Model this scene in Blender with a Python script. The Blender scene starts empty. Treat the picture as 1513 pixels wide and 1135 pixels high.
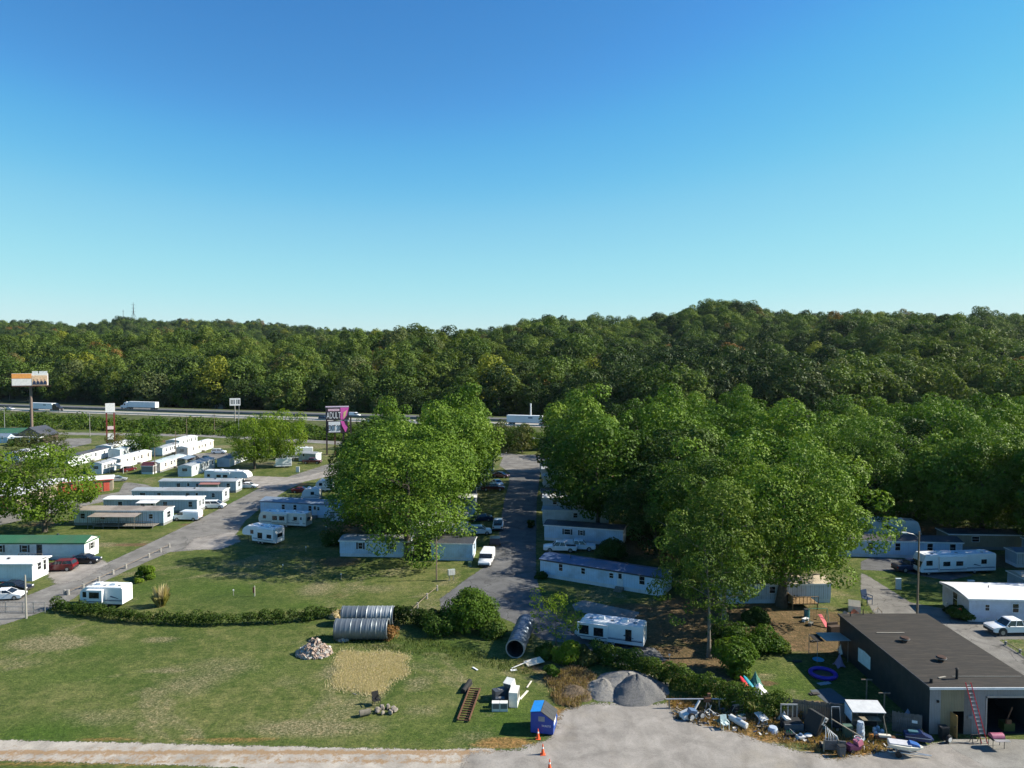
import bpy, math, random
import numpy as np
from mathutils import Vector, Matrix
PI = math.pi
rnd = random.Random(7)
sc = bpy.context.scene
COL = sc.collection
# ------------------------------------------------------------------ camera
F, CX, CY, CAMH, PITCH = 1069.0, 756.5, 567.5, 35.0, math.radians(2.54)
cam = bpy.data.cameras.new('camera'); co = bpy.data.objects.new('camera', cam); COL.objects.link(co)
cam.sensor_width = 36; cam.lens = 36 * F / 1513.0
cam.clip_end = 40000; cam.clip_start = 0.5
co.location = (0, 0, CAMH); co.rotation_euler = (PI / 2 - PITCH, 0, 0)
sc.camera = co
def P(px, py, z=0.0):
    """world point on the plane z seen at a place of the photograph"""
    a = (px - CX) / F; b = -(py - CY) / F
    d = Vector((a, math.cos(PITCH) + b * math.sin(PITCH), -math.sin(PITCH) + b * math.cos(PITCH)))
    t = (z - CAMH) / d.z
    return (d.x * t, d.y * t)
# ------------------------------------------------------------------ light
SUN_AZ, SUN_EL = math.radians(5), math.radians(35)
sv = Vector((math.cos(SUN_EL) * math.cos(SUN_AZ), math.cos(SUN_EL) * math.sin(SUN_AZ), math.sin(SUN_EL)))
sl = bpy.data.lights.new('sun', 'SUN'); sl.energy = 5.0; sl.angle = math.radians(0.53); sl.color = (1, .92, .76)
so = bpy.data.objects.new('sun', sl); COL.objects.link(so); so.rotation_euler = sv.to_track_quat('Z', 'Y').to_euler(); so.location = (200, 0, 200)
w = bpy.data.worlds.new("World"); sc.world = w; w.use_nodes = True
wn = w.node_tree; bg = wn.nodes['Background']
sky = wn.nodes.new('ShaderNodeTexSky'); sky.sky_type = 'NISHITA'; sky.sun_disc = False
sky.sun_elevation = SUN_EL; sky.sun_rotation = PI / 2 - SUN_AZ
sky.altitude = 200; sky.air_density = 1.0; sky.dust_density = 0.02; sky.ozone_density = 2.2
hs = wn.nodes.new('ShaderNodeHueSaturation'); hs.inputs['Saturation'].default_value = 1.22; hs.inputs['Hue'].default_value = .497
wn.links.new(sky.outputs[0], hs.inputs['Color']); tn = wn.nodes.new('ShaderNodeMix'); tn.data_type = 'RGBA'; tn.blend_type = 'MULTIPLY'; tn.inputs[0].default_value = 1; tn.inputs[7].default_value = (.77, 1.0, 1.12, 1)
wn.links.new(hs.outputs[0], tn.inputs[6]); 
# the camera's soft shoulder on the bright lower sky
vm = wn.nodes.new('ShaderNodeVectorMath'); vm.operation = 'SCALE'; vm.inputs['Scale'].default_value = .116 * 1.464 / 3; wn.links.new(tn.outputs[2], vm.inputs[0])
rc = wn.nodes.new('ShaderNodeRGBCurve'); rc.mapping.use_clip = False
for ch, pts_ in enumerate([[(0, 0), (.107, .080), (.162, .142), (.26, .27), (.53, .44), (1, .66), (3, .9)], [(0, 0), (.332, .30), (.456, .475), (.69, .67), (.95, .78), (1.5, .88), (3, .95)], [(0, 0), (.72, .67), (.89, .81), (1.15, .865), (1.6, .90), (3, .97)]]):
    cv = rc.mapping.curves[ch]; pt = [(x / 3, y) for x, y in pts_]; cv.points[0].location = pt[0]; cv.points[1].location = pt[-1]
    for q in pt[1:-1]: cv.points.new(*q)
rc.mapping.update(); wn.links.new(vm.outputs[0], rc.inputs['Color'])
vm2 = wn.nodes.new('ShaderNodeVectorMath'); vm2.operation = 'SCALE'; vm2.inputs['Scale'].default_value = 1 / (.088 * 1.93); wn.links.new(rc.outputs[0], vm2.inputs[0])
wn.links.new(vm2.outputs[0], bg.inputs[0]); bg.inputs[1].default_value = 0.088
sc.view_settings.view_transform = 'Standard'; sc.view_settings.look = 'None'
sc.view_settings.exposure = 0.95; sc.view_settings.gamma = 1
sc.render.engine = 'CYCLES'
sc.cycles.use_denoising = True
sc.cycles.max_bounces = 6; sc.cycles.diffuse_bounces = 2; sc.cycles.glossy_bounces = 2; sc.cycles.transmission_bounces = 3
sc.cycles.transparent_max_bounces = 8; sc.cycles.caustics_reflective = False; sc.cycles.caustics_refractive = False
sc.cycles.use_adaptive_sampling = True; sc.cycles.adaptive_threshold = 0.02
# ------------------------------------------------------------------ materials
def nd(nt, t, **k):
    n = nt.nodes.new(t)
    for a, b in k.items(): setattr(n, a, b)
    return n
def lk(nt, a, b): nt.links.new(a, b)
def ramp(nt, fac, stops, interp='LINEAR'):
    r = nd(nt, 'ShaderNodeValToRGB'); cr = r.color_ramp; cr.interpolation = interp
    while len(cr.elements) < len(stops): cr.elements.new(0.5)
    for e, (p, c) in zip(cr.elements, stops):
        e.position = p; e.color = (*c, 1) if len(c) == 3 else c
    if fac is not None: lk(nt, fac, r.inputs[0])
    return r.outputs[0]
def noise(nt, vec, scale, detail=3, rough=.55, dist=0):
    n = nd(nt, 'ShaderNodeTexNoise'); n.inputs['Scale'].default_value = scale; n.inputs['Detail'].default_value = detail
    n.inputs['Roughness'].default_value = rough; n.inputs['Distortion'].default_value = dist
    if vec is not None: lk(nt, vec, n.inputs['Vector'])
    return n.outputs['Fac']
def mth(nt, op, a, b=None, c=None, clamp=False):
    n = nd(nt, 'ShaderNodeMath', operation=op); n.use_clamp = clamp
    for i, x in enumerate((a, b, c)):
        if x is None: continue
        if isinstance(x, (int, float)): n.inputs[i].default_value = x
        else: lk(nt, x, n.inputs[i])
    return n.outputs[0]
def mixc(nt, fac, a, b, mode='MIX'):
    n = nd(nt, 'ShaderNodeMix', data_type='RGBA', blend_type=mode)
    for s, x in (('Factor', fac), ('A', a), ('B', b)):
        i = [q for q in n.inputs if q.name == s and q.type == ('VALUE' if s == 'Factor' else 'RGBA')][0]
        if isinstance(x, (int, float)): i.default_value = x
        elif isinstance(x, tuple): i.default_value = (*x, 1)
        else: lk(nt, x, i)
    return [o for o in n.outputs if o.type == 'RGBA'][0]
def newmat(name):
    m = bpy.data.materials.new(name); m.use_nodes = True
    nt = m.node_tree; b = nt.nodes['Principled BSDF']
    return m, nt, b
MATS = {}
def M(name, col=None, rough=.6, metal=0.0, var=.12, scale=2.0, bump=0.0, rib=None, ribdark=.25, dirt=0.0, spec=.4):
    """surface colour with uneven wear; rib=(axis, spacing) adds raised ribs or plank joints"""
    if name in MATS: return MATS[name]
    if max(col) < .5: col = tuple(q * .77 for q in col)
    m, nt, b = newmat(name); MATS[name] = m
    tc = nd(nt, 'ShaderNodeTexCoord').outputs['Object']
    n1 = noise(nt, tc, scale, 4, .6)
    lo = tuple(max(0, c * (1 - var)) for c in col); hi = tuple(min(1, c * (1 + var)) for c in col)
    c = ramp(nt, n1, [(.3, lo), (.7, hi)])
    if dirt:
        n2 = noise(nt, tc, scale * .35, 5, .7)
        f = mth(nt, 'MULTIPLY', ramp(nt, n2, [(.48, (0, 0, 0)), (.72, (1, 1, 1))]), dirt)
        c = mixc(nt, f, c, (.16, .13, .10))
    if rib:
        ax, sp = rib
        sx = nd(nt, 'ShaderNodeSeparateXYZ'); lk(nt, tc, sx.inputs[0])
        v = sx.outputs['XYZ'.index(ax)]
        fr = mth(nt, 'FRACT', mth(nt, 'DIVIDE', v, sp))
        tri = mth(nt, 'ABSOLUTE', mth(nt, 'SUBTRACT', fr, .5))
        g = ramp(nt, tri, [(.0, (0, 0, 0)), (.12, (1, 1, 1)), (.36, (1, 1, 1)), (.5, (.6, .6, .6))])
        c = mixc(nt, 1.0, c, mixc(nt, ribdark, (1, 1, 1), g), 'MULTIPLY')
        bp = nd(nt, 'ShaderNodeBump'); bp.inputs['Strength'].default_value = .5; bp.inputs['Distance'].default_value = .04
        lk(nt, g, bp.inputs['Height']); lk(nt, bp.outputs[0], b.inputs['Normal'])
    elif bump:
        bp = nd(nt, 'ShaderNodeBump'); bp.inputs['Strength'].default_value = bump; bp.inputs['Distance'].default_value = .05
        lk(nt, noise(nt, tc, scale * 6, 4, .7), bp.inputs['Height']); lk(nt, bp.outputs[0], b.inputs['Normal'])
    lk(nt, c, b.inputs['Base Color'])
    lk(nt, ramp(nt, noise(nt, tc, scale * 3, 2), [(0, (rough * .8,) * 3), (1, (min(1, rough * 1.2),) * 3)]), b.inputs['Roughness'])
    b.inputs['Metallic'].default_value = metal; b.inputs['Specular IOR Level'].default_value = spec
    return m
def paint(name, col, rough=.3):
    if name in MATS: return MATS[name]
    m = M(name, col, rough, .0, .06, 1.2, spec=.5)
    b = m.node_tree.nodes['Principled BSDF']; b.inputs['Coat Weight'].default_value = .35; b.inputs['Coat Roughness'].default_value = .12
    return m
def glassm(name='window_glass', col=(.02, .025, .03)):
    if name in MATS: return MATS[name]
    return M(name, col, .12, 0, .4, 1.5, spec=.7)
# ------------------------------------------------------------------ mesh helper
class MB:
    def __init__(s): s.v = []; s.f = []; s.mi = []; s.cur = 0
    def mat(s, i): s.cur = i; return s
    def add(s, vs, fs):
        o = len(s.v); s.v += [tuple(v) for v in vs]
        for f in fs: s.f.append([o + i for i in f]); s.mi.append(s.cur)
        return s
    def box(s, x0, y0, z0, x1, y1, z1, R=None, c=(0, 0, 0)):
        vs = [Vector(p) for p in ((x0, y0, z0), (x1, y0, z0), (x1, y1, z0), (x0, y1, z0), (x0, y0, z1), (x1, y0, z1), (x1, y1, z1), (x0, y1, z1))]
        if R is not None: vs = [R @ v + Vector(c) for v in vs]
        return s.add(vs, [(0, 3, 2, 1), (4, 5, 6, 7), (0, 1, 5, 4), (1, 2, 6, 5), (2, 3, 7, 6), (3, 0, 4, 7)])
    def cbox(s, c, size, rot=(0, 0, 0)):
        from mathutils import Euler
        R = Euler(rot).to_matrix(); h = [q / 2 for q in size]
        return s.box(-h[0], -h[1], -h[2], h[0], h[1], h[2], R, c)
    def tube(s, p0, p1, r0, r1=None, n=8, caps=True):
        p0 = Vector(p0); p1 = Vector(p1); r1 = r0 if r1 is None else r1
        d = (p1 - p0).normalized(); a = d.orthogonal().normalized(); b = d.cross(a)
        vs = []
        for p, r in ((p0, r0), (p1, r1)):
            for i in range(n):
                t = 2 * PI * i / n; vs.append(p + (a * math.cos(t) + b * math.sin(t)) * r)
        fs = [(i, (i + 1) % n, n + (i + 1) % n, n + i) for i in range(n)]
        if caps: fs += [tuple(range(n - 1, -1, -1)), tuple(range(n, 2 * n))]
        return s.add(vs, fs)
    def path(s, pts, rs, n=6):
        for i in range(len(pts) - 1): s.tube(pts[i], pts[i + 1], rs[i], rs[i + 1], n)
        return s
    def prism(s, prof, axis, a0, a1, scale1=None):
        """extrude a closed outline [(u,w)] (w up) along an axis: 'y' -> u is x, 'x' -> u is y, 'z' -> (x,y)"""
        n = len(prof); vs = []
        for a in (a0, a1):
            for u, w_ in prof:
                vs.append({'y': (u, a, w_), 'x': (a, u, w_), 'z': (u, w_, a)}[axis])
        fs = [(i, (i + 1) % n, n + (i + 1) % n, n + i) for i in range(n)] + [tuple(range(n - 1, -1, -1)), tuple(range(n, 2 * n))]
        return s.add(vs, fs)
    def loft(s, secs, close=True, caps=True):
        n = len(secs[0]); vs = [p for q in secs for p in q]; fs = []
        for k in range(len(secs) - 1):
            for i in range(n if close else n - 1):
                j = (i + 1) % n; fs.append((k * n + i, k * n + j, (k + 1) * n + j, (k + 1) * n + i))
        if caps: fs += [tuple(range(n - 1, -1, -1)), tuple((len(secs) - 1) * n + i for i in range(n))]
        return s.add(vs, fs)
    def ball(s, c, r, n=8, m=6, jit=0, rg=None):
        rx, ry, rz = (r, r, r) if isinstance(r, (int, float)) else r
        secs = []
        for k in range(1, m):
            t = PI * k / m
            secs.append([(c[0] + rx * math.sin(t) * math.cos(2 * PI * i / n) * (1 + (rg.uniform(-jit, jit) if jit else 0)),
                          c[1] + ry * math.sin(t) * math.sin(2 * PI * i / n) * (1 + (rg.uniform(-jit, jit) if jit else 0)), c[2] - rz * math.cos(t)) for i in range(n)])
        return s.loft(secs)
    def ring(s, c, R, r, n=20, m=8, sc_=(1, 1)):
        vs = []; fs = []
        for i in range(n):
            t = 2 * PI * i / n
            for j in range(m):
                q = 2 * PI * j / m
                vs.append((c[0] + (R + r * math.cos(q)) * math.cos(t) * sc_[0], c[1] + (R + r * math.cos(q)) * math.sin(t) * sc_[1], c[2] + r * math.sin(q)))
        for i in range(n):
            for j in range(m):
                fs.append((i * m + j, ((i + 1) % n) * m + j, ((i + 1) % n) * m + (j + 1) % m, i * m + (j + 1) % m))
        return s.add(vs, fs)
    def mesh(s, name, mats, smooth=False):
        me = bpy.data.meshes.new(name); me.from_pydata(s.v, [], s.f)
        for m in (mats if isinstance(mats, (list, tuple)) else [mats]): me.materials.append(m)
        me.polygons.foreach_set('material_index', s.mi)
        if smooth: me.polygons.foreach_set('use_smooth', [True] * len(me.polygons))
        me.update(); return me
    def build(s, name, mats, parent=None, smooth=False, loc=None, rz=0):
        me = s.mesh(name, mats, smooth)
        if smooth:
            try: me.set_sharp_from_angle(angle=math.radians(40))
            except Exception: pass
        return link(name, me, parent, loc, rz)
def link(name, me, parent=None, loc=None, rz=0):
    o = bpy.data.objects.new(name, me); COL.objects.link(o)
    if parent is not None: o.parent = parent
    if loc is not None: o.location = loc
    if rz: o.rotation_euler = (0, 0, rz)
    return o
def tag(o, label, cat=None, group=None):
    o['label'] = label
    if cat: o['category'] = cat
    if group: o['group'] = group
    return o
def thing(name, label, cat, loc=(0, 0, 0), rz=0, group=None):
    o = bpy.data.objects.new(name, None); COL.objects.link(o)
    o.empty_display_size = .5
    o.location = (loc[0], loc[1], loc[2] if len(loc) > 2 else 0); o.rotation_euler = (0, 0, rz)
    return tag(o, label, cat, group)
def kind(o, k): o['kind'] = k; return o
def npmesh(name, V, Fq, mats, attrs=None, smooth=False):
    """fast mesh of quads or triangles from numpy arrays"""
    me = bpy.data.meshes.new(name); V = np.asarray(V, np.float32); Fq = np.asarray(Fq, np.int32); k = Fq.shape[1]
    me.vertices.add(len(V)); me.vertices.foreach_set('co', V.ravel())
    me.loops.add(Fq.size); me.loops.foreach_set('vertex_index', Fq.ravel())
    me.polygons.add(len(Fq)); me.polygons.foreach_set('loop_start', np.arange(0, Fq.size, k, dtype=np.int32))
    if smooth: me.polygons.foreach_set('use_smooth', np.ones(len(Fq), bool))
    for m in mats: me.materials.append(m)
    me.update(calc_edges=True)
    for a, arr in (attrs or {}).items():
        at = me.attributes.new(a, 'FLOAT', 'POINT'); at.data.foreach_set('value', np.asarray(arr, np.float32).ravel())
    return me
def join_np(name, base, mats):
    """append meshes: list of (V,F,matindex,tint) with quads"""
    Vs = []; Fs = []; Ms = []; T = []; o = 0
    for V, Fq, mi, t in base:
        Vs.append(V); Fs.append(Fq + o); Ms.append(np.full(len(Fq), mi)); T.append(t); o += len(V)
    me = npmesh(name, np.concatenate(Vs), np.concatenate(Fs), mats, {'tint': np.concatenate(T)})
    me.polygons.foreach_set('material_index', np.concatenate(Ms).astype(np.int32)); me.update()
    return me
# ------------------------------------------------------------------ foliage
def leafmat(name, stops, rare=None, trans=.3):
    m, nt, b = newmat(name); stops = [(p_, tuple(q * .84 for q in c_)) for p_, c_ in stops]
    at = nd(nt, 'ShaderNodeAttribute', attribute_name='tint').outputs['Fac']
    oi = nd(nt, 'ShaderNodeObjectInfo').outputs['Random']
    geo = nd(nt, 'ShaderNodeNewGeometry')
    v = mth(nt, 'ADD', mth(nt, 'MULTIPLY', at, .55), mth(nt, 'MULTIPLY', oi, .45))
    c = ramp(nt, v, stops)
    if rare:
        r2 = mth(nt, 'FRACT', mth(nt, 'MULTIPLY', oi, 37.31))
        for lo, hi, cc in rare:
            f = mth(nt, 'MULTIPLY', mth(nt, 'GREATER_THAN', r2, lo), mth(nt, 'LESS_THAN', r2, hi))
            c = mixc(nt, mth(nt, 'MULTIPLY', f, .75), c, cc)
    lk(nt, c, b.inputs['Base Color']); b.inputs['Roughness'].default_value = .55; b.inputs['Specular IOR Level'].default_value = .1
    tr = nd(nt, 'ShaderNodeBsdfTranslucent'); lk(nt, mixc(nt, 1.0, c, (1.0, 1.15, .5), 'MULTIPLY'), tr.inputs[0])
    mx = nd(nt, 'ShaderNodeMixShader'); mx.inputs[0].default_value = trans
    lk(nt, b.outputs[0], mx.inputs[1]); lk(nt, tr.outputs[0], mx.inputs[2]); lk(nt, mx.outputs[0], nt.nodes['Material Output'].inputs[0])
    return m
def cards(Pn, Nn, size, rg, aspect=.7, tint=None):
    n = len(Pn); a = rg.normal(size=(n, 3)); t = np.cross(Nn, a); t /= np.linalg.norm(t, axis=1, keepdims=True) + 1e-9
    b = np.cross(Nn, t); b /= np.linalg.norm(b, axis=1, keepdims=True) + 1e-9
    s = (np.asarray(size) * rg.uniform(.6, 1.35, n))[:, None] * .5
    u = t * s; w_ = b * s * aspect
    bend = Nn * s * .35
    V = np.stack([Pn - u, Pn - w_ + bend, Pn + u, Pn + w_ + bend], 1).reshape(-1, 3)
    Fq = np.arange(4 * n).reshape(n, 4)
    if tint is None: tint = rg.uniform(0, 1, n)
    return V, Fq, np.repeat(tint, 4)
def tube_np(p0, p1, r0, r1, n=6):
    mb = MB(); mb.tube(p0, p1, r0, r1, n, False)
    return np.array(mb.v, float), np.array(mb.f, int)
def unit(a): return a / (np.linalg.norm(a, axis=1, keepdims=True) + 1e-9)
def crown_points(seed, R, z0, z1, nl, lr, per, shape='round', gap=.0, flat=1.0, tier=True):
    """lobes of leaves spread over an uneven crown envelope; returns leaf points, normals, tint, lobe centres"""
    rg = np.random.default_rng(seed); H = (z1 - z0) / 2; zc = (z0 + z1) / 2
    k = np.arange(nl) + .5; ph = np.arccos(1 - 2 * k / nl); th = PI * (1 + 5 ** .5) * k + rg.uniform(0, 6)
    D = np.stack([np.cos(th) * np.sin(ph), np.sin(th) * np.sin(ph), np.cos(ph)], 1) + rg.normal(0, .12, (nl, 3)); D = unit(D)
    lump = 1 + .13 * np.sin(3 * th + rg.uniform(0, 6)) * np.sin(2 * ph) + rg.normal(0, .07, nl)
    rad = rg.uniform(.74, 1.0, nl) * lump if not tier else np.where(rg.uniform(size=nl) < .62, rg.uniform(.86, 1.0, nl), rg.uniform(.52, .8, nl)) * lump
    if shape == 'tall': wz = 1 - .25 * np.clip(D[:, 2], 0, 1)
    elif shape == 'dome': wz = np.where(D[:, 2] < 0, 1.02, 1 - .05 * D[:, 2])
    else: wz = np.ones(nl)
    C = np.stack([D[:, 0] * R * rad * wz, D[:, 1] * R * rad * wz, zc + D[:, 2] * H * rad * .93], 1)
    inn = rg.uniform(size=nl) < .22; C[inn, :2] *= .62
    C[inn, 2] = zc + (C[inn, 2] - zc) * .7
    keep = rg.uniform(size=nl) > gap; C = C[keep]; D = D[keep]; nl = len(C)
    LR = lr * rg.uniform(.55, 1.3, nl); LT = rg.uniform(0, 1, nl)
    Ps = []; Ns = []; Ts = []
    for i in range(nl):
        m = int(per * (LR[i] / lr) ** 2)
        d = unit(rg.normal(size=(m, 3))); d = d[(d @ D[i] > -.45)]
        r = LR[i] * (1 - np.abs(rg.normal(0, .11, len(d)))) * (1 + .18 * np.sin(5 * d[:, 0] + i) * np.sin(5 * d[:, 1] + 2 * i) * np.sin(4 * d[:, 2]))
        p = C[i] + d * r[:, None] * np.array([1, 1, .8 * flat])
        nn = unit(d * .9 + rg.normal(0, .36, d.shape) + np.array([.0, 0, .34]))
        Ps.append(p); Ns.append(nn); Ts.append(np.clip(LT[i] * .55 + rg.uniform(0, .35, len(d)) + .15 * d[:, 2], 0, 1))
    return np.concatenate(Ps), np.concatenate(Ns), np.concatenate(Ts), C, rg
def make_tree_meshes(name, seed, R, z0, z1, nl, lr, per, leaf, lm, bm, trunk_r, shape='round', gap=0, limbs=10, aspect=.7, single=False, flat=1.0, lean=0):
    Pn, Nn, T, C, rg = crown_points(seed, R, z0, z1, nl, lr, per, shape, gap, flat, not single)
    if lean: Pn[:, 0] += lean * (Pn[:, 2] - z0) / (z1 - z0)
    V, Fq, tt = cards(Pn, Nn, leaf, rg, aspect, T)
    br = []
    top = z0 + (z1 - z0) * .72
    k = 6; pts = [np.array([0, 0, -.3])]
    for i in range(1, k + 1): pts.append(np.array([rg.normal(0, .02 * R * i / k) + lean * max(0, (i / k - .3)), rg.normal(0, .02 * R), top * i / k]))
    def rad(z): return trunk_r * (1.35 if z < .3 else 1) * max(.12, 1 - z / (top * 1.08))
    for i in range(k): br.append(tube_np(pts[i], pts[i + 1], rad(pts[i][2]), rad(pts[i + 1][2]), 8 if not single else 5))
    idx = rg.permutation(len(C))[:limbs]
    for j in idx:
        c = C[j]; zs = np.clip(c[2] - .45 * np.hypot(c[0], c[1]), z0 * .75, top * .9); a = np.array([0, 0, zs])
        i = min(k - 1, int(zs / top * k)); a = pts[i] + (pts[i + 1] - pts[i]) * (zs / top * k - i)
        mid = (a + c) / 2 + rg.normal(0, .03 * R, 3) + np.array([0, 0, .05 * R]); rr = rad(zs) * .45
        br.append(tube_np(a, mid, rr, rr * .65, 5)); br.append(tube_np(mid, a + (c - a) * .97, rr * .65, rr * .2, 4))
    if single:
        base = [(V, Fq, 0, tt)] + [(v, f, 1, np.zeros(len(v))) for v, f in br]
        return join_np(name, base, [lm, bm])
    cr = npmesh(name + '_crown', V, Fq, [lm], {'tint': tt})
    tr = join_np(name + '_trunk', [(v, f, 0, np.zeros(len(v))) for v, f in br], [bm])
    return cr, tr
G1 = [(.0, (.018, .042, .008)), (.35, (.040, .085, .013)), (.65, (.075, .145, .020)), (1, (.135, .215, .028))]
LEAF_OAK = leafmat('leaf_oak', [(.0, (.032, .068, .010)), (.4, (.092, .172, .020)), (.75, (.17, .265, .034)), (1, (.25, .33, .045))], trans=.2)
LEAF_DARK = leafmat('leaf_dark', [(.0, (.018, .040, .009)), (.5, (.045, .085, .016)), (1, (.09, .14, .026))], trans=.15)
LEAF_ASH = leafmat('leaf_ash', [(.0, (.032, .064, .012)), (.5, (.092, .155, .024)), (1, (.19, .25, .036))], trans=.2)
LEAF_LIME = leafmat('leaf_lime', [(.0, (.07, .12, .016)), (.5, (.15, .24, .024)), (1, (.30, .36, .035))], trans=.4)
LEAF_OLIVE = leafmat('leaf_olive', [(.0, (.045, .06, .022)), (.5, (.10, .12, .035)), (1, (.2, .17, .05))])
LEAF_HILL = leafmat('leaf_hill', [(.0, (.038, .070, .016)), (.3, (.076, .128, .026)), (.55, (.122, .182, .036)), (.8, (.18, .235, .048)), (1, (.25, .29, .058))],
                    rare=[(.0, .045, (.24, .25, .03)), (.045, .075, (.15, .11, .045)), (.075, .088, (.22, .10, .035)), (.5, .56, (.12, .14, .06))], trans=.25)
LEAF_BUSH = leafmat('leaf_bush', [(.0, (.03, .075, .01)), (.5, (.08, .15, .018)), (1, (.17, .24, .03))], trans=.3)
LEAF_VINE = leafmat('leaf_vine', [(.0, (.03, .06, .012)), (.5, (.07, .13, .02)), (1, (.16, .2, .035))], trans=.3)
LEAF_HEDGE = leafmat('leaf_hedge', [(.0, (.016, .034, .006)), (.5, (.045, .085, .012)), (1, (.11, .15, .022))], trans=.1)
LEAF_RUST = leafmat('leaf_rust', [(.0, (.12, .07, .03)), (.5, (.24, .13, .05)), (1, (.36, .2, .07))])
STRAW = leafmat('straw', [(.0, (.36, .27, .15)), (.5, (.60, .48, .28)), (1, (.78, .66, .44))], trans=.3)
LEAF_HILL_SHADE = leafmat('leaf_hill_dark_shade', [(.0, (.018, .038, .012)), (.5, (.042, .075, .02)), (1, (.08, .12, .03))], trans=.2)  # darker copy of the hill leaf, slope shade put into its colour
LEAF_HILL_LIT = leafmat('leaf_hill_pale_lit', [(.0, (.06, .10, .02)), (.5, (.12, .165, .03)), (1, (.21, .24, .05))], trans=.3)  # paler copy of the hill leaf, sunlight on slopes put into its colour
BARK = M('bark', (.10, .085, .065), .9, 0, .35, 3, bump=.8)
BARKP = M('bark_pale', (.21, .19, .155), .9, 0, .35, 3, bump=.6)
# ------------------------------------------------------------------ ground
def blobs(X, Y, lst):
    """lst of (px,py,rx,ry,strength) in photograph place and metres"""
    a = np.zeros_like(X)
    for px, py, rx, ry, s in lst:
        cx, cy = P(px, py)
        a = np.maximum(a, s * np.exp(-(((X - cx) / rx) ** 2 + ((Y - cy) / ry) ** 2)))
    return a
def spaced(a, b, far, d0, g):
    xs = list(np.arange(a, b + .01, d0)); d = d0
    while xs[-1] < far: d *= g; xs.append(xs[-1] + d)
    return xs
xs = spaced(0, 130, 9000, 1.0, 1.09); xs = [-x for x in xs[:0:-1]] + xs
ys = spaced(38, 250, 12000, 1.0, 1.07); ys = [-4000, -800, -100, 0, 20, 30] + ys
Xg, Yg = np.meshgrid(np.array(xs), np.array(ys)); ny_, nx_ = Xg.shape
def gz(X, Y):
    return np.zeros_like(X)
idx = np.arange(nx_ * ny_).reshape(ny_, nx_)
Fg = np.stack([idx[:-1, :-1], idx[:-1, 1:], idx[1:, 1:], idx[1:, :-1]], -1).reshape(-1, 4)
Vg = np.stack([Xg, Yg, gz(Xg, Yg)], -1).reshape(-1, 3)
dry = blobs(Xg, Yg, [(75, 950, 6, 3, .9), (240, 945, 3.5, 1.2, .7), (330, 985, 7, 4, .55), (280, 1010, 5, 4, .6), (150, 1060, 7, 3, .5), (460, 1075, 9, 2.2, .75), (420, 1010, 6, 5, .4),
    (620, 1050, 3, 2, .55), (620, 1010, 2.2, 3, .6), (540, 990, 4.6, 3.6, 1.25), (700, 1090, 4, 2, .5), (30, 980, 6, 2, .5), (450, 950, 5, 1.2, .5), (560, 955, 5, 1.0, .6), (350, 905, 5, 2, .3), (470, 870, 4, 5, .7),
    (560, 870, 5, 3, .55), (400, 685, 10, 6, .8), (440, 660, 20, 10, .8), (330, 660, 12, 7, .7), (230, 740, 4, 2, .6), (150, 805, 8, 2, .8), (1130, 1000, 2, 1, .8), (60, 640, 20, 5, .6), (290, 690, 8, 3, .3),
    (700, 730, 3, 14, .6), (1150, 880, 6, 4, .6), (1200, 955, 5, 3, .8), (1440, 790, 10, 5, .8), (1100, 870, 8, 5, .8), (600, 760, 12, 12, .6), (250, 990, 4, 1.2, .7), (520, 940, 3, 1, .5), (860, 1050, 3, 1.5, .6)])
bare = blobs(Xg, Yg, [(1010, 975, 6, 5, 1), (1040, 1000, 4, 3, .9), (1195, 945, 6, 5, 1), (940, 940, 7, 4, .8), (1230, 930, 5, 4, .9), (1000, 920, 11, 6, 1), (1160, 915, 11, 5, 1), (1080, 895, 12, 6, 1), (1050, 940, 6, 5, .9), (1120, 935, 5, 4, .9), (930, 900, 6, 3, .75), (1130, 1010, 1.6, .8, .95), (540, 775, 12, 14, .65), (500, 830, 5, 4, .7),
    (600, 800, 14, 10, .8), (440, 845, 6, 3, .4), (500, 880, 3, 4, .4), (200, 805, 5, 1.2, .95), (840, 905, 3, 2, .5), (980, 800, 20, 14, .85), (1200, 780, 30, 14, .85), (1380, 790, 25, 8, .9), (1500, 830, 15, 5, .85),
    (1000, 700, 30, 30, .8), (1300, 700, 60, 30, .85), (60, 775, 6, 3, .6), (250, 652, 18, 4, .9), (440, 716, 4, 2, .9), (280, 775, 3, 1, .8), (840, 1000, 4, 2.5, .8), (790, 985, 3, 3, .6), (850, 975, 4, 2, .6), (1180, 1040, 9, .8, .7), (1250, 1060, 8, 2, .8)])
rust = blobs(Xg, Yg, [(1040, 1065, 4.5, 1.5, 1), (1150, 1085, 6, 1.5, 1), (1250, 1110, 4, 1.5, .9), (1010, 1045, 2, 2, .9), (745, 1098, 3.5, 1.0, .9), (830, 1060, 2, 2.5, .8), (1300, 1105, 3, 1.2, .6), (850, 1010, 2, 2, .6)])
yj = P(300, 1098)[1]
rust = np.maximum(rust, (.5 + .3 * np.sin(Xg * .31) * np.sin(Xg * .13 + 1)) * np.exp(-((Yg - (yj + .3)) / .6) ** 2) * (Xg < 2)); rust = np.maximum(rust, .5 * np.exp(-((Yg - (P(300, 1128)[1])) / .5) ** 2) * (Xg < 0))
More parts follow.
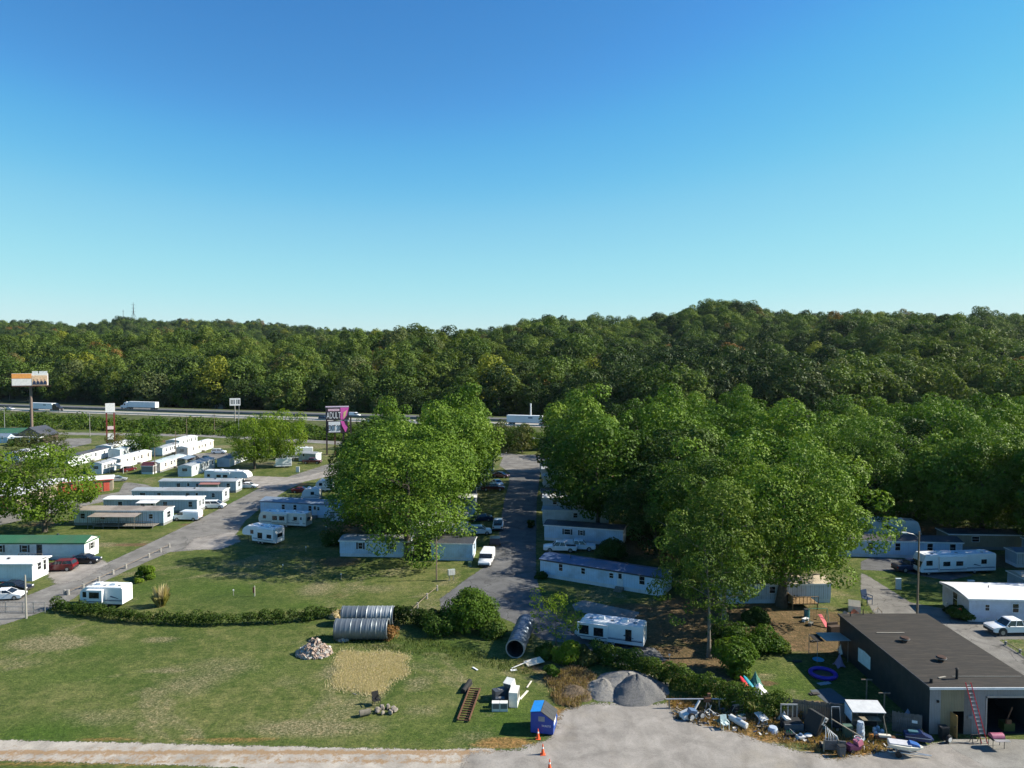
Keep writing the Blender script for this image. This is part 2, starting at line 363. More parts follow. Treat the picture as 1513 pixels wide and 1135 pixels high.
lush = blobs(Xg, Yg, [(1510, 955, 4, 3, 1), (60, 1085, 6, 3, .9), (80, 1000, 8, 2, .6), (400, 990, 3, 3, .5), (620, 1075, 6, 3, .5), (760, 1060, 4, 4, .9), (300, 920, 8, 1.6, .6), (150, 960, 4, 1.5, .7), (330, 870, 8, 3, .7), (450, 895, 5, 2, .8), (200, 870, 5, 3, .6), (1150, 1010, 5, 4, .9),
    (300, 870, 8, 4, .6), (660, 960, 5, 3, .7), (180, 775, 10, 4, .9), (100, 825, 10, 4, .9), (350, 740, 5, 4, .9), (250, 700, 10, 5, .9), (1340, 860, 8, 6, .8), (1490, 960, 4, 3, 1), (1400, 890, 6, 4, .6)])
mg, nt, b = newmat('grass_field')
tc = nd(nt, 'ShaderNodeTexCoord').outputs['Object']
def at(nt, n): return nd(nt, 'ShaderNodeAttribute', attribute_name=n).outputs['Fac']
stretch = nd(nt, 'ShaderNodeMapping'); stretch.inputs['Scale'].default_value = (1, 1.0, 1); lk(nt, tc, stretch.inputs[0]); tv = stretch.outputs[0]
big = noise(nt, tv, .09, 4, .6, .6); mid = noise(nt, tv, .6, 5, .65, .4); fine = noise(nt, tv, 4.0, 4, .7); vf = noise(nt, tv, 14, 3, .75)
c = ramp(nt, mth(nt, 'ADD', mth(nt, 'MULTIPLY', big, .5), mth(nt, 'MULTIPLY', mid, .5)), [(.34, (.056, .094, .024)), (.45, (.084, .120, .032)), (.53, (.120, .145, .048)), (.64, (.185, .19, .078))])
c = mixc(nt, mth(nt, 'MULTIPLY', at(nt, 'lush'), ramp(nt, mid, [(.3, (.4, .4, .4)), (.6, (1, 1, 1))])), c, (.060, .118, .018))
thr = lambda a, n, k: mth(nt, 'MULTIPLY', mth(nt, 'SUBTRACT', mth(nt, 'ADD', mth(nt, 'MULTIPLY', a, 1.35), mth(nt, 'MULTIPLY', n, 1.1)), 1.0), k, clamp=True)
mixn = mth(nt, 'ADD', mth(nt, 'ADD', mth(nt, 'MULTIPLY', mid, .35), mth(nt, 'MULTIPLY', fine, .25)), mth(nt, 'MULTIPLY', noise(nt, tv, .23, 5, .7, .8), .42))
strawc = ramp(nt, fine, [(.3, (.11, .10, .05)), (.5, (.22, .19, .12)), (.68, (.42, .37, .28))])
dryg = mth(nt, 'MAXIMUM', at(nt, 'dry'), mth(nt, 'MULTIPLY', ramp(nt, noise(nt, tv, .055, 5, .65, 1.2), [(.44, (0, 0, 0)), (.62, (1, 1, 1))]), .52))
c = mixc(nt, mth(nt, 'MULTIPLY', thr(dryg, mixn, 2.4), .68), c, strawc)
dirt = ramp(nt, mixn, [(.3, (.085, .058, .034)), (.55, (.17, .115, .07)), (.75, (.30, .21, .14))])
c = mixc(nt, mth(nt, 'MULTIPLY', thr(at(nt, 'bare'), mixn, 3.0), .9), c, dirt)
c = mixc(nt, mth(nt, 'MULTIPLY', thr(at(nt, 'rust'), mixn, 3.5), .85), c, ramp(nt, fine, [(.3, (.15, .085, .035)), (.6, (.34, .2, .085)), (.8, (.48, .34, .17))]))
tuft = noise(nt, tv, 1.5, 5, .75)
c = mixc(nt, 1.0, c, ramp(nt, tuft, [(.3, (.5, .55, .46)), (.45, (.88, .92, .85)), (.56, (1.12, 1.08, 1.05)), (.7, (1.75, 1.5, 1.5))]), 'MULTIPLY')
# pale dead blades and darker tufts everywhere
spk = ramp(nt, vf, [(.60, (0, 0, 0)), (.72, (1, 1, 1))])
c = mixc(nt, mth(nt, 'MULTIPLY', mth(nt, 'MULTIPLY', spk, ramp(nt, noise(nt, tv, .25, 4), [(.42, (.05,) * 3), (.6, (1, 1, 1))])), .6), c, (.33, .30, .20))
c = mixc(nt, 1.0, c, ramp(nt, vf, [(.25, (.60, .62, .60)), (.5, (1, 1, 1)), (.8, (1.25, 1.22, 1.15))]), 'MULTIPLY')
c = mixc(nt, 1.0, c, ramp(nt, fine, [(.3, (.55, .6, .55)), (.5, (1, 1, 1)), (.7, (1.4, 1.34, 1.28))]), 'MULTIPLY')
c = mixc(nt, 1.0, c, (.77, .77, .75), 'MULTIPLY'); lk(nt, c, b.inputs['Base Color']); b.inputs['Roughness'].default_value = .95; b.inputs['Specular IOR Level'].default_value = .1
bp = nd(nt, 'ShaderNodeBump'); bp.inputs['Strength'].default_value = .9; bp.inputs['Distance'].default_value = .12
lk(nt, mth(nt, 'ADD', mth(nt, 'MULTIPLY', fine, .8), mth(nt, 'MULTIPLY', vf, .35)), bp.inputs['Height']); lk(nt, bp.outputs[0], b.inputs['Normal'])
kind(link('ground', npmesh('ground', Vg, Fg, [mg], {'dry': dry.ravel(), 'bare': bare.ravel(), 'rust': rust.ravel(), 'lush': lush.ravel()})), 'structure')
# ------------------------------------------------------------------ roads and gravel sheets with ragged edges
def sheet_mat(name, col, kindm, fade=.5):
    col = tuple(q * .77 for q in col)
    m, nt, b = newmat(name)
    tc = nd(nt, 'ShaderNodeTexCoord').outputs['Object']
    mid = noise(nt, tc, .35, 5, .65, .5); fine = noise(nt, tc, 5, 4, .7); vf = noise(nt, tc, 16, 3, .8)
    lo = tuple(q * .64 for q in col); hi = tuple(min(1, q * 1.3) for q in col)
    c = ramp(nt, mid, [(.3, lo), (.52, col), (.72, hi)])
    if kindm == 'asphalt':
        vor = nd(nt, 'ShaderNodeTexVoronoi', feature='DISTANCE_TO_EDGE'); vor.inputs['Scale'].default_value = .14
        wv = nd(nt, 'ShaderNodeVectorMath', operation='ADD'); lk(nt, tc, wv.inputs[0])
        nv = nd(nt, 'ShaderNodeTexNoise'); nv.inputs['Scale'].default_value = .3; nv.inputs['Detail'].default_value = 4; lk(nt, tc, nv.inputs['Vector'])
        sc2 = nd(nt, 'ShaderNodeVectorMath', operation='SCALE'); lk(nt, nv.outputs['Color'], sc2.inputs[0]); sc2.inputs['Scale'].default_value = 4
        lk(nt, sc2.outputs[0], wv.inputs[1]); lk(nt, wv.outputs[0], vor.inputs['Vector'])
        c = mixc(nt, mth(nt, 'MULTIPLY', ramp(nt, vor.outputs['Distance'], [(0, (1, 1, 1)), (.014, (0, 0, 0))]), .75), c, tuple(q * .3 for q in col))
        pat = ramp(nt, noise(nt, tc, .22, 2, .4), [(.60, (0, 0, 0)), (.63, (1, 1, 1))])
        c = mixc(nt, mth(nt, 'MULTIPLY', pat, .35), c, tuple(q * .55 for q in col))
    if kindm == 'track':
        c = mixc(nt, mth(nt, 'MULTIPLY', ramp(nt, mth(nt, 'ADD', mth(nt, 'MULTIPLY', at(nt, 'weed'), .30), mth(nt, 'MULTIPLY', noise(nt, tc, 1.3, 6, .8), .95)), [(.55, (0, 0, 0)), (.65, (1, 1, 1))]), .85), c, (.27, .17, .085))
    if kindm == 'gravel':
        wv_ = nd(nt, 'ShaderNodeTexWave'); wv_.inputs['Scale'].default_value = .11; wv_.inputs['Distortion'].default_value = 7; wv_.inputs['Detail'].default_value = 3; wv_.inputs['Detail Scale'].default_value = .7; lk(nt, tc, wv_.inputs['Vector'])
        c = mixc(nt, 1, c, ramp(nt, wv_.outputs['Fac'], [(0, (.93, .925, .92)), (.2, (1, 1, 1)), (.8, (1, 1, 1)), (1, (1.04, 1.04, 1.04))]), 'MULTIPLY')
    if kindm in ('gravel', 'track'):
        c = mixc(nt, mth(nt, 'MULTIPLY', ramp(nt, noise(nt, tc, .12, 5, .7), [(.5, (0, 0, 0)), (.7, (1, 1, 1))]), .35), c, (.30, .26, .2))
    c = mixc(nt, 1, c, ramp(nt, vf, [(.2, (.68, .68, .7)), (.5, (1, 1, 1)), (.8, (1.2, 1.2, 1.2))]), 'MULTIPLY')
    c = mixc(nt, 1, c, ramp(nt, fine, [(.25, (.82, .82, .82)), (.5, (1, 1, 1)), (.8, (1.1, 1.1, 1.1))]), 'MULTIPLY')
    lk(nt, c, b.inputs['Base Color']); b.inputs['Roughness'].default_value = .9; b.inputs['Specular IOR Level'].default_value = .2
    bp = nd(nt, 'ShaderNodeBump'); bp.inputs['Strength'].default_value = .6; bp.inputs['Distance'].default_value = .05; lk(nt, vf, bp.inputs['Height']); lk(nt, bp.outputs[0], b.inputs['Normal'])
    # ragged edge: grass grows over the rim
    e = mth(nt, 'ADD', mth(nt, 'DIVIDE', at(nt, 'edge'), fade), mth(nt, 'MULTIPLY', mth(nt, 'SUBTRACT', mth(nt, 'ADD', mth(nt, 'MULTIPLY', noise(nt, tc, .9, 5, .75), .6), mth(nt, 'MULTIPLY', fine, .5)), .55), 3.2))
    al = mth(nt, 'MULTIPLY', mth(nt, 'ADD', e, .15), 4, clamp=True)
    tp = nd(nt, 'ShaderNodeBsdfTransparent'); mx = nd(nt, 'ShaderNodeMixShader'); lk(nt, al, mx.inputs[0]); lk(nt, tp.outputs[0], mx.inputs[1]); lk(nt, b.outputs[0], mx.inputs[2])
    lk(nt, mx.outputs[0], nt.nodes['Material Output'].inputs[0])
    return m
def sheet(name, pts, mat, z, cell=.6, pad=.8, weed=None):
    pts = np.array(pts, float)
    x0, y0 = pts.min(0) - pad * 1.5; x1, y1 = pts.max(0) + pad * 1.5
    gx = np.arange(x0, x1 + cell, cell); gy = np.arange(y0, y1 + cell, cell)
    X, Y = np.meshgrid(gx, gy); ins = np.zeros(X.shape, bool); dm = np.full(X.shape, 1e9)
    n = len(pts)
    for i in range(n):
        ax, ay = pts[i]; bx, by = pts[(i + 1) % n]
        c = ((ay > Y) != (by > Y)); ins ^= c & (X < (bx - ax) * (Y - ay) / (by - ay + 1e-12) + ax)
        L = (bx - ax) ** 2 + (by - ay) ** 2 + 1e-9; t = np.clip(((X - ax) * (bx - ax) + (Y - ay) * (by - ay)) / L, 0, 1)
        dm = np.minimum(dm, np.hypot(X - ax - t * (bx - ax), Y - ay - t * (by - ay)))
    e = np.where(ins, dm, -dm); ok = e > -pad - cell
    id_ = np.arange(X.size).reshape(X.shape)
    q = ok[:-1, :-1] & ok[:-1, 1:] & ok[1:, 1:] & ok[1:, :-1]
    Fq = np.stack([id_[:-1, :-1], id_[:-1, 1:], id_[1:, 1:], id_[1:, :-1]], -1)[q]
    u, inv = np.unique(Fq, return_inverse=True)
    V = np.stack([X, Y, np.full(X.shape, z)], -1).reshape(-1, 3)[u]; A = {'edge': np.clip(e, -3, 3).ravel()[u]}
    if weed is not None: A['weed'] = weed(V[:, 0], V[:, 1])
    return kind(link(name, npmesh(name, V, inv.reshape(-1, 4), [mat], A)), 'structure')
ASPH = sheet_mat('asphalt_old', (.235, .225, .21), 'asphalt', .35)
ASPH2 = sheet_mat('asphalt_grey', (.15, .152, .156), 'asphalt', .35)  # main road tone lowered to carry the shade of the tree rows
GRAV = sheet_mat('gravel_grey', (.335, .312, .288), 'gravel', 1.4)
GRAVP = sheet_mat('gravel_pale', (.47, .43, .38), 'track', .6)
CONC = sheet_mat('concrete_pad', (.30, .29, .27), 'plain', .2)
pp = lambda *a: [P(*q) for q in a]
def strip(cl, w_):
    cl = [np.array(c, float) for c in cl]; L = []; R = []
    for i, c in enumerate(cl):
        d = cl[min(i + 1, len(cl) - 1)] - cl[max(i - 1, 0)]; d /= np.linalg.norm(d); n = np.array([-d[1], d[0]]); L.append(c + n * w_ / 2); R.append(c - n * w_ / 2)
    return L + R[::-1]
sheet('main_road', pp((754, 683), (752, 715), (745, 740), (741, 765), (736, 800), (716, 838), (690, 855), (668, 872), (650, 885), (652, 905), (690, 912), (740, 912), (780, 930), (800, 945), (850, 952), (880, 975), (935, 985), (985, 975), (968, 958), (850, 938), (830, 915), (803, 895), (792, 850), (792, 790), (793, 740), (800, 683)), ASPH2, .004)
sheet('road_junction_lit', pp((745, 672), (815, 672), (818, 688), (800, 698), (752, 698), (738, 688)), ASPH, .012, 1, 1.5)  # paler sheet paints the sunlit end of the main road
sheet('left_road', pp((-60, 918), (-40, 890), (30, 884), (78, 865), (130, 845), (214, 806), (285, 772), (352, 738), (395, 715), (440, 700), (500, 681), (515, 683), (468, 703), (424, 724), (392, 745), (362, 770), (345, 795), (300, 812), (250, 816), (190, 842), (125, 873), (100, 890), (60, 905), (0, 925)), ASPH, .004)
sheet('right_road', pp((1272, 845), (1300, 862), (1345, 890), (1420, 905), (1513, 905), (1620, 905), (1620, 944), (1474, 945), (1513, 970), (1580, 1006), (1580, 1040), (1513, 1012), (1450, 962), (1395, 940), (1340, 925), (1290, 905), (1272, 870)), ASPH, .004)
sheet('camp_driveway', pp((1272, 830), (1290, 822), (1370, 830), (1440, 850), (1400, 858), (1330, 845), (1272, 842)), ASPH2, .004)
sheet('frontage_road', strip([(-420, 330), (-260, 318), (-190, 309), (-129, 302), (-71, 279), (5, 240), (60, 222), (140, 200)], 8), sheet_mat('asphalt_frontage', (.26, .25, .235), 'asphalt', .35), .008, 1.5, 2)
sheet('side_street', pp((-30, 692), (0, 678), (45, 662), (100, 648), (135, 648), (135, 655), (60, 672), (0, 700)), ASPH, .004, 1.5, 1.5)
sheet('cross_street', pp((360, 703), (440, 706), (505, 690), (505, 700), (430, 716), (392, 722), (362, 719)), GRAV, .012, 1)
sheet('storage_yard', pp((-60, 760), (60, 735), (130, 735), (176, 727), (184, 712), (215, 716), (235, 724), (190, 735), (150, 742), (90, 755), (-60, 790)), ASPH, .004, 1)
sheet('parking_lane', pp((255, 672), (330, 668), (352, 674), (300, 680), (258, 679)), ASPH, .004, 1)
sheet('gravel_driveway', pp((70, 850), (62, 842), (100, 836), (128, 832), (150, 826), (160, 834), (118, 858), (84, 864)), GRAV, .008)
sheet('gravel_apron', pp((285, 796), (345, 786), (356, 800), (325, 812), (272, 812)), GRAV, .008)
sheet('concrete_slab', pp((845, 893), (862, 887), (946, 905), (932, 919), (850, 903)), CONC, .010, .4)
sheet('gravel_track', pp((-260, 1092), (0, 1094), (200, 1098), (400, 1103), (640, 1108), (720, 1106), (800, 1120), (800, 1160), (500, 1140), (250, 1130), (0, 1124), (-260, 1118)), GRAVP, .008, .5,
      weed=lambda x, y: np.clip(1 - np.abs(y - (P(300, 1112)[1])) / .6, 0, 1) + .8 * np.clip(1 - np.abs(y - (P(300, 1124)[1])) / .5, 0, 1))
sheet('gravel_yard', pp((690, 1112), (770, 1108), (812, 1092), (822, 1070), (835, 1048), (880, 1040), (985, 1040), (1005, 1060), (1090, 1085), (1170, 1108), (1235, 1122), (1290, 1112), (1340, 1104), (1400, 1096), (1660, 1096), (1900, 1300), (600, 1300), (680, 1160)), GRAV, .012, .5)
sheet('concrete_apron', pp((1392, 1092), (1660, 1094), (1700, 1135), (1460, 1135), (1410, 1108)), CONC, .016, .5)
# ------------------------------------------------------------------ highway on its embankment
HW = [(-900, 560), (-600, 480), (-420, 428), (-273, 386), (-180, 356), (-84, 327), (12, 300), (100, 275), (200, 240), (330, 185)]
HZ = 5.0
def hw_frames():
    cl = [np.array(c, float) for c in HW]; out = []
    for i, c in enumerate(cl):
        d = cl[min(i + 1, len(cl) - 1)] - cl[max(i - 1, 0)]; d /= np.linalg.norm(d); out.append((c, np.array([-d[1], d[0]])))
    return out
def ribbon(name, offs, mats, kd='structure'):
    mb = MB(); fr = hw_frames(); n = len(offs); vs = []; fs = []
    for c, nn in fr:
        for o, z in offs: vs.append((c[0] + nn[0] * o, c[1] + nn[1] * o, z))
    for k in range(len(fr) - 1):
        for i in range(n - 1): fs.append((k * n + i, (k + 1) * n + i, (k + 1) * n + i + 1, k * n + i + 1))
    mb.add(vs, fs); return mb
WEED = M('embankment_grass', (.10, .12, .035), .95, 0, .35, .3, bump=.5)
kind(ribbon('embankment', [(-32, -.4), (-13, HZ - .1), (30, HZ - .1), (46, 1.0), (60, -2)], WEED).build('embankment', ribbon and WEED), 'structure')
HWM = M('highway_concrete', (.38, .36, .33), .85, 0, .12, .15); HWD = M('highway_asphalt', (.14, .14, .145), .85, 0, .2, .2)
kind(ribbon('highway_near', [(-12, HZ), (3, HZ)], HWM).build('highway', HWM), 'structure')
kind(ribbon('highway_far', [(9, HZ + .004), (24, HZ + .004)], HWD).build('highway_far_lanes', HWD), 'structure')
# median barrier and guard rail
BAR = M('barrier_concrete', (.2, .19, .18), .9, 0, .2, .5)
mb = ribbon('b', [(7.2, HZ - .1), (7.4, HZ + .9), (7.7, HZ + .9), (7.9, HZ - .1)], BAR); tag(mb.build('median_barrier', BAR), 'long grey concrete barrier between the highway lanes', 'barrier')
t = thing('guard_rail', 'steel guard rail along the near edge of the raised highway', 'guard rail')
mb = ribbon('g', [(-11.9, HZ + .45), (-11.85, HZ + .85), (-11.75, HZ + .85), (-11.7, HZ + .45)], BAR); mb.build('rail', M('galvanised', (.42, .43, .44), .45, .6), t)
mb = MB(); fr = hw_frames()
for k in range(2, 8):
    a, b_ = fr[k][0], fr[k + 1][0]; L = np.linalg.norm(b_ - a)
    for q in np.arange(0, L, 6): c = a + (b_ - a) * q / L - fr[k][1] * 11.8; mb.box(c[0] - .08, c[1] - .08, HZ - .3, c[0] + .08, c[1] + .08, HZ + .7)
kind(mb.build('posts', M('galvanised'), t), 'stuff')
def hwpt(px, off):
    """place on the highway under a column of the photograph"""
    fr = hw_frames()
    for k in range(len(fr) - 1):
        a = fr[k][0] + fr[k][1] * off; b_ = fr[k + 1][0] + fr[k + 1][1] * off
        for q in np.linspace(0, 1, 60):
            c = a + (b_ - a) * q
            if c[1] > 0 and CX + F * c[0] / c[1] >= px: return c[0], c[1], math.atan2(*(b_ - a)[::-1])
# ------------------------------------------------------------------ hills
def interp(u, pts): return np.interp(u, [p[0] for p in pts], [p[1] for p in pts])
SA = [(-700, 478), (-300, 484), (0, 489), (90, 483), (200, 487), (280, 482), (350, 489), (430, 491), (500, 489), (530, 482), (580, 474), (640, 476), (700, 481), (740, 490), (780, 512), (820, 540), (860, 562), (900, 590), (950, 640), (3000, 700)]
SB = [(-800, 560), (600, 540), (700, 494), (740, 487), (780, 479), (820, 472), (870, 475), (930, 473), (1000, 465), (1040, 453), (1075, 446), (1110, 453), (1150, 464), (1220, 467), (1300, 466), (1370, 470), (1420, 469), (1513, 472), (1900, 476), (2600, 485)]
SC = [(-800, 760), (900, 700), (1050, 640), (1130, 610), (1180, 585), (1250, 568), (1330, 552), (1400, 552), (1450, 565), (1485, 590), (1530, 640), (1600, 700), (3000, 700)]
SF = [(-900, 474), (0, 476), (60, 478), (110, 486), (150, 484), (185, 472), (215, 476), (260, 478), (330, 477), (400, 482), (470, 489), (510, 492), (700, 500), (900, 505), (3000, 505)]
rg0 = np.random.default_rng(5); WV = [(rg0.uniform(.004, .03), rg0.uniform(0, 2 * PI), rg0.uniform(0, 2 * PI)) for _ in range(14)]
def hnoise(X, Y):
    s = 0
    for f, a, p in WV: s = s + np.sin((X * math.cos(a) + Y * math.sin(a)) * f * 2 + p) * (.01 / f)
    return s / 4
def sst(a, b, x): t = np.clip((x - a) / (b - a), 0, 1); return t * t * (3 - 2 * t)
def hwY(X): return np.interp(X, [p[0] for p in HW], [p[1] for p in HW])
def hz(X, Y):
    Y = np.maximum(Y, 1.0); u = CX + F * X / Y; nz = hnoise(X, Y)
    def lay(S, D, tree, base, back):
        crest = CAMH + (520.1 - interp(u, S)) * D / F - tree
        return crest * np.clip((Y - base) / (D - base), 0, 1) ** 1.3 * (1 - back * sst(D, D + 400, Y)) + nz * 3.2 * sst(base, D, Y)
    base = hwY(X) + 50
    dA = np.interp(u, [0, 450, 600, 780, 900], [590, 590, 540, 470, 400])
    a = lay(SA, dA, 25.5, base, .8)
    b_ = lay(SB, 850, 19, base, .3) + 12 * np.sin(X * .021 + 1.3) * sst(400, 500, Y) * sst(780, 600, Y)
    c = lay(SC, 440, 17, base, 1.0)
    f = lay(SF, 1500, 16, 850, .3)
    return np.maximum(np.maximum(a, b_), np.maximum(c, f)) - .6
def tgrid():
    us = np.arange(-900, 2600, 14.0); Ds = np.concatenate([np.arange(340, 900, 9.0), np.arange(900, 2300, 30.0)])
    Ug, Dg = np.meshgrid(us, Ds); X = (Ug - CX) / F * Dg; Y = Dg
    Z = hz(X, Y); Z = np.where(Y < hwY(X) + 45, -3, Z)
    i = np.arange(X.size).reshape(X.shape)
    Fq = np.stack([i[:-1, :-1], i[:-1, 1:], i[1:, 1:], i[1:, :-1]], -1).reshape(-1, 4)
    return np.stack([X, Y, Z], -1).reshape(-1, 3), Fq
Vh, Fh = tgrid()
kind(link('hills', npmesh('hills', Vh, Fh, [M('forest_floor', (.055, .058, .026), .95, 0, .45, .05, bump=.5)], smooth=True)), 'structure')
# ------------------------------------------------------------------ hill trees
HT = [make_tree_meshes('hill_tree', 100 + i, R, z0, z1, 34, lr * .92, 150, .70, lf, BARK, .3, shp, limbs=3, single=True)
      for i, (R, z0, z1, lr, shp, lf) in enumerate([(6.4, 3, 16, 2.6, 'round', LEAF_HILL), (5.6, 3.5, 19, 2.4, 'tall', LEAF_HILL), (7.6, 3, 16.5, 2.9, 'dome', LEAF_HILL), (5.0, 2.5, 17.5, 2.1, 'tall', LEAF_HILL_LIT), (6.8, 2, 15, 2.7, 'round', LEAF_HILL), (6.6, 3, 17, 2.6, 'dome', LEAF_HILL_SHADE), (4.8, 2, 18.5, 2.1, 'tall', LEAF_HILL_SHADE), (6.2, 2, 15, 2.5, 'round', LEAF_HILL_LIT)])]
rgh = np.random.default_rng(11)
def scatter(D0, D1, u0, u1, sp):
    out = []; D = D0
    while D < D1:
        wx = D / F; n = int((u1 - u0) * wx / sp)
        X = (np.linspace(u0, u1, n) - CX) * wx + rgh.uniform(-.5, .5, n) * sp; Y = D + rgh.uniform(-.5, .5, n) * sp
        out.append(np.stack([X, Y], 1)); D += sp * .85
    return np.concatenate(out)
pts = np.concatenate([scatter(345, 960, -260, 1800, 10.2), scatter(960, 1640, -400, 1900, 13)])
pts = pts[(pts[:, 1] > hwY(pts[:, 0]) + 52)]
Z = hz(pts[:, 0], pts[:, 1])
# leave out what lies well behind a nearer crest
u = CX + F * pts[:, 0] / pts[:, 1]; el = (Z + 17 - CAMH) / pts[:, 1]
o = np.argsort(pts[:, 1]); hor = np.full(400, -9.0); keep = np.zeros(len(pts), bool)
for i in o:
    k = int(np.clip((u[i] + 500) / 7, 1, 398)); e = el[i]
    if e > hor[k] - .004: keep[i] = True
    if pts[i, 1] > 400: hor[k] = max(hor[k], (Z[i] + 7 - CAMH) / pts[i, 1])
pts = pts[keep]; Z = Z[keep]; u = u[keep]; Dn = pts[:, 1]
sizes = (.55 + rgh.beta(1.5, 2.2, len(pts)) * 1.2) * np.where(Dn < 470, 1.12, 1.0); rots = rgh.uniform(0, 6.28, len(pts)); p_shade = .14 + .75 * np.exp(-((u - 1010) / 210) ** 4 - ((Dn - 490) / 150) ** 4) + .25 * (Dn > 1000) + .25 * np.exp(-((u - 250) / 260) ** 2 - ((Dn - 430) / 40) ** 2)  # chance of dark-leaved trees, raised to paint the shaded slope and foot
p_lit = .08 + .5 * np.exp(-((u - 700) / 110) ** 4) * (Dn < 600) + .5 * np.exp(-((u - 1350) / 140) ** 4) * (Dn < 500) + .12 * np.sin(u * .02 + Dn * .013)  # chance of pale-leaved trees, raised to paint the sunlit slope and spur
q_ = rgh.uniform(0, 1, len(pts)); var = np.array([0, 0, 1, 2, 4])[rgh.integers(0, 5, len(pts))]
var = np.where(q_ < p_shade, np.where(rgh.uniform(0, 1, len(pts)) < .6, 5, 6), var); var = np.where(q_ > 1 - np.clip(p_lit, 0, 1), np.where(rgh.uniform(0, 1, len(pts)) < .5, 3, 7), var)
inview = (u > 0) & (u < 1513); order = np.argsort(np.where(inview & (Z > -.2), Dn - 0.0 * sizes, 1e6)); near = order[:290]
isn = np.zeros(len(pts), bool); isn[near] = True
protos = {}
for i in near:
    side = 'left' if u[i] < 560 else ('mid' if u[i] < 860 else 'right')
    lab = {'left': 'hillside tree of the near slope behind the highway, left of the billboard town signs', 'mid': 'hillside tree of the near slope straight behind the end of the park road', 'right': 'hillside tree of the dark slope rising behind the right-hand grove'}[side]
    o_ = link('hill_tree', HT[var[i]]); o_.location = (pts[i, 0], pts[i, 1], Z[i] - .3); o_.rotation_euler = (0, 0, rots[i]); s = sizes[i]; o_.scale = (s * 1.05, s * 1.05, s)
    tag(o_, lab, 'tree', 'trees on the %s part of the wooded slope' % side); protos.setdefault(int(var[i]), o_)
far = ~isn
me = npmesh('hill_forest', np.concatenate([np.stack([pts[far, 0], pts[far, 1], Z[far] - .3], 1)]), np.zeros((0, 4), int), [LEAF_HILL], {'rot': rots[far], 'siz': sizes[far], 'pick': var[far].astype(float)})
fo = kind(link('hill_forest', me), 'stuff'); fo['label'] = 'wooded hills of mixed green trees running along the horizon'
ng = bpy.data.node_groups.new('scatter_trees', 'GeometryNodeTree')
ng.interface.new_socket('Geometry', in_out='INPUT', socket_type='NodeSocketGeometry'); ng.interface.new_socket('Geometry', in_out='OUTPUT', socket_type='NodeSocketGeometry')
gi = ng.nodes.new('NodeGroupInput'); go = ng.nodes.new('NodeGroupOutput'); ins = ng.nodes.new('GeometryNodeInstanceOnPoints'); jn = ng.nodes.new('GeometryNodeJoinGeometry')
for v in sorted(protos, reverse=True):
    oi = ng.nodes.new('GeometryNodeObjectInfo'); oi.transform_space = 'ORIGINAL'; oi.inputs['Object'].default_value = protos[v]; oi.inputs['As Instance'].default_value = True
    ng.links.new(oi.outputs['Geometry'], jn.inputs[0])
def na(n, dt='FLOAT'):
    a = ng.nodes.new('GeometryNodeInputNamedAttribute'); a.data_type = dt; a.inputs['Name'].default_value = n; return a.outputs['Attribute']
cb = ng.nodes.new('ShaderNodeCombineXYZ'); ng.links.new(na('rot'), cb.inputs[2])
ins.inputs['Pick Instance'].default_value = True
ng.links.new(gi.outputs[0], ins.inputs['Points']); ng.links.new(jn.outputs[0], ins.inputs['Instance']); ng.links.new(na('pick'), ins.inputs['Instance Index'])
ng.links.new(cb.outputs[0], ins.inputs['Rotation']); ng.links.new(na('siz'), ins.inputs['Scale']); ng.links.new(ins.outputs[0], go.inputs[0])
fo.modifiers.new('scatter', 'NODES').node_group = ng
print('hill trees', len(pts), 'near', len(near))
# ------------------------------------------------------------------ shrub belt on the near embankment slope
def mass(name, label, centers, rad, per, leaf, mat, seed, hts=None, kd='stuff', parent=None, cat=None):
    rg = np.random.default_rng(seed); Ps = []; Ns = []; Ts = []
    for i, c in enumerate(centers):
        r = rad * rg.uniform(.6, 1.35); m = int(per * (r / rad) ** 2); d = unit(rg.normal(size=(m, 3))); d[:, 2] = np.abs(d[:, 2]) * 1.0
        hh = (hts[i] if hts is not None else 1.0)
        rr = r * (1 - np.abs(rg.normal(0, .18, m)))
        Ps.append(np.array(c) + d * rr[:, None] * np.array([1, 1, hh])); Ns.append(unit(d + rg.normal(0, .45, d.shape))); Ts.append(np.clip(rg.uniform(0, .55) + rg.uniform(0, .4, m), 0, 1))
    V, Fq, t = cards(np.concatenate(Ps), np.concatenate(Ns), leaf, rg, .75, np.concatenate(Ts))
    o = link(name, npmesh(name, V, Fq, [mat], {'tint': t}), parent)
    if kd: kind(o, kd)
    if label: o['label'] = label
    if cat: o['category'] = cat
    return o
rb = np.random.default_rng(3); cs = []; hs = []
for k in range(1150):
    t = rb.uniform(0, 1); X = -330 + 350 * t; off = rb.uniform(-37, -19); Y = hwY(X) + off
    cs.append((X, Y, max(0, HZ * (1 - (-off - 13) / 19)) - .9)); hs.append(rb.uniform(.9, 1.5))
mass('shrubbery', 'band of green and yellowish shrubs below the raised highway', cs, 2.6, 75, .8, LEAF_VINE, 4, hs)
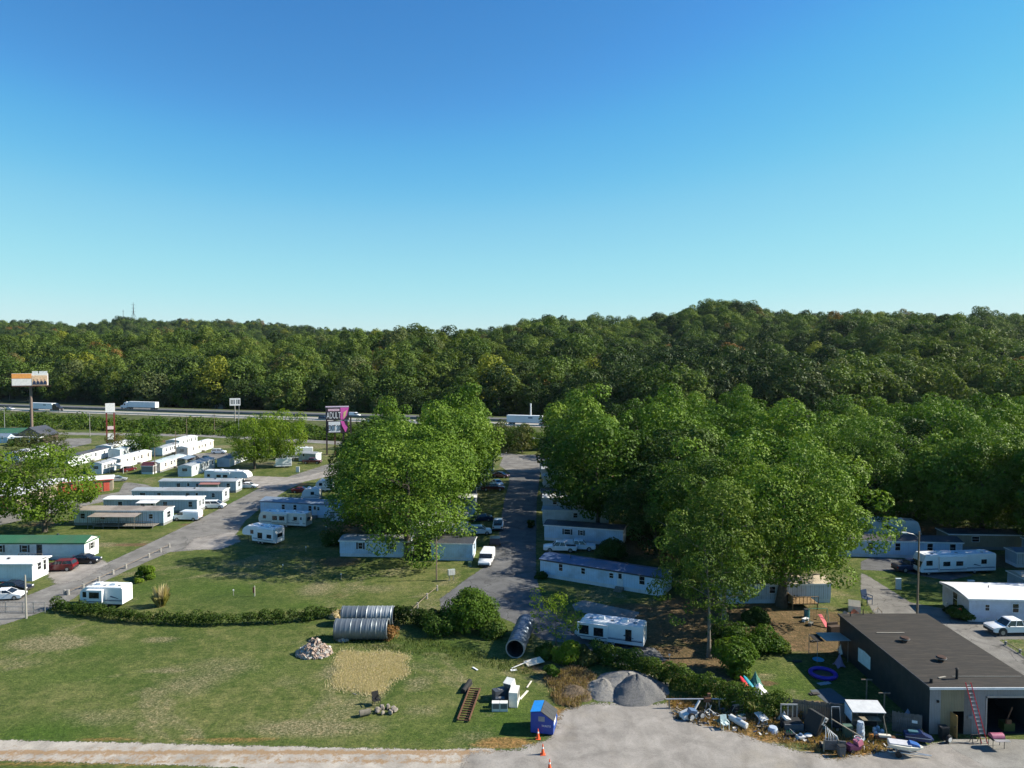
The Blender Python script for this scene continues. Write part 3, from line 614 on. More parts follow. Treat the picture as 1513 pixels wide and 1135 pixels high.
# ------------------------------------------------------------------ trees of the park
def tree(meshes, X, Y, s=1.0, rz=0, label='', group=None, sz=None, name='broadleaf_tree'):
    t = thing(name, label, 'tree', (X, Y, 0), rz, group); t.scale = (s, s, sz or s)
    c = link('crown', meshes[0], t); link('trunk', meshes[1], t); return t
OAK = make_tree_meshes('oak', 1, 12.6, 4.4, 26, 170, 2.6, 420, .38, LEAF_OAK, BARK, .75, 'dome', .04, 16)
ASH = make_tree_meshes('ash', 2, 8.5, 4.5, 24.5, 80, 2.2, 290, .36, LEAF_ASH, BARKP, .45, 'tall', .12, 16, flat=.75)
LOC = make_tree_meshes('locust', 3, 7.6, 3.4, 21.0, 60, 1.9, 240, .34, LEAF_ASH, BARKP, .32, 'tall', .15, 14, flat=.7, lean=1.5)
MAP = make_tree_meshes('maple', 4, 11.0, .6, 24, 160, 2.4, 330, .38, LEAF_OAK, BARK, .6, 'dome', .04, 14)
MID = [make_tree_meshes('grove', 20 + i, R, z0, z1, nl, 2.25, 190, .54, LEAF_OAK if i != 2 else LEAF_DARK, BARK, .42, sh, .05, 9)
       for i, (R, z0, z1, nl, sh) in enumerate([(8.5, 2.4, 22.5, 105, 'dome'), (7.2, 2.8, 24, 90, 'tall'), (9.0, 2.4, 21.5, 110, 'dome'), (6.5, 2.8, 22, 76, 'round')])]
LIM = make_tree_meshes('lime', 8, 8.8, 1.8, 16.5, 74, 2.3, 230, .48, LEAF_LIME, BARK, .45, 'dome', .06, 14)
OLV = make_tree_meshes('olive', 9, 8.0, 2, 15, 52, 2.1, 150, .5, LEAF_OLIVE, BARK, .4, 'round', .14, 14)
SML = make_tree_meshes('small', 10, 3.2, .6, 7.5, 26, 1.3, 110, .42, LEAF_BUSH, BARK, .15, 'round', .08, 6)
YOU = make_tree_meshes('young', 12, 2.6, 1.4, 6.8, 34, .75, 70, .22, LEAF_LIME, BARK, .07, 'round', .2, 14)
SMO = make_tree_meshes('smallolive', 13, 3.6, .6, 8.0, 28, 1.4, 100, .5, LEAF_OLIVE, BARK, .16, 'round', .12, 8)
# left row beside the main road
tree(MAP, -18.0, 122.5, 1.06, .3, 'huge leafy maple hanging over the white trailer left of the main road', sz=.94, name='maple_tree')
tree(MAP, -24.0, 133, .82, 2.1, 'bushy green tree standing just behind the huge maple left of the road', name='maple_tree', sz=.85)
for i, (X, Y, v, s, l) in enumerate([(-14.5, 141, 1, 1.0, 'tall tree second along the row left of the main road'), (-27, 150, 0, 1.0, 'tree of the left row, on its outer side'), (-13.8, 158, 0, 1.0, 'tree of the left row halfway up the main road'),
        (-31, 168, 2, .95, 'dark tree on the outer side of the left row'), (-12.6, 174, 0, 1.03, 'rounded tree of the left row, past halfway'), (-32, 187, 1, .92, 'outer tree of the left row near its end'), (-12.8, 191, 1, 1.05, 'last tall tree but one in the left row'), (-14.5, 209, 0, .93, 'last tree of the left row before the junction')]):
    tree(MID[v], X, Y, s, i * 1.3, l, 'trees in the row left of the main road')
# right of the main road
for i, (X, Y, v, s, l) in enumerate([(16.5, 138, 0, 1.05, 'dark tree nearest the road bend in the right row'), (16.2, 153, 1, 1.1, 'second tree of the row right of the main road'), (17.5, 170, 2, 1.04, 'third tree of the right row, wide and dark'), (16.8, 188, 0, 1.0, 'fourth tree of the right row'),
        (16.8, 208, 3, 1.05, 'fifth tree of the right row near the junction'), (33, 131, 2, 1.02, 'dark tree in the middle of the clump right of the road'), (35, 148, 0, 1.1, 'tall tree inside the clump right of the road'), (37, 168, 1, 1.08, 'tall narrow tree deep in the clump'), (36, 190, 0, 1.05, 'tree deep in the clump beyond the narrow one'),
        (29, 115, 3, .92, 'shadowed tree behind the blue-white trailer home'), (46, 121, 0, 1.0, 'tree behind the great oak, on its left'), (52, 138, 1, 1.02, 'tree behind the great oak'), (36, 213, 2, 1.0, 'far tree of the clump by the highway'), (24.5, 122, 2, .8, 'low dark tree at the end of the second right home'), (29, 138, 2, .95, 'dark tree filling the middle of the right clump'), (44, 109, 2, .85, 'dark tree right behind the crown of the great oak')]):
    tree(MID[v], X, Y, s, i * 1.7 + .5, l, 'trees in the clump right of the main road')
tree(OAK, 37.2, 98.5, .90, .4, 'great spreading oak over the tan-roofed home by the dark metal building', name='oak_tree', sz=.86)
tree(ASH, 26.0, 88, .80, 1.0, 'tall feathery ash with a pale trunk left of the great oak', name='ash_tree', sz=.86)
tree(LOC, 22.6, 81.5, .72, 2.0, 'slender leaning locust tree by the vine-covered fence', name='locust_tree', sz=.80)
tree(ASH, 28, 104, .92, 3.2, 'pale green ash rising behind the feathery one', name='ash_tree')
# right grove
rq = random.Random(4); k = 0
cells = []
for row, (Y, x0, x1, dx) in enumerate([(137, 84, 150, 12.5), (150, 66, 150, 13), (164, 54, 160, 13.5), (179, 52, 170, 14), (195, 52, 180, 14.5), (212, 54, 190, 15), (229, 56, 205, 15.5)]):
    X = x0
    while X < x1:
        cells.append((X + rq.uniform(-2.5, 2.5), Y + rq.uniform(-3.5, 3.5), row)); X += dx
for X, Y, row in cells:
    uu = CX + F * X / Y
    if uu > 1580 or (row < 2 and uu < 1290): continue
    zone = 'front' if row < 2 else ('middle' if row < 5 else 'back')
    tree(MID[rq.choice([0, 0, 1, 2, 3])], X, Y, rq.uniform(.88, 1.1), rq.uniform(0, 6), {'front': 'big shade tree at the front of the grove above the motorhome', 'middle': 'tall green tree within the grove at the right', 'back': 'tree at the back of the right grove, towards the hill'}[zone], 'trees in the %s of the right grove' % zone, sz=rq.uniform(.84, 1.0))
tree(MAP, 87, 133, .9, 1, 'broad dark shade tree at the right edge of the grove', name='maple_tree')
tree(MAP, 71, 143, .88, 3, 'broad shade tree behind the long fifth wheel', name='maple_tree')
for i, (X, Y) in enumerate([(91, 114), (95, 125), (88, 105.5), (103, 119)]):
    tree(MID[i % 4], X, Y, .95, i, 'shade tree just outside the right edge of the picture, behind the motorhome', 'shade trees beyond the right edge')
# left part
tree(LIM, -91, 139.5, 1.02, .2, 'bright yellow-green shade tree beside the green-roofed home', name='shade_tree')
tree(OLV, -106, 147, 1.05, 1.2, 'thin grey-green tree with reddish leaves at the left edge', name='shade_tree')
tree(LIM, -77, 215, .82, 1.0, 'light green tree among lawn trailers, the left of two', name='shade_tree', sz=.98)
tree(LIM, -71, 221, .86, 2.7, 'light green tree among lawn trailers, the right of two', name='shade_tree', sz=1.0)
tree(OLV, -150, 228, .98, 2.2, 'brownish green tree beside the dark-roofed white home', name='shade_tree', sz=.72)
tree(SML, -127, 245, 1.15, 0, 'small round green tree behind the white homes, by the sign legs', name='small_tree')
tree(SML, -122.5, 243, 1.1, 2, 'small dark green tree right of the sign legs', name='small_tree')
tree(SML, -143, 290, 1.25, 1, 'bushy tree on the verge of the frontage road', name='small_tree')
tree(SMO, -138, 250, .8, 3, 'yellowish small tree between white homes', name='small_tree')
for i, (X, Y, ms, s) in enumerate([(-6, 250, SMO, 1.0), (-1, 254, SML, 1.1), (3.5, 250, SMO, 1.2), (7, 256, SML, 1.0), (-10, 252, SML, .95), (-3, 262, SMO, 1.2), (5, 266, SML, 1.15)]):
    tree(ms, X, Y, s, i, ['yellowish thicket tree left of the road end', 'green thicket tree at the road end', 'golden-leaved thicket tree facing the road end', 'green thicket tree beside the lane under the highway', 'low green tree at the left of the thicket', 'tall olive tree at the back of the thicket', 'tall green tree at the back of the thicket'][i], 'thicket at the end of the main road', name='small_tree')
for i, (X, Y, ms, s) in enumerate([(18, 262, SML, 1.9), (28, 262, SML, 2.1), (38, 255, SML, 2.2), (22, 240, SML, 1.8), (-20, 262, SML, 1.7), (-30, 268, SMO, 1.6), (-42, 270, SML, 1.5), (-52, 262, SML, 1.3)]):
    tree(ms, X, Y, s, i, ['roadside tree right of the far junction', 'second roadside tree right of the far junction', 'third roadside tree right of the far junction', 'tree at the corner of the far junction', 'verge tree left of the road-end thicket', 'olive verge tree near the billboard', 'green verge tree near the billboard', 'low verge tree right of the billboard'][i], 'trees along the frontage road', name='small_tree')
tree(YOU, 5.2, 84.0, 1.06, 0, 'spindly yellow-green young tree left of the parked travel trailer', name='young_tree')
# bushes
def bush(px, py, w_, h, label, mat=LEAF_BUSH, leaf=.26, seed=1, n=16, per=260, name='bush', group=None, d=None):
    X, Y = P(px, py); rg = np.random.default_rng(seed); cs = []; hs = []; d = d or w_
    Y += d * .4
    for i in range(n):
        a = rg.uniform(0, 6.28); q = math.sqrt(rg.uniform(0, 1)) * .75; cs.append((math.cos(a) * q * w_ / 2, math.sin(a) * q * d / 2, rg.uniform(0, .62) * h * (1 - .5 * q))); hs.append(1.0)
    o = mass(name, label, cs, min(w_ * .27, h * .42), per, leaf, mat, seed, hs, None, None, 'bush'); o.location = (X, Y, 0)
    if group: o['group'] = group
    return o
bush(692, 940, 6.6, 5.6, 'large leafy bush beside the road bend, between pipes', leaf=.3, seed=1, n=26, per=330)
bush(655, 942, 4.5, 3.0, 'lower bush on the left flank of the large leafy bush', LEAF_VINE, seed=2, n=18)
bush(726, 945, 3.5, 2.6, 'low bush between the large bush and the dark pipe', LEAF_VINE, seed=3, n=14)
bush(212, 858, 2.4, 2.9, 'small upright shrub on the lawn below the rail fence', LEAF_LIME, seed=4, n=10, per=200)
bush(201, 862, 1.5, .9, 'low yellow-green clump at the foot of the upright shrub', LEAF_LIME, seed=5, n=6, per=140)
bush(1093, 1003, 3.9, 5.6, 'tall round bush at the corner of the vine-covered fence', seed=6, n=24, per=300)
bush(1133, 975, 4.6, 3.8, 'rounded bush behind the play yard', seed=7, n=18, per=260)
bush(1158, 968, 2.8, 2.2, 'loose bush at the right end of the shrub row', LEAF_VINE, seed=8, n=12)
bush(1082, 968, 4.4, 5.2, 'bush behind the tall round one under the ash', LEAF_VINE, seed=9, n=14)
bush(838, 985, 3.4, 3.0, 'yellow-green bush at the start of the vine fence', LEAF_LIME, seed=10, n=18, per=240)
bush(806, 975, 2.6, 1.6, 'scrubby bush beside the mouth of the dark pipe', LEAF_VINE, seed=11, n=12)
bush(815, 1005, 1.8, 1.8, 'dark scrub behind the boards by the straw bank', LEAF_BUSH, seed=12, n=10)
bush(862, 985, 3.0, 1.8, 'brownish scrub in front of the travel trailer', LEAF_OLIVE, seed=13, n=12)
bush(800, 856, 1.8, 1.6, 'clipped bush at the end of the blue-white trailer home', LEAF_DARK, seed=14, n=10)
bush(1182, 890, 6.0, 2.6, 'shrubs beside the wooden deck below the oak', LEAF_BUSH, seed=15, n=20)
bush(1120, 925, 3.5, 1.8, 'dark low shrub around the foot of the oak', LEAF_DARK, seed=16, n=14)
bush(1428, 920, 2.6, 2.2, 'dark shrub at the corner of the white-roofed home', LEAF_DARK, seed=17, n=14)
bush(1408, 908, 1.6, 1.6, 'small dark shrub behind the orange disc', LEAF_DARK, seed=18, n=10)
bush(490, 808, 5.0, 3.6, 'dark bush on the lawn right of the fifth wheel trailer', LEAF_DARK, seed=19, n=20)
bush(497, 915, 2.0, 1.4, 'straw-coloured clump left of the grey pipes', STRAW, seed=20, n=10)
bush(575, 948, 2.2, 2.0, 'rusty-leaved sapling growing over the pipe end', LEAF_RUST, .24, seed=21, n=10, per=80)
bush(828, 790, 3.4, 3.4, 'dark bush beside the pickups right of the road', LEAF_DARK, seed=22, n=14)
bush(785, 780, 1.6, 2.6, 'dark narrow bush on the right verge', LEAF_DARK, seed=23, n=8)
bush(905, 830, 4.5, 4.8, 'leafy bush hiding the middle of the second right home', LEAF_DARK, .3, seed=24, n=20)
bush(20, 660, 10, 3.0, 'round green bushes left of the brown cabin', LEAF_BUSH, .5, seed=25, n=20, per=150)
# pampas grass
t = thing('pampas_grass', 'tall tan pampas grass clump on the lawn right of the camper', 'ornamental grass', (*P(238, 896), 0))
rg = np.random.default_rng(31); n = 700; a = rg.uniform(0, 6.28, n); h = rg.uniform(.8, 1.9, n); lean = rg.uniform(.1, .55, n)
def blades(a, h, lean, w_, base_r):
    n = len(a); r0 = base_r * np.sqrt(rg.uniform(0, 1, n)); x0 = np.cos(a) * r0; y0 = np.sin(a) * r0; dx = np.cos(a) * lean; dy = np.sin(a) * lean
    px = -np.sin(a) * w_; py = np.cos(a) * w_
    V = np.stack([np.stack([x0 - px, y0 - py, 0 * h], 1), np.stack([x0 + px, y0 + py, 0 * h], 1), np.stack([x0 + dx * h * .6 + px, y0 + dy * h * .6 + py, h * .75], 1), np.stack([x0 + dx * h, y0 + dy * h, h * (1 - .25 * lean)], 1)], 1)
    return V.reshape(-1, 3), np.arange(4 * n).reshape(n, 4), np.repeat(rg.uniform(0, 1, n), 4)
V, Fq, tt = blades(a, h, lean, .03, .5); link('blades', npmesh('blades', V, Fq, [leafmat('pampas_leaf', [(0, (.2, .2, .07)), (1, (.5, .42, .2))])], {'tint': tt}), t)
a = rg.uniform(0, 6.28, 160); V, Fq, tt = blades(a, rg.uniform(2.2, 3.3, 160), rg.uniform(.05, .3, 160), .05, .45); link('plumes', npmesh('plumes', V, Fq, [STRAW], {'tint': tt}), t)
# hedges: vines over chain-link fences
def hedge(name, label, pts, w_, h, step, per, leaf, mat, seed, r=.8):
    rg = np.random.default_rng(seed); cs = []; pts = [np.array(p) for p in pts]
    for a, b_ in zip(pts[:-1], pts[1:]):
        L = np.linalg.norm(b_ - a)
        for q in np.arange(0, L, step):
            c = a + (b_ - a) * q / L
            for zz in np.arange(.3, h - r * .3, r * .9): cs.append((c[0] + rg.uniform(-.3, .3) * w_, c[1] + rg.uniform(-.35, .35) * w_, zz + rg.uniform(-.15, .2)))
    x, y = pts[0]; cs = [(c[0] - x, c[1] - y, c[2]) for c in cs]
    o = mass(name, label, cs, r, per, leaf, mat, seed, None, None, None, 'hedge'); o.location = (x, y, 0); return o
hedge('hedge', 'long low hedge of vines between the park lawn and the field', pp((78, 900), (120, 909), (200, 920), (300, 924), (420, 920), (495, 912)), 1.0, 1.6, .5, 120, .17, LEAF_HEDGE, 41, .66)
hedge('hedge', 'leafy hedge running from the grey pipes to the large bush', pp((585, 918), (620, 925), (660, 928)), 1.3, 2.4, .5, 130, .2, LEAF_HEDGE, 42, .7)
hedge('hedge', 'vine-covered fence curving from the travel trailer to the wooden fence', pp((878, 975), (930, 992), (985, 1010), (1040, 1030), (1090, 1048), (1130, 1058), (1158, 1058)), 1.3, 2.3, .45, 150, .18, LEAF_VINE, 43, .75)
# dry tall grass and scrub (uncountable)
rg = np.random.default_rng(50)
def grassfield(name, label, poly, n, h, mat, wd=.035, jit=.5):
    poly = np.array(poly); x0, y0 = poly.min(0); x1, y1 = poly.max(0); Q = np.stack([rg.uniform(x0, x1, n * 2), rg.uniform(y0, y1, n * 2)], 1)
    ins = np.zeros(len(Q), bool)
    for i in range(len(poly)):
        ax, ay = poly[i]; bx, by = poly[(i + 1) % len(poly)]; ins ^= ((ay > Q[:, 1]) != (by > Q[:, 1])) & (Q[:, 0] < (bx - ax) * (Q[:, 1] - ay) / (by - ay + 1e-12) + ax)
    cl = np.sin(Q[:, 0] * 2.3 + 1) * np.sin(Q[:, 1] * 1.9) + np.sin(Q[:, 0] * .9 + Q[:, 1] * 1.3)
    Q = Q + rg.normal(0, jit * .35, Q.shape); Q = Q[ins & (rg.uniform(-1.6, 1.2, len(Q)) < cl + .5)][:n]; m = len(Q); a = rg.uniform(0, 6.28, m); hh = h * rg.uniform(.5, 1.2, m)
    V, Fq, tt = blades(a, hh, rg.uniform(.1, .7, m), wd, 0.001); V = V + np.repeat(np.column_stack([Q, np.zeros(m)]), 4, axis=0)
    o = kind(link(name, npmesh(name, V, Fq, [mat], {'tint': tt})), 'stuff'); o['label'] = label
grassfield('dry_grass', 'patch of tall straw-yellow grass in the field', pp((508, 962), (530, 968), (560, 963), (600, 970), (594, 984), (600, 996), (578, 1004), (566, 1020), (545, 1027), (530, 1016), (512, 1022), (490, 1014), (502, 994), (500, 978)), 42000, .2, leafmat('straw_pale', [(.0, (.46, .36, .22)), (.5, (.78, .65, .42)), (1, (.95, .84, .62))], trans=.3), .02, 1.3)
grassfield('straw_weeds', 'dry weeds along the gravel yard edge and junk row', pp((985, 1030), (1060, 1035), (1170, 1062), (1290, 1090), (1330, 1105), (1250, 1120), (1160, 1100), (1080, 1078), (1000, 1062)), 9000, .28, leafmat('rusty_straw', [(0, (.16, .09, .035)), (.5, (.34, .2, .08)), (1, (.5, .36, .17))]), .035)
grassfield('straw_bank', 'bank of dead straw beside the gravel pile', pp((805, 1002), (850, 985), (880, 1000), (872, 1030), (850, 1046), (822, 1040)), 5500, .45, leafmat('dead_brush', [(0, (.1, .06, .035)), (.5, (.3, .2, .11)), (1, (.55, .42, .25))]), .03)
grassfield('verge_weeds', 'rough weeds below the hedge and around the pipes', pp((440, 935), (500, 940), (640, 945), (780, 985), (790, 1000), (600, 965), (500, 955)), 5000, .35, leafmat('weed', [(0, (.05, .09, .02)), (.6, (.15, .17, .05)), (1, (.36, .29, .13))]), .03)

rs = random.Random(77); mb = MB()
for k in range(420):
    q = rs.random(); px = 1000 + 330 * q; py = 1048 + 48 * q + rs.uniform(-8, 22) - 6 * abs(q - .5); x, y = P(px, py); s_ = rs.uniform(.06, .32)
    mb.mat(rs.choice((0, 0, 1, 2, 3))).cbox((x, y, s_ * .25), (s_ * rs.uniform(.5, 2.4), s_ * rs.uniform(.3, .8), s_ * rs.uniform(.1, .6)), (rs.uniform(-.5, .5), rs.uniform(-.5, .5), rs.uniform(0, 3)))
o = kind(mb.build('debris', [M('debris_dark', (.03, .03, .03), .8), M('debris_pale', (.5, .5, .5), .6), M('debris_wood', (.22, .16, .1), .8), M('debris_blue', (.1, .14, .22), .6)]), 'stuff'); o['label'] = 'small scraps and litter strewn along the junk row'
# ------------------------------------------------------------------ buildings
GL = glassm(); CURT = M('curtain', (.32, .33, .34), .8); TRIMW = M('trim_white', (.72, .73, .74), .5); TRIMD = M('trim_dark', (.06, .065, .08), .5)
WOODG = M('wood_grey', (.24, .22, .19), .85, 0, .3, 4, rib=('X', .15)); WOODB = M('wood_brown', (.30, .19, .09), .8, 0, .3, 4, rib=('X', .15))
CONCM = M('concrete', (.36, .35, .33), .9, 0, .2, 3, bump=.3); DOORW = M('door_white', (.62, .64, .67), .4); BLK = M('black_rubber', (.02, .02, .022), .8)
def wall_m(n, c, ax='X', rd=.25, sp=.4): return M(n + ax, c, .55, 0, .07, .9, rib=(ax, sp if ax != 'Z' else .2), ribdark=rd, dirt=.4)
W_WHITE = wall_m('siding_white', (.70, .75, .80)); W_BLUE = wall_m('siding_shade_blue', (.50, .65, .82)); W_WHITEZ = wall_m('lap_white', (.76, .78, .80), 'Z'); W_CREAM = wall_m('siding_cream', (.62, .56, .46))  # blue of open shade is put into the white and pale blue siding
W_GREYB = wall_m('siding_grey_blue', (.50, .57, .64), 'X', .5, .62); W_OLD = wall_m('siding_weathered', (.50, .60, .66), 'X', .7, .8); W_TAN = wall_m('siding_tan', (.42, .36, .27)); W_LILAC = wall_m('lap_lilac', (.60, .63, .74), 'Z'); W_GREY = wall_m('siding_grey', (.30, .31, .33))
W_PINK = wall_m('siding_pink', (.75, .66, .60)); W_BROWN = wall_m('siding_brown', (.10, .07, .055))
def roof_m(n, c, metal=.0, dirt=.5): return M(n, c, .5, metal, .10, .6, rib=('X', .6), ribdark=.16, dirt=dirt, spec=.4)
R_WHITE = roof_m('roof_white', (.72, .73, .74), 0, .25); R_GREY = roof_m('roof_grey', (.42, .45, .48)); R_BLUE = roof_m('roof_blue_grey', (.22, .29, .38)); R_DARK = roof_m('roof_dark', (.07, .075, .09)); R_GREEN = roof_m('roof_green', (.05, .17, .085), 0, .2)
R_RUST = roof_m('roof_rusty', (.42, .36, .31), 0, .9); R_TAN = roof_m('roof_tan', (.50, .42, .33)); R_PALE = roof_m('roof_pale_blue', (.46, .54, .56)); R_RED = roof_m('roof_maroon', (.13, .035, .04))
SKIRT = M('skirting', (.62, .66, .72), .7, 0, .08, 1, rib=('X', .3), dirt=.3); SKIRTG = M('skirting_grey', (.30, .31, .32), .7, 0, .1, 1, rib=('X', .3), dirt=.3)
def window(t, x, z, w_, h, side='front', W=4.2, L=18, trim=TRIMW, shut=None, pane=GL, fr=.06):
    """window in a wall of a home; side front|back|left|right; x along that wall"""
    e = .035
    def put(mb, a0, z0, a1, z1, d0, d1):
        if side == 'front': mb.box(a0, -d1, z0, a1, -d0, z1)
        elif side == 'back': mb.box(a0, W + d0, z0, a1, W + d1, z1)
        elif side == 'left': mb.box(-d1, a0, z0, -d0, a1, z1)
        else: mb.box(L + d0, a0, z0, L + d1, a1, z1)
        return mb
    mb = MB(); x0, x1, z0, z1 = x - w_ / 2, x + w_ / 2, z - h / 2, z + h / 2
    put(mb, x0 - fr, z0 - fr, x1 + fr, z0, .002, .05); put(mb, x0 - fr, z1, x1 + fr, z1 + fr, .002, .05); put(mb, x0 - fr, z0, x0, z1, .002, .05); put(mb, x1, z0, x1 + fr, z1, .002, .05)
    put(mb, x0, z - .02, x1, z + .02, .012, .04)
    f = mb.build('window', trim, t)
    put(MB(), x0, z0, x1, z1, .002, .022).build('pane', pane, f)
    if shut:
        mb = MB(); put(mb, x0 - fr - .32, z0 - fr, x0 - fr - .02, z1 + fr, .002, .04); put(mb, x1 + fr + .02, z0 - fr, x1 + fr + .32, z1 + fr, .002, .04); mb.build('shutters', shut, f)
def home(label, a, b, W=4.2, H=2.9, rise=.28, wall=W_WHITE, roof=R_WHITE, wins=(), door=None, ends=(), skirt=SKIRT, trim=TRIMW, shut=None, steps=True, group=None, over=.16, z0=.55, fascia=None, name='mobile_home', doorcol=DOORW, bay=0, vents=2, backwins=()):
    a = Vector(a).to_2d(); b = Vector(b).to_2d(); L = (b - a).length; rz = math.atan2(b.y - a.y, b.x - a.x)
    t = thing(name, label, 'mobile home' if name == 'mobile_home' else name.replace('_', ' '), (a.x, a.y, 0), rz, group)
    n = 4 if rise > .35 else 3
    prof = [(0, z0), (W, z0), (W, H), (W * .75, H + rise * .62), (W * .5, H + rise), (W * .25, H + rise * .62), (0, H)] if n == 3 else [(0, z0), (W, z0), (W, H), (W * .5, H + rise), (0, H)]
    MB().prism(prof, 'x', 0, L).build('wall', wall, t)
    MB().box(.04, .04, -.05, L - .04, W - .04, z0 + .0).build('skirting', skirt, t)
    top = prof[2:]
    mb = MB(); th = .06
    pr = [(u, z_ + .004) for u, z_ in top]; pr[0] = (W + over, H - .05); pr[-1] = (-over, H - .05)
    mb.prism(pr + [(u, z_ + th) for u, z_ in pr[::-1]], 'x', -over, L + over); mb.build('roof', roof, t)
    mb = MB(); mb.box(-over, -over - .03, H - .2, L + over, -over, H + .0); mb.box(-over, W + over, H - .2, L + over, W + over + .03, H); mb.box(L + over, -over, H - .16, L + over + .03, W + over, H + .02); mb.box(-over - .03, -over, H - .16, -over, W + over, H + .02)
    mb.build('fascia', fascia or trim, t)
    if vents:
        r = random.Random(int(L * 100)); mb = MB()
        for k in range(vents): x = L * (k + .5 + r.uniform(-.2, .2)) / vents; y = W * r.uniform(.3, .6); mb.box(x - .16, y - .16, H + .1, x + .16, y + .16, H + rise + .22) if k % 2 else mb.tube((x, y, H), (x, y, H + rise + .35), .06)
        mb.build('roof_vent', TRIMD, t)
    for w_ in wins: window(t, w_[0] * L, w_[3] if len(w_) > 3 else z0 + 1.35, w_[1], w_[2], 'front', W, L, trim, shut)
    for w_ in ends: window(t, W * w_[1], z0 + 1.35, w_[2], w_[3], w_[0], W, L, trim, shut if w_[2] < 1.5 else None)
    for w_ in backwins: window(t, w_ * L, z0 + 1.4, .8, 1.0, 'back', W, L, trim)
    if door is not None:
        x = door * L; d = MB().box(x - .46, -.05, z0 + .05, x + .46, -.002, z0 + 2.05).build('door', doorcol, t); MB().box(x - .25, -.065, z0 + 1.1, x + .25, -.052, z0 + 1.85).build('door_pane', GL, d); MB().box(x + .3, -.1, z0 + .95, x + .38, -.051, z0 + 1.03).build('handle', TRIMD, d)
        if steps:
            mb = MB()
            for k in range(3): mb.box(x - .6, -.35 - .3 * k - .3, 0, x + .6, -.06 - .3 * k if k == 0 else -.35 - .3 * k, z0 - .06 - .18 * k)
            mb.build('steps', WOODG if steps != 'c' else CONCM, t)
    return t
def Ax(X0, X1, Y): return (X0, Y), (X1, Y)
def Ay(X, Y0, Y1): return (X, Y0), (X, Y1)
def deck(t, x0, x1, y0, y1, z, mat, rail=True):
    mb = MB(); mb.box(x0, y0, z - .12, x1, y1, z)
    for x in (x0 + .1, x1 - .1): mb.box(x - .06, y0 + .02, 0, x + .06, y0 + .14, z - .12)
    mb.build('deck', mat, t)
    if rail:
        mb = MB()
        for x in np.linspace(x0, x1, int((x1 - x0) / .5) + 1): mb.box(x - .03, y0, z, x + .03, y0 + .06, z + .9)
        mb.box(x0, y0 - .02, z + .9, x1, y0 + .1, z + .96); mb.build('railing', mat, t)
def awning(t, x0, x1, y0, y1, z, mat, posts=TRIMW, n=3):
    mb = MB(); mb.prism([(y1, z + .25), (y1, z + .32), (y0, z + .07), (y0, z)], 'x', x0, x1); mb.build('awning', mat, t)
    for x in np.linspace(x0 + .1, x1 - .1, n): MB().box(x - .04, y0 + .05, 0, x + .04, y0 + .13, z + .02).build('post', posts, t)
# left column of homes
t = home('long white home with a green metal roof and dark shutters', (-91, 120.5), (-72, 120.5), wall=W_WHITEZ, roof=R_GREEN, H=2.9, rise=.75, wins=[(.08, .9, 1.1), (.47, .9, 1.1), (.25, .9, 1.1)], door=.6, ends=[('right', .5, .8, 1.0)], shut=TRIMD, fascia=R_GREEN, doorcol=TRIMD, steps=False)
deck(t, 9.5, 13.4, -2.4, -.1, .75, WOODG)
home('white home with a flat pale roof at the left edge, nearest the gate', (-90, 109), (-73.2, 109), 3.9, 2.8, .2, W_WHITE, R_WHITE, [(.2, .9, .8), (.6, .9, .8)], None, [('right', .42, .8, 1.0), ('right', .75, .6, 1.9)], over=.35)
t = home('weathered pale blue home with a rusty patched roof and a sagging porch', (-88.5, 144.8), (-70.2, 144.4), 4.2, 3.1, .4, W_OLD, R_RUST, [(.1, .9, 1.0), (.32, .9, 1.1), (.86, .8, .9)], .55, [('right', .5, 1.3, 1.2)], SKIRTG, steps=False)
awning(t, 4.5, 14, -3.0, -.1, 2.35, R_RUST, WOODG, 4); deck(t, 5.5, 17.5, -2.7, -.1, .55, WOODG, True)
t = home('grey-sided home with a bright white flat roof behind the porch home', (-89, 156.3), (-68.5, 156), 4.0, 2.95, .22, W_GREYB, R_WHITE, [(.18, .9, 1.0), (.42, .9, 1.0), (.66, .9, 1.0), (.93, .8, 1.1)], .52, [('right', .35, .6, 1.2), ('right', .75, .6, 1.2)], SKIRTG)
awning(t, 8.2, 12.5, -2.2, -.1, 2.5, R_WHITE, TRIMW, 2)
home('grey home with a ribbed grey roof, third up the left street', (-88, 166.2), (-67, 166), 4.0, 2.95, .25, W_GREYB, R_GREY, [(.12, 1.2, 1.0), (.3, .8, 1.0), (.62, .9, .9), (.9, .7, .9)], .72, [('right', .5, 1.0, 1.1)], SKIRTG)
t = home('grey-blue home with a red and white striped awning, fourth up the left street', (-87.8, 178.8), (-68.6, 178.5), 4.0, 2.9, .25, W_GREYB, R_GREY, [(.25, .9, .9), (.5, .8, .8), (.9, .8, .9)], .38, [('right', .5, 1.2, 1.2)], SKIRTG)
awning(t, 10.5, 15.5, -1.6, -.1, 2.3, M('awning_stripe', (.42, .2, .18), .7, rib=('X', .5), ribdark=.7), TRIMW, 2)
home('long pale blue home with a blue-grey metal roof behind the white campers', (-54.2, 154.6), (-35.2, 150.2), 4.3, 2.95, .5, W_BLUE, R_BLUE, [(.28, .7, 1.0), (.42, .7, 1.1), (.6, .7, 1.1), (.7, .5, .7)], .66, [('right', .5, .8, 1.0)], fascia=M('fascia_blue', (.14, .19, .28), .5))
home('white home with black shutters showing under the huge maple', (-29.5, 122.5), (-17.5, 121.8), 4.2, 2.8, .3, W_BLUE, R_GREY, [(.3, .7, 1.0), (.75, .7, 1.0)], None, [('left', .5, .8, 1.0)], shut=TRIMD)
home('pale home with a dark roof closest to the road, right of the huge maple', (-13.6, 120.3), (-6.6, 119.8), 4.6, 2.95, .3, W_BLUE, R_DARK, [], None, [('right', .5, 1.0, 1.0)], vents=1)
k = 0
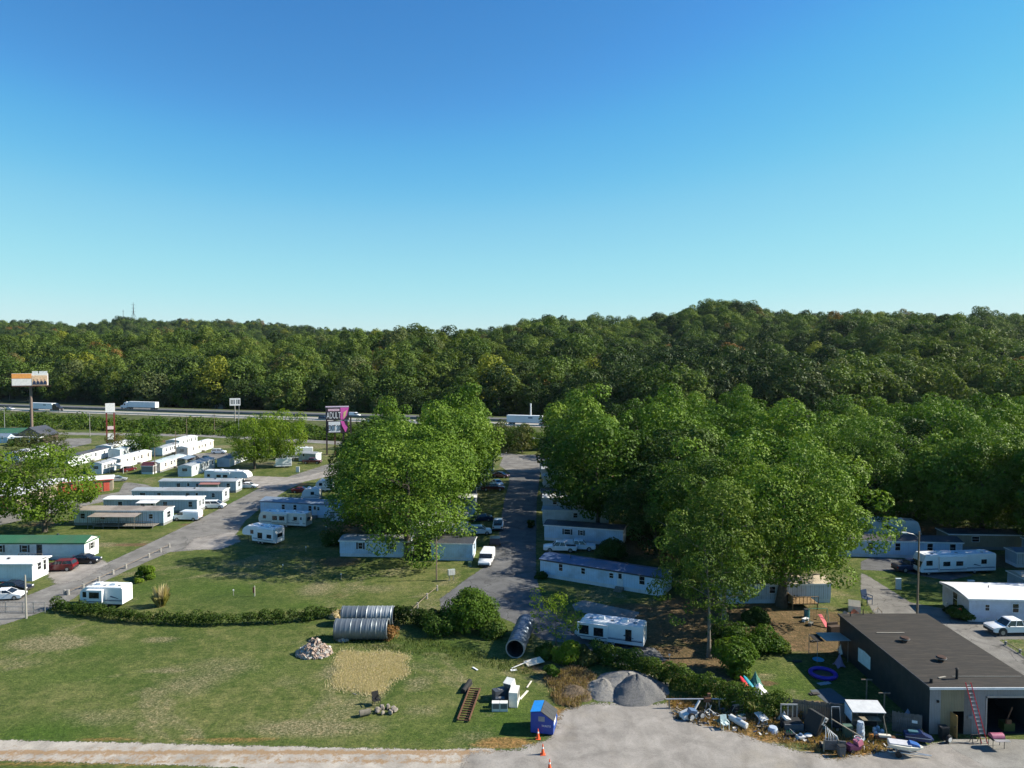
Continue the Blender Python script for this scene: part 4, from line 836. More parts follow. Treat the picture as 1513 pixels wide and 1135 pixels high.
for (Y, x0, x1, wl, rf, H, lab) in [(131.5, -19, -8.4, W_PINK, R_WHITE, 3.0, 'cream home with an open white porch roof beside the white car'), (140.5, -22, -9.0, W_GREYB, R_GREY, 2.7, 'grey-roofed home behind the porch home left of the road'), (149.5, -20, -7.6, W_BLUE, R_GREY, 2.9, 'pale blue home end facing the road, halfway along the left row'),
        (159, -20, -8.0, W_WHITE, R_WHITE, 2.8, 'white home with an open end past the halfway bend of the left row'), (171, -20, -8.6, W_GREY, R_DARK, 2.8, 'small dark-roofed home in shade of the left row'), (182, -19, -7.8, W_BLUE, R_GREY, 2.7, 'pale home beside the dark red pickup'),
        (193, -19, -7.4, W_WHITE, R_PALE, 2.8, 'white home with a pale roof near the end of the left row'), (203, -18, -6.6, W_GREYB, R_PALE, 2.8, 'bluish home second from the far end of the left row'), (212, -18, -5.4, W_TAN, R_DARK, 3.1, 'dark flat-roofed building at the far end of the left row')]:
    t = home(lab, (x0, Y), (x1, Y), 4.2, H, .25, wl, rf, [(.8, .8, .9)], None, [('right', .5, 1.0, 1.0)], vents=1)
    if k == 0: awning(t, 6.8, 10.4, -2.4, -.1, 2.6, R_WHITE, TRIMW, 2)
    k += 1
# right of the main road
t = home('long blue-white home with a dark blue metal roof at the road bend', (4.4, 111.6), (21.6, 102.0), 4.2, 2.75, .45, W_BLUE, M('roof_deep_blue', (.10, .15, .27), .45, .1, .1, .6, rib=('X', .5), dirt=.3), [(.18, .62, 1.05), (.37, .6, .85), (.6, .62, .7), (.84, .8, 1.15)], .67, [('left', .5, .8, 1.0)], fascia=TRIMD, trim=TRIMW)
home('white home with a dark roof just behind the blue-white trailer home', (6.0, 133.2), (20.0, 129.0), 4.2, 2.95, .3, W_BLUE, R_DARK, [(.3, 1.1, .9), (.48, .5, .8)], None, shut=TRIMD)
home('light grey home third from the road bend on the right', (6.2, 146.2), (19.5, 144.5), 4.3, 2.9, .3, W_WHITE, R_GREY, [(.5, .8, .9)], None)
home('white home fourth from the road bend on the right', (6.8, 158.5), (20, 157.5), 4.2, 2.9, .3, W_BLUE, R_WHITE, [(.2, .8, .9)], None)
t = home('white home with a dark shed at its road end', (10.4, 171), (23, 170.2), 4.2, 2.8, .3, W_WHITE, R_WHITE, [(.2, .8, .9)], None)
for Y, lab, rf in [(186, 'white home beyond the white car on the right verge', R_PALE), (198, 'white home under the far trees right of the road', R_GREY), (209, 'tan home at the far right corner of the main road', R_DARK)]:
    home(lab, (8.2, Y), (20, Y), 4.2, 2.8, .3, W_WHITE if Y < 205 else W_CREAM, rf, [(.2, .8, .9)], None, vents=1)
home('small dark brown shed on the right verge of the road', (6.9, 168.2), (9.8, 168.2), 3, 2.3, .4, W_BROWN, R_DARK, [], .5, steps=False, vents=0, name='garden_shed')
# behind the oak and around the right street
t = home('tan-roofed grey home behind the trunk of the great oak', (29.5, 99.2), (44.5, 99.6), 4.3, 2.75, .4, W_GREYB, R_TAN, [(.2, .9, 1.1), (.45, .8, .9)], None, steps=False)
deck(t, 8.4, 12.0, -2.8, -.1, .9, WOODB); mb = MB().box(8.4, -2.8, .9, 8.5, -.1, 1.9); mb.build('side_railing', WOODB, t)
home('long pale blue home with a dark roof right of the oak', (50, 123.2), (76.0, 120.7), 4.4, 2.9, .4, W_BLUE, R_DARK, [(.43, .8, 1.2), (.60, .8, 1.2), (.80, .85, 1.3), (.94, .9, 1.3)], None, trim=TRIMW)
home('tan home with a brown band in the shade of the right grove', (77.5, 127), (90.5, 126.2), 4.2, 2.8, .3, W_TAN, R_DARK, [(.35, 1.2, .9)], None, skirt=SKIRTG)
home('pale blue home in deep shade at the right edge', (88.5, 120.5), (104, 119.5), 4.2, 2.8, .3, W_GREYB, R_BLUE, [(.3, .8, .9)], None)
home('lilac home with a bright white roof beside the white pickup', (59.3, 92.5), (75, 91.6), 6.4, 3.1, .3, W_LILAC, R_WHITE, [(.145, .5, .75), (.37, .75, 1.1), (.7, .75, 1.1)], None, [('left', .5, 1.1, 2.0)], vents=2, over=.3)
home('tan-roofed home behind the lilac one', (73.8, 102.5), (90, 101.8), 4.2, 2.4, .3, W_GREYB, R_TAN, [(.4, .8, .9)], None)
# upper-left cluster, long sides towards the right
for (X, Y0, Y1, W, H, wl, rf, lab, ew) in [(-102, 208.5, 225, 4.1, 2.8, W_PINK, R_PALE, 'cream home with a pale blue roof behind the grey shed', 0), (-90, 202, 218, 3.9, 2.9, W_WHITE, R_GREY, 'white home on the lawn with a pale blue end wall', 1), (-109, 242, 263, 4.0, 2.9, W_PINK, R_WHITE, 'long cream home nearest the dark hedge bank', 1),
        (-117, 241, 254, 3.8, 2.8, W_WHITE, R_GREY, 'white home with a small carport behind the lawn homes', 0), (-121, 262, 277, 5.0, 2.7, W_WHITE, R_WHITE, 'white home right of the two small round trees', 1), (-134.5, 218, 240, 4.2, 2.9, W_WHITE, R_DARK, 'long white home with a dark roof and four windows', 1),
        (-117.5, 206, 213.5, 3.4, 3.0, W_WHITE, R_GREY, 'short white home with a dark end and three windows', 1), (-117.2, 215.5, 234, 4.2, 2.9, W_PINK, R_WHITE, 'long cream home with a covered porch and triple windows', 1), (-137, 246, 262, 5.2, 2.8, W_WHITE, R_WHITE, 'white home with a dark grey end beside the brownish tree', 1),
        (-128.5, 236, 250, 4.0, 2.9, W_WHITE, R_PALE, 'white home with a dark end left of the small round trees', 0), (-157, 229, 244, 4.5, 2.9, W_WHITE, R_WHITE, 'white home half hidden at the left behind the shade tree', 1)]:
    home(lab, (X, Y0), (X, Y1), W, H, .35, wl, rf, [(.2, .8, 1.0), (.42, .8, 1.0), (.66, .9, 1.0), (.88, .8, 1.0)], .54, [('left', .5, 1.4, .8)] if ew else [], skirt=SKIRT if ew else SKIRTG, over=.12)
awn = bpy.data.objects['mobile_home']
home('grey garden shed with a maroon gambrel roof among the white homes', (-106.2, 206), (-102.9, 206), 3.0, 2.4, .9, W_GREY, R_RED, [], None, vents=0, name='garden_shed', steps=False)
home('dark-roofed carport home with black side panels by the parked cars', (-86, 219), (-86, 234), 3.8, 2.5, .4, W_WHITE, R_DARK, [(.3, .8, .9), (.6, .8, .9)], None)
home('small silver shed beside the long pale blue home', (-37.8, 148.8), (-34.8, 148.2), 2.2, 2.1, .35, W_GREY, R_GREY, [], .5, vents=0, name='garden_shed', steps=False)
home('small blue utility shed at the edge of the right grove', (82, 116.2), (85.5, 116.0), 3, 2.5, .4, W_GREYB, R_BLUE, [], .5, vents=0, name='garden_shed', steps=False)
home('white garden shed beside the left lawn maples', (-68.5, 231), (-62.5, 229), 3.2, 2.6, .4, W_GREYB, R_GREY, [], .3, vents=0, name='garden_shed', steps=False)
for px, py, lab, rf_ in [(276, 690, 'blue-roofed open carport beside the cream home with the pale blue roof', R_BLUE), (182, 700, 'white porch roof with clutter in front of the triple-windowed home', R_WHITE)]:
    X, Y = P(px, py); t = thing('carport', lab, 'carport', (X, Y, 0), PI / 2)
    MB().prism([(-.2, 2.3), (4.2, 2.3), (2, 2.8)], 'x', 0, 6).build('roof', rf_, t); [MB().box(x, y, 0, x + .1, y + .1, 2.3).build('post', TRIMW, t) for x in (0.1, 5.8) for y in (0, 3.9)]
# brown cabin
t = home('dark brown cabin with a white porch beam and green roof', (-187, 272), (-177, 272), 9, 3.4, 0.0, W_BROWN, R_GREEN, [], None, name='cabin', vents=0, skirt=SKIRTG)
MB().prism([(-187 + 187 - .6, 3.3), (10.6, 3.3), (5, 6.6)], 'y', -.5, 9.5).build('gable', R_DARK, t); MB().box(-.6, -3, 2.9, 10.6, -.55, 3.2).build('porch_roof', TRIMW, t)
for x in (0, 3.3, 6.6, 10): MB().box(x - .12, -2.9, 0, x + .12, -2.66, 2.9).build('post', TRIMW, t)
home('low house with a green roof left of the cabin', (-212, 285), (-192, 285), 8, 3, 1.6, W_TAN, R_GREEN, [(.3, 1, 1)], .5, name='house', vents=0)
home('blue-roofed kiosk at the left edge near the frontage road', (-198, 277), (-194, 277), 4, 2.2, 1.2, W_BLUE, R_BLUE, [], .5, name='kiosk', vents=0, steps=False)
# storage buildings
REDD = M('roller_door_red', (.62, .10, .07), .5, 0, .06, 1, rib=('Z', .12), dirt=.1)
def storage(label, x, y, rz, L, W, H, ndoor):
    t = thing('storage_building', label, 'storage building', (x, y, 0), rz)
    MB().box(-L, 0, 0, 0, W, H).build('wall', W_TAN, t)
    MB().prism([(-.3, H), (W + .3, H), (W + .3, H + .08), (W / 2, H + .75), (-.3, H + .08)], 'x', -L - .3, .3).build('roof', R_WHITE, t)
    MB().box(-L - .3, -.36, H - .12, .3, -.3, H + .1).build('fascia', REDD, t)
    for k in range(ndoor):
        x1 = -.7 - k * 1.75 if ndoor < 9 else -2 - k * 3.2; d = MB().box(x1 - 1.25, -.03, 0, x1, -.003, 2.3).build('roller_door', REDD, t); MB().box(x1 - .7, -.06, .3, x1 - .55, -.031, .36).build('handle', TRIMD, d)
        MB().box(x1 - 1.42, -.05, 0, x1 - 1.26, -.003, 2.45).build('door_post', M('post_red_dark', (.2, .05, .045), .6), t)
storage('white-roofed storage building with red roller doors beside the shade tree', -100.9, 181.5, math.radians(26), 26, 5.2, 2.9, 8)
storage('long white-roofed storage building at the left edge behind the shade tree', -109, 158, math.radians(4), 40, 16, 3.2, 9)
# dark metal building (front right)
SHED = M('metal_siding_dark', (.034, .050, .062), .55, .2, .15, .5, rib=('Y', .3), ribdark=.3, dirt=.2); SHF = M('metal_siding_front', (.27, .30, .33), .5, .1, .1, .8, rib=('X', .3), ribdark=.25, dirt=.3); SHT = M('metal_siding_olive', (.27, .25, .17), .55, 0, .1, .8, rib=('X', .3), ribdark=.2, dirt=.3)
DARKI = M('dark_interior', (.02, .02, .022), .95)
t = thing('metal_building', 'long dark metal workshop with a brown shingle roof and open garage bay', 'workshop', (38.2, 64.8, 0), 0)
WX, WY, WH = 10.0, 18.2, 4.35
MB().box(0, .02, 0, .15, WY, WH).build('side_wall', SHED, t); MB().box(WX - .15, .02, 0, WX, WY, WH).build('side_wall', SHED, t); MB().box(.15, WY - .15, 0, WX - .15, WY, WH).build('back_wall', SHED, t)
MB().box(0, -.0, 0, 1.0, .018, WH).box(3.9, 0, 0, 5.1, .018, WH).box(9.7, 0, 0, WX, .018, WH).box(5.1, 0, 3.55, 9.7, .018, WH).build('front_wall', SHF, t)
MB().box(1.0, 0, 0, 2.15, .02, WH).box(2.15, 0, 2.15, 3.15, .02, WH).build('front_panel', SHT, t); MB().box(3.15, 0, 0, 3.9, .02, WH).build('front_panel', M('metal_siding_grey', (.2, .21, .22), .5, .1, rib=('X', .3), dirt=.3), t)
MB().box(5.12, -.04, 0, 5.25, 0.0, 3.55).box(5.12, -.04, 3.42, 9.7, -.001, 3.6).build('bay_frame', M('galv', (.42, .42, .42), .5, .3), t)
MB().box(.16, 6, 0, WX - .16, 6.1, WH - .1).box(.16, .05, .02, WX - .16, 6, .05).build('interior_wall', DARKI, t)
SHING = newmat('roof_shingle_brown'); m, nt, b = SHING; MATS['roof_shingle_brown'] = m
tc = nd(nt, 'ShaderNodeTexCoord').outputs['Object']; mp = nd(nt, 'ShaderNodeMapping'); mp.inputs['Scale'].default_value = (.25, 3.4, 1); lk(nt, tc, mp.inputs[0])
n1 = noise(nt, mp.outputs[0], 1.6, 4, .7); br = nd(nt, 'ShaderNodeTexBrick'); br.inputs['Scale'].default_value = 1; br.inputs['Brick Width'].default_value = .9; br.inputs['Row Height'].default_value = .28; br.inputs['Mortar Size'].default_value = .02
br.inputs['Color1'].default_value = (.019, .015, .012, 1); br.inputs['Color2'].default_value = (.011, .009, .008, 1); br.inputs['Mortar'].default_value = (.02, .017, .015, 1); lk(nt, tc, br.inputs['Vector'])
c = mixc(nt, 1, br.outputs['Color'], ramp(nt, n1, [(.3, (.4, .4, .4)), (.5, (1.1, 1.1, 1.1)), (.7, (2.6, 2.5, 2.4))]), 'MULTIPLY'); c = mixc(nt, ramp(nt, noise(nt, tc, .5, 5, .7), [(.56, (0, 0, 0)), (.7, (.4, .4, .4))]), c, (.03, .028, .028))
lk(nt, c, b.inputs['Base Color']); b.inputs['Roughness'].default_value = .9
rf = MB().box(-.15, -.25, WH + .002, WX + .15, WY + .2, WH + .14).build('roof', m, t)
MB().box(-.2, -.32, WH - .05, WX + .2, -.251, WH + .16).build('gutter', TRIMW, t); MB().box(-.2, -.25, WH + .0, -.151, WY + .2, WH + .16).build('edge_trim', TRIMD, t)
for (x, y) in [(3.2, 10.2), (4.2, 5.4)]:
    v = MB().tube((x, y, WH + .14), (x, y, WH + .5), .28, .28, 12).tube((x, y, WH + .5), (x, y, WH + .62), .48, .40, 14).build('turbine_vent', M('vent_rust', (.07, .035, .025), .8, .1), rf, True)
    MB().tube((x, y, WH + .44), (x, y, WH + .499), .5, .5, 14).build('vent_rim', M('galvanised'), v)
MB().tube((3.35, 1.5, WH + .14), (3.35, 1.5, WH + 1.1), .12, .12, 8).tube((3.35, 1.5, WH + 1.1), (3.35, 1.5, WH + 1.2), .2, .05, 8).build('stove_pipe', BLK, rf)
MB().tube((.5, .7, WH + .14), (.5, .7, WH + .55), .16, .14, 8).build('pipe_vent', BLK, rf); MB().tube((.9, 17.5, WH + .14), (.9, 17.5, WH + .7), .05, .05, 6).tube((2.6, 18, WH + .14), (2.6, 18, WH + .8), .06, .06, 6).build('pipe_vent', BLK, rf)
MB().cbox((2.9, 12.5, WH + .19), (3.0, .12, .06)).cbox((6.4, 1.9, WH + .19), (6.5, .05, .05), (0, 0, .0)).cbox((2.1, 1.7, WH + .2), (.8, .14, .08), (0, 0, .3)).build('roof_batten', M('pale_wood', (.42, .38, .32), .8), rf)
MB().add([(-.03, 10.9, 1.1), (-.03, 13.6, .95), (-.03, 13.6, 2.45), (-.03, 12.2, 2.6), (-.03, 10.9, 2.5), (-.012, 10.9, 1.1), (-.012, 13.6, .95), (-.012, 13.6, 2.45), (-.012, 12.2, 2.6), (-.012, 10.9, 2.5)], [(4, 3, 2, 1, 0), (5, 6, 7, 8, 9), (0, 1, 6, 5), (1, 2, 7, 6), (2, 3, 8, 7), (3, 4, 9, 8), (4, 0, 5, 9)]).build('board', M('board_white', (.62, .72, .76), .6), t)
d = MB().cbox((2.0, -.42, 1.08), (.06, .85, 2.1), (0, 0, .12)).build('door', M('door_ochre', (.42, .25, .09), .6, 0, .15, 2), t); MB().cbox((1.93, -.7, 1.05), (.06, .06, .12)).build('handle', TRIMD, d)
MB().box(.62, -.12, 3.0, .8, -.002, 3.2).build('wall_lamp', BLK, t); MB().box(3.5, -.14, 1.55, 3.9, -.021, 1.75).build('meter_box', CURT, t)
# ladder
t = thing('ladder', 'tall red ladder leaning against the workshop gutter', 'ladder', (42.0, 63.2, 0), 0)
REDL = M('ladder_red', (.55, .035, .05), .45); p0 = Vector((.0, 0, 0)); p1 = Vector((-.85, 1.25, 5.0)); dv = p1 - p0
MB().tube(p0 + Vector((.0, 0, 0)), p1 + Vector((.05, 0, 0)), .045, .045, 4).build('rail', REDL, t); MB().tube(p0 + Vector((.52, 0, 0)), p1 + Vector((.52, 0, 0)), .045, .045, 4).build('rail', REDL, t)
for k in range(15): q = p0 + dv * ((k + .6) / 15.3); MB().tube(q + Vector((.03, 0, 0)), q + Vector((.5, 0, 0)), .022, .022, 6).build('rung', M('aluminium', (.55, .56, .58), .35, .6), t)
# lean-to canopy behind the building
t = thing('canopy', 'light blue sheet canopy with a black shade beside the workshop', 'canopy', (34.4, 80.2, 0), 0)
MB().prism([(-.3, 2.55), (2.6, 2.35), (2.6, 2.4), (-.3, 2.6)], 'x', .9, 3.7).build('roof_sheet', M('sheet_pale', (.40, .42, .41), .9), t); MB().box(0, .3, 2.25, .95, 2.2, 2.3).build('shade_cloth', BLK, t)
for x, y in ((.05, 0), (.05, 2.3), (3.5, 0), (3.5, 2.3)): MB().tube((x, y, 0), (x, y, 2.35), .035, .035, 6).build('post', M('galvanised'), t)
# ------------------------------------------------------------------ vehicles
WH_ = {}
TYRE = BLK; RIM = M('wheel_rim', (.45, .46, .48), .35, .6); LAMP = M('lamp_lens', (.75, .76, .78), .15); TAIL = M('tail_lens', (.35, .01, .01), .25); PLAST = M('bumper_plastic', (.04, .04, .045), .6)
def wheel(t, x, y, r=.33, w_=.22):
    k = (round(r, 2), round(w_, 2))
    if k not in WH_:
        WH_[k] = (MB().tube((0, -w_ / 2, 0), (0, w_ / 2, 0), r, r, 16).mesh('tyre', TYRE), MB().tube((0, -w_ / 2 - .012, 0), (0, w_ / 2 + .012, 0), r * .62, r * .62, 12).mesh('rim', RIM))
    o = link('wheel', WH_[k][0], t, (x, y, r)); link('rim', WH_[k][1], o); return o
CARS = {  # L, W, lower outline (x,z) front +x, glasshouse bottom/top (x0,x1,z), roof
 'sedan': dict(L=4.75, W=1.8, low=[(-2.3, .45), (-2.35, .75), (-2.2, .98), (-1.4, 1.02), (.75, 1.0), (1.1, .95), (2.1, .78), (2.35, .6), (2.35, .35), (2.2, .25), (-2.2, .25)], g=(-1.75, 1.15, 1.0), tp=(-.95, .3, 1.42)),
 'suv': dict(L=4.7, W=1.88, low=[(-2.3, .5), (-2.33, .8), (-2.3, 1.12), (-1.4, 1.14), (.8, 1.12), (1.15, 1.08), (2.15, .95), (2.33, .7), (2.33, .4), (2.2, .3), (-2.2, .3)], g=(-2.25, 1.2, 1.12), tp=(-1.95, .4, 1.68)),
 'minivan': dict(L=5.0, W=1.95, low=[(-2.4, .5), (-2.45, .8), (-2.42, 1.12), (-1.4, 1.12), (.9, 1.1), (1.5, 1.05), (2.3, .85), (2.48, .6), (2.48, .35), (2.3, .25), (-2.3, .25)], g=(-2.38, 1.6, 1.1), tp=(-2.1, .65, 1.72)),
 'van': dict(L=5.8, W=2.0, low=[(-2.8, .5), (-2.9, .8), (-2.88, 1.9), (-2.7, 2.02), (.9, 2.02), (1.15, 1.95), (1.75, 1.22), (2.7, 1.02), (2.88, .8), (2.88, .45), (2.7, .35), (-2.7, .35)], g=(.35, 1.72, 1.25), tp=(.45, 1.22, 1.85)),
 'pickup': dict(L=5.9, W=2.0, low=[(-2.9, .6), (-2.93, .8), (-2.93, 1.15), (-.95, 1.17), (-.9, 1.2), (1.0, 1.2), (1.25, 1.18), (2.6, 1.08), (2.9, .95), (2.92, .5), (2.7, .42), (-2.8, .45)], g=(-.95, 1.3, 1.19), tp=(-.75, .65, 1.85)),
}
CM = {}
def car(label, kindc, x, y, rz, paintm, group=None, name=None, cap=False, cat=None):
    d = CARS[kindc]; key = (kindc, paintm.name)
    if key not in CM:
        W = d['W'] / 2; low = d['low']; zc = .6
        def sec(y_, s): return [(px * (1 - (1 - s) * .35), y_, zc + (pz - zc) * (s if pz > zc else 1)) for px, pz in low]
        body = MB().loft([sec(-W, .93), sec(-W * .93, 1), sec(W * .93, 1), sec(W, .93)]).mesh('body', paintm, True)
        try: body.set_sharp_from_angle(angle=math.radians(35))
        except Exception: pass
        g0, g1, gz_ = d['g']; t0, t1, tz = d['tp']; Wt = W * .76; Wb = W * .93
        def hexa(x0, x1, xt0, xt1, z0, z1, wb, wt): return [(x0, -wb, z0), (x1, -wb, z0), (x1, wb, z0), (x0, wb, z0), (xt0, -wt, z1), (xt1, -wt, z1), (xt1, wt, z1), (xt0, wt, z1)]
        HF = [(0, 3, 2, 1), (4, 5, 6, 7), (0, 1, 5, 4), (1, 2, 6, 5), (2, 3, 7, 6), (3, 0, 4, 7)]
        if kindc == 'van':
            gl = MB().add(hexa(.45, 1.80, .45, 1.26, 1.25, 1.86, Wb + .075, Wb + .075), HF).mesh('windows', GL)
            rfm = MB().box(-2.6, -W * .8, 2.0, .8, W * .8, 2.06).mesh('roof', paintm)
            pil = None
        else:
            gl = MB().add(hexa(g0, g1, t0, t1, gz_ - .02, tz, Wb, Wt), HF).mesh('windows', GL)
            e = .03; rfm = MB().add(hexa(t0 - .1, t1 + .08, t0 + .05, t1 - .1, tz - .03, tz + .05, Wt + .03, Wt - .06), HF).mesh('roof', paintm, True)
            pil = MB()
            pil.add(hexa(t0 - .1, t1 + .08, t0 + .05, t1 - .1, tz - .03, tz + .05, Wt + .03, Wt - .06), HF)
            for f in (0, .5, 1) if kindc != 'pickup' else (0, .48, 1):
                xb = g0 + (g1 - g0) * f; xt = t0 + (t1 - t0) * f
                for s in (-1, 1): pil.tube((xb, s * (Wb + .005), gz_ - .02), (xt, s * (Wt + .01), tz), .05, .045, 4)
            rfm = pil.mesh('roof', paintm); pil = None
        CM[key] = (body, gl, rfm, pil)
    body, gl, rfm, pil = CM[key]; W = d['W'] / 2; Lh = d['L'] / 2
    t = thing(name or {'sedan': 'car', 'suv': 'car', 'minivan': 'minivan', 'van': 'van', 'pickup': 'pickup_truck'}[kindc], label, cat or {'sedan': 'car', 'suv': 'car', 'minivan': 'minivan', 'van': 'van', 'pickup': 'pickup truck'}[kindc], (x, y, .012), rz, group)
    link('body', body, t); link('windows', gl, t); link('roof', rfm, t)
    R = .42 if kindc == 'pickup' else (.36 if kindc in ('suv', 'van') else .32)
    for sx in (Lh * .60, -Lh * .60):
        for s in (-1, 1): wheel(t, sx, s * (W - .09), R)
    if 'box' not in WH_:
        WH_['box'] = MB().box(-.06, -.17, -.08, .04, .17, .08).mesh('headlight', LAMP); WH_['tail'] = MB().box(-.04, -.12, -.13, .05, .12, .13).mesh('taillight', TAIL)
        WH_['bump'] = MB().box(-.12, -.86, -.13, .08, .86, .13).mesh('bumper', PLAST); WH_['mir'] = MB().box(-.06, -.1, -.07, .06, .1, .07).mesh('mirror', PLAST)
    fz = .9 if kindc == 'pickup' else .68
    for s in (-1, 1): link('headlight', WH_['box'], t, (Lh - .06, s * W * .74, fz)); link('taillight', WH_['tail'], t, (-Lh + .03, s * W * .8, .85)); link('mirror', WH_['mir'], t, (d['g'][1] - .25, s * (W + .06), d['g'][2] + .08))
    link('bumper', WH_['bump'], t, (Lh - .05, 0, .42 if kindc != 'pickup' else .55)); link('bumper', WH_['bump'], t, (-Lh + .06, 0, .48))
    if kindc == 'pickup':
        MB().box(-2.75, -.82, 1.12, -1.05, .82, 1.19 if not cap else 1.75).build('bed_cover' if cap else 'cargo_bed', paintm if cap else BLK, t)
    return t
PW = paint('car_white', (.75, .77, .8)); PB = paint('car_black', (.012, .013, .018)); PR = paint('car_red', (.17, .008, .014)); PS = paint('car_silver', (.42, .44, .46)); PN = paint('car_navy', (.02, .035, .09)); PM = paint('car_maroon', (.12, .015, .02)); PG = paint('car_grey', (.1, .11, .12))
def cp(px, py): return P(px, py)
def carat(label, k, px, py, rz, pm, **kw): X, Y = P(px, py); return car(label, k, X, Y + .9, rz, pm, **kw)
carat('white sedan nose-out at the left edge by the gate', 'sedan', 3, 888, .15, PW)
carat('black car parked behind the white sedan at the left edge', 'sedan', 15, 876, -.05, PB)
carat('dark red hatchback in front of the green-roofed home', 'suv', 84, 845, PI + .12, PR)
carat('black sedan parked beside the dark red hatchback', 'sedan', 121, 834, .02, PB)
carat('white work van with a roof rack between two left homes', 'van', 274, 770, PI - .05, PW)
carat('white minivan on the grass by the third left home', 'minivan', 314, 752, .05, PW)
carat('white sedan on the gravel next to the long camper', 'sedan', 365, 722, 0, PW)
carat('dark red pickup on the upper lawn near the billboard', 'pickup', 460, 686, 0, PM)
carat('dark red car in the shade of the left street', 'sedan', 444, 729, .0, PR)
carat('white pickup with a dark trailer between the lawn maples', 'pickup', 378, 677, PI, PW)
carat('low brown car left of the lawn maples', 'sedan', 347, 675, 0, PG)
carat('dark car under the blue-roofed carport', 'sedan', 282, 688, PI / 2, PG)
carat('dark red car between the white homes of the upper cluster', 'sedan', 187, 697, 1.3, PM)
carat('silver car in front of the dark-roofed white home', 'sedan', 171, 712, .4, PS)
carat('white car on the parking lane above the carport home', 'suv', 322, 671, .1, PW)
carat('black car by the dark-roofed carport home', 'sedan', 283, 680, 1.5, PB)
carat('black pickup parked at the end of the lane by the carport home', 'pickup', 302, 683, .2, PB)
carat('white camper van facing the camera at the side of the main road', 'van', 719, 834, -PI / 2 - .12, PW)
carat('white crossover parked across the lawn by the cream porch', 'suv', 708, 791, .1, PW)
carat('white pickup seen from behind on the left side of the road', 'pickup', 736, 782, PI / 2 - .03, PW)
carat('dark car next to the pale home left of the road', 'sedan', 711, 771, PI + .1, PN)
carat('maroon pickup parked by the grey homes of the left row', 'pickup', 728, 726, .05, PM)
carat('white car parked with its nose to the road in the left row', 'sedan', 735, 718, -1.2, PW)
carat('maroon car near the far end of the left row', 'sedan', 740, 706, -.4, PM)
carat('white pickup with an open rack between the first two right homes', 'pickup', 828, 817, PI - .08, PW)
carat('white pickup with a covered bed behind the rack pickup', 'pickup', 856, 815, -.08, PW, cap=True)
carat('white car on the right verge beyond the brown shed', 'sedan', 815, 718, PI, PW)
carat('silver car under the trees by the great oak', 'sedan', 1002, 806, .2, PS)
carat('dark blue pickup in the shade in front of the motorhome', 'pickup', 1352, 846, .1, PN)
t = car('white pickup with black wheel arches beside the lilac home', 'pickup', 62.2, 88.7, PI + .03, PW)
for s in (-1, 1): MB().tube((1.77, s * .97, .5), (1.77, s * 1.03, .5), .56, .56, 14).build('wheel_arch', PLAST, t)
t = thing('utility_trailer', 'dark blue covered trailer at the roadside in front of the white pickup', 'trailer', (*P(731, 806), .01), PI / 2)
MB().box(-1.1, -.9, .45, 1.1, .9, 1.5).build('body', PN, t); MB().tube((-1.1, 0, .5), (-2.0, 0, .45), .04).build('hitch', BLK, t); wheel(t, 0, -.95); wheel(t, 0, .95)
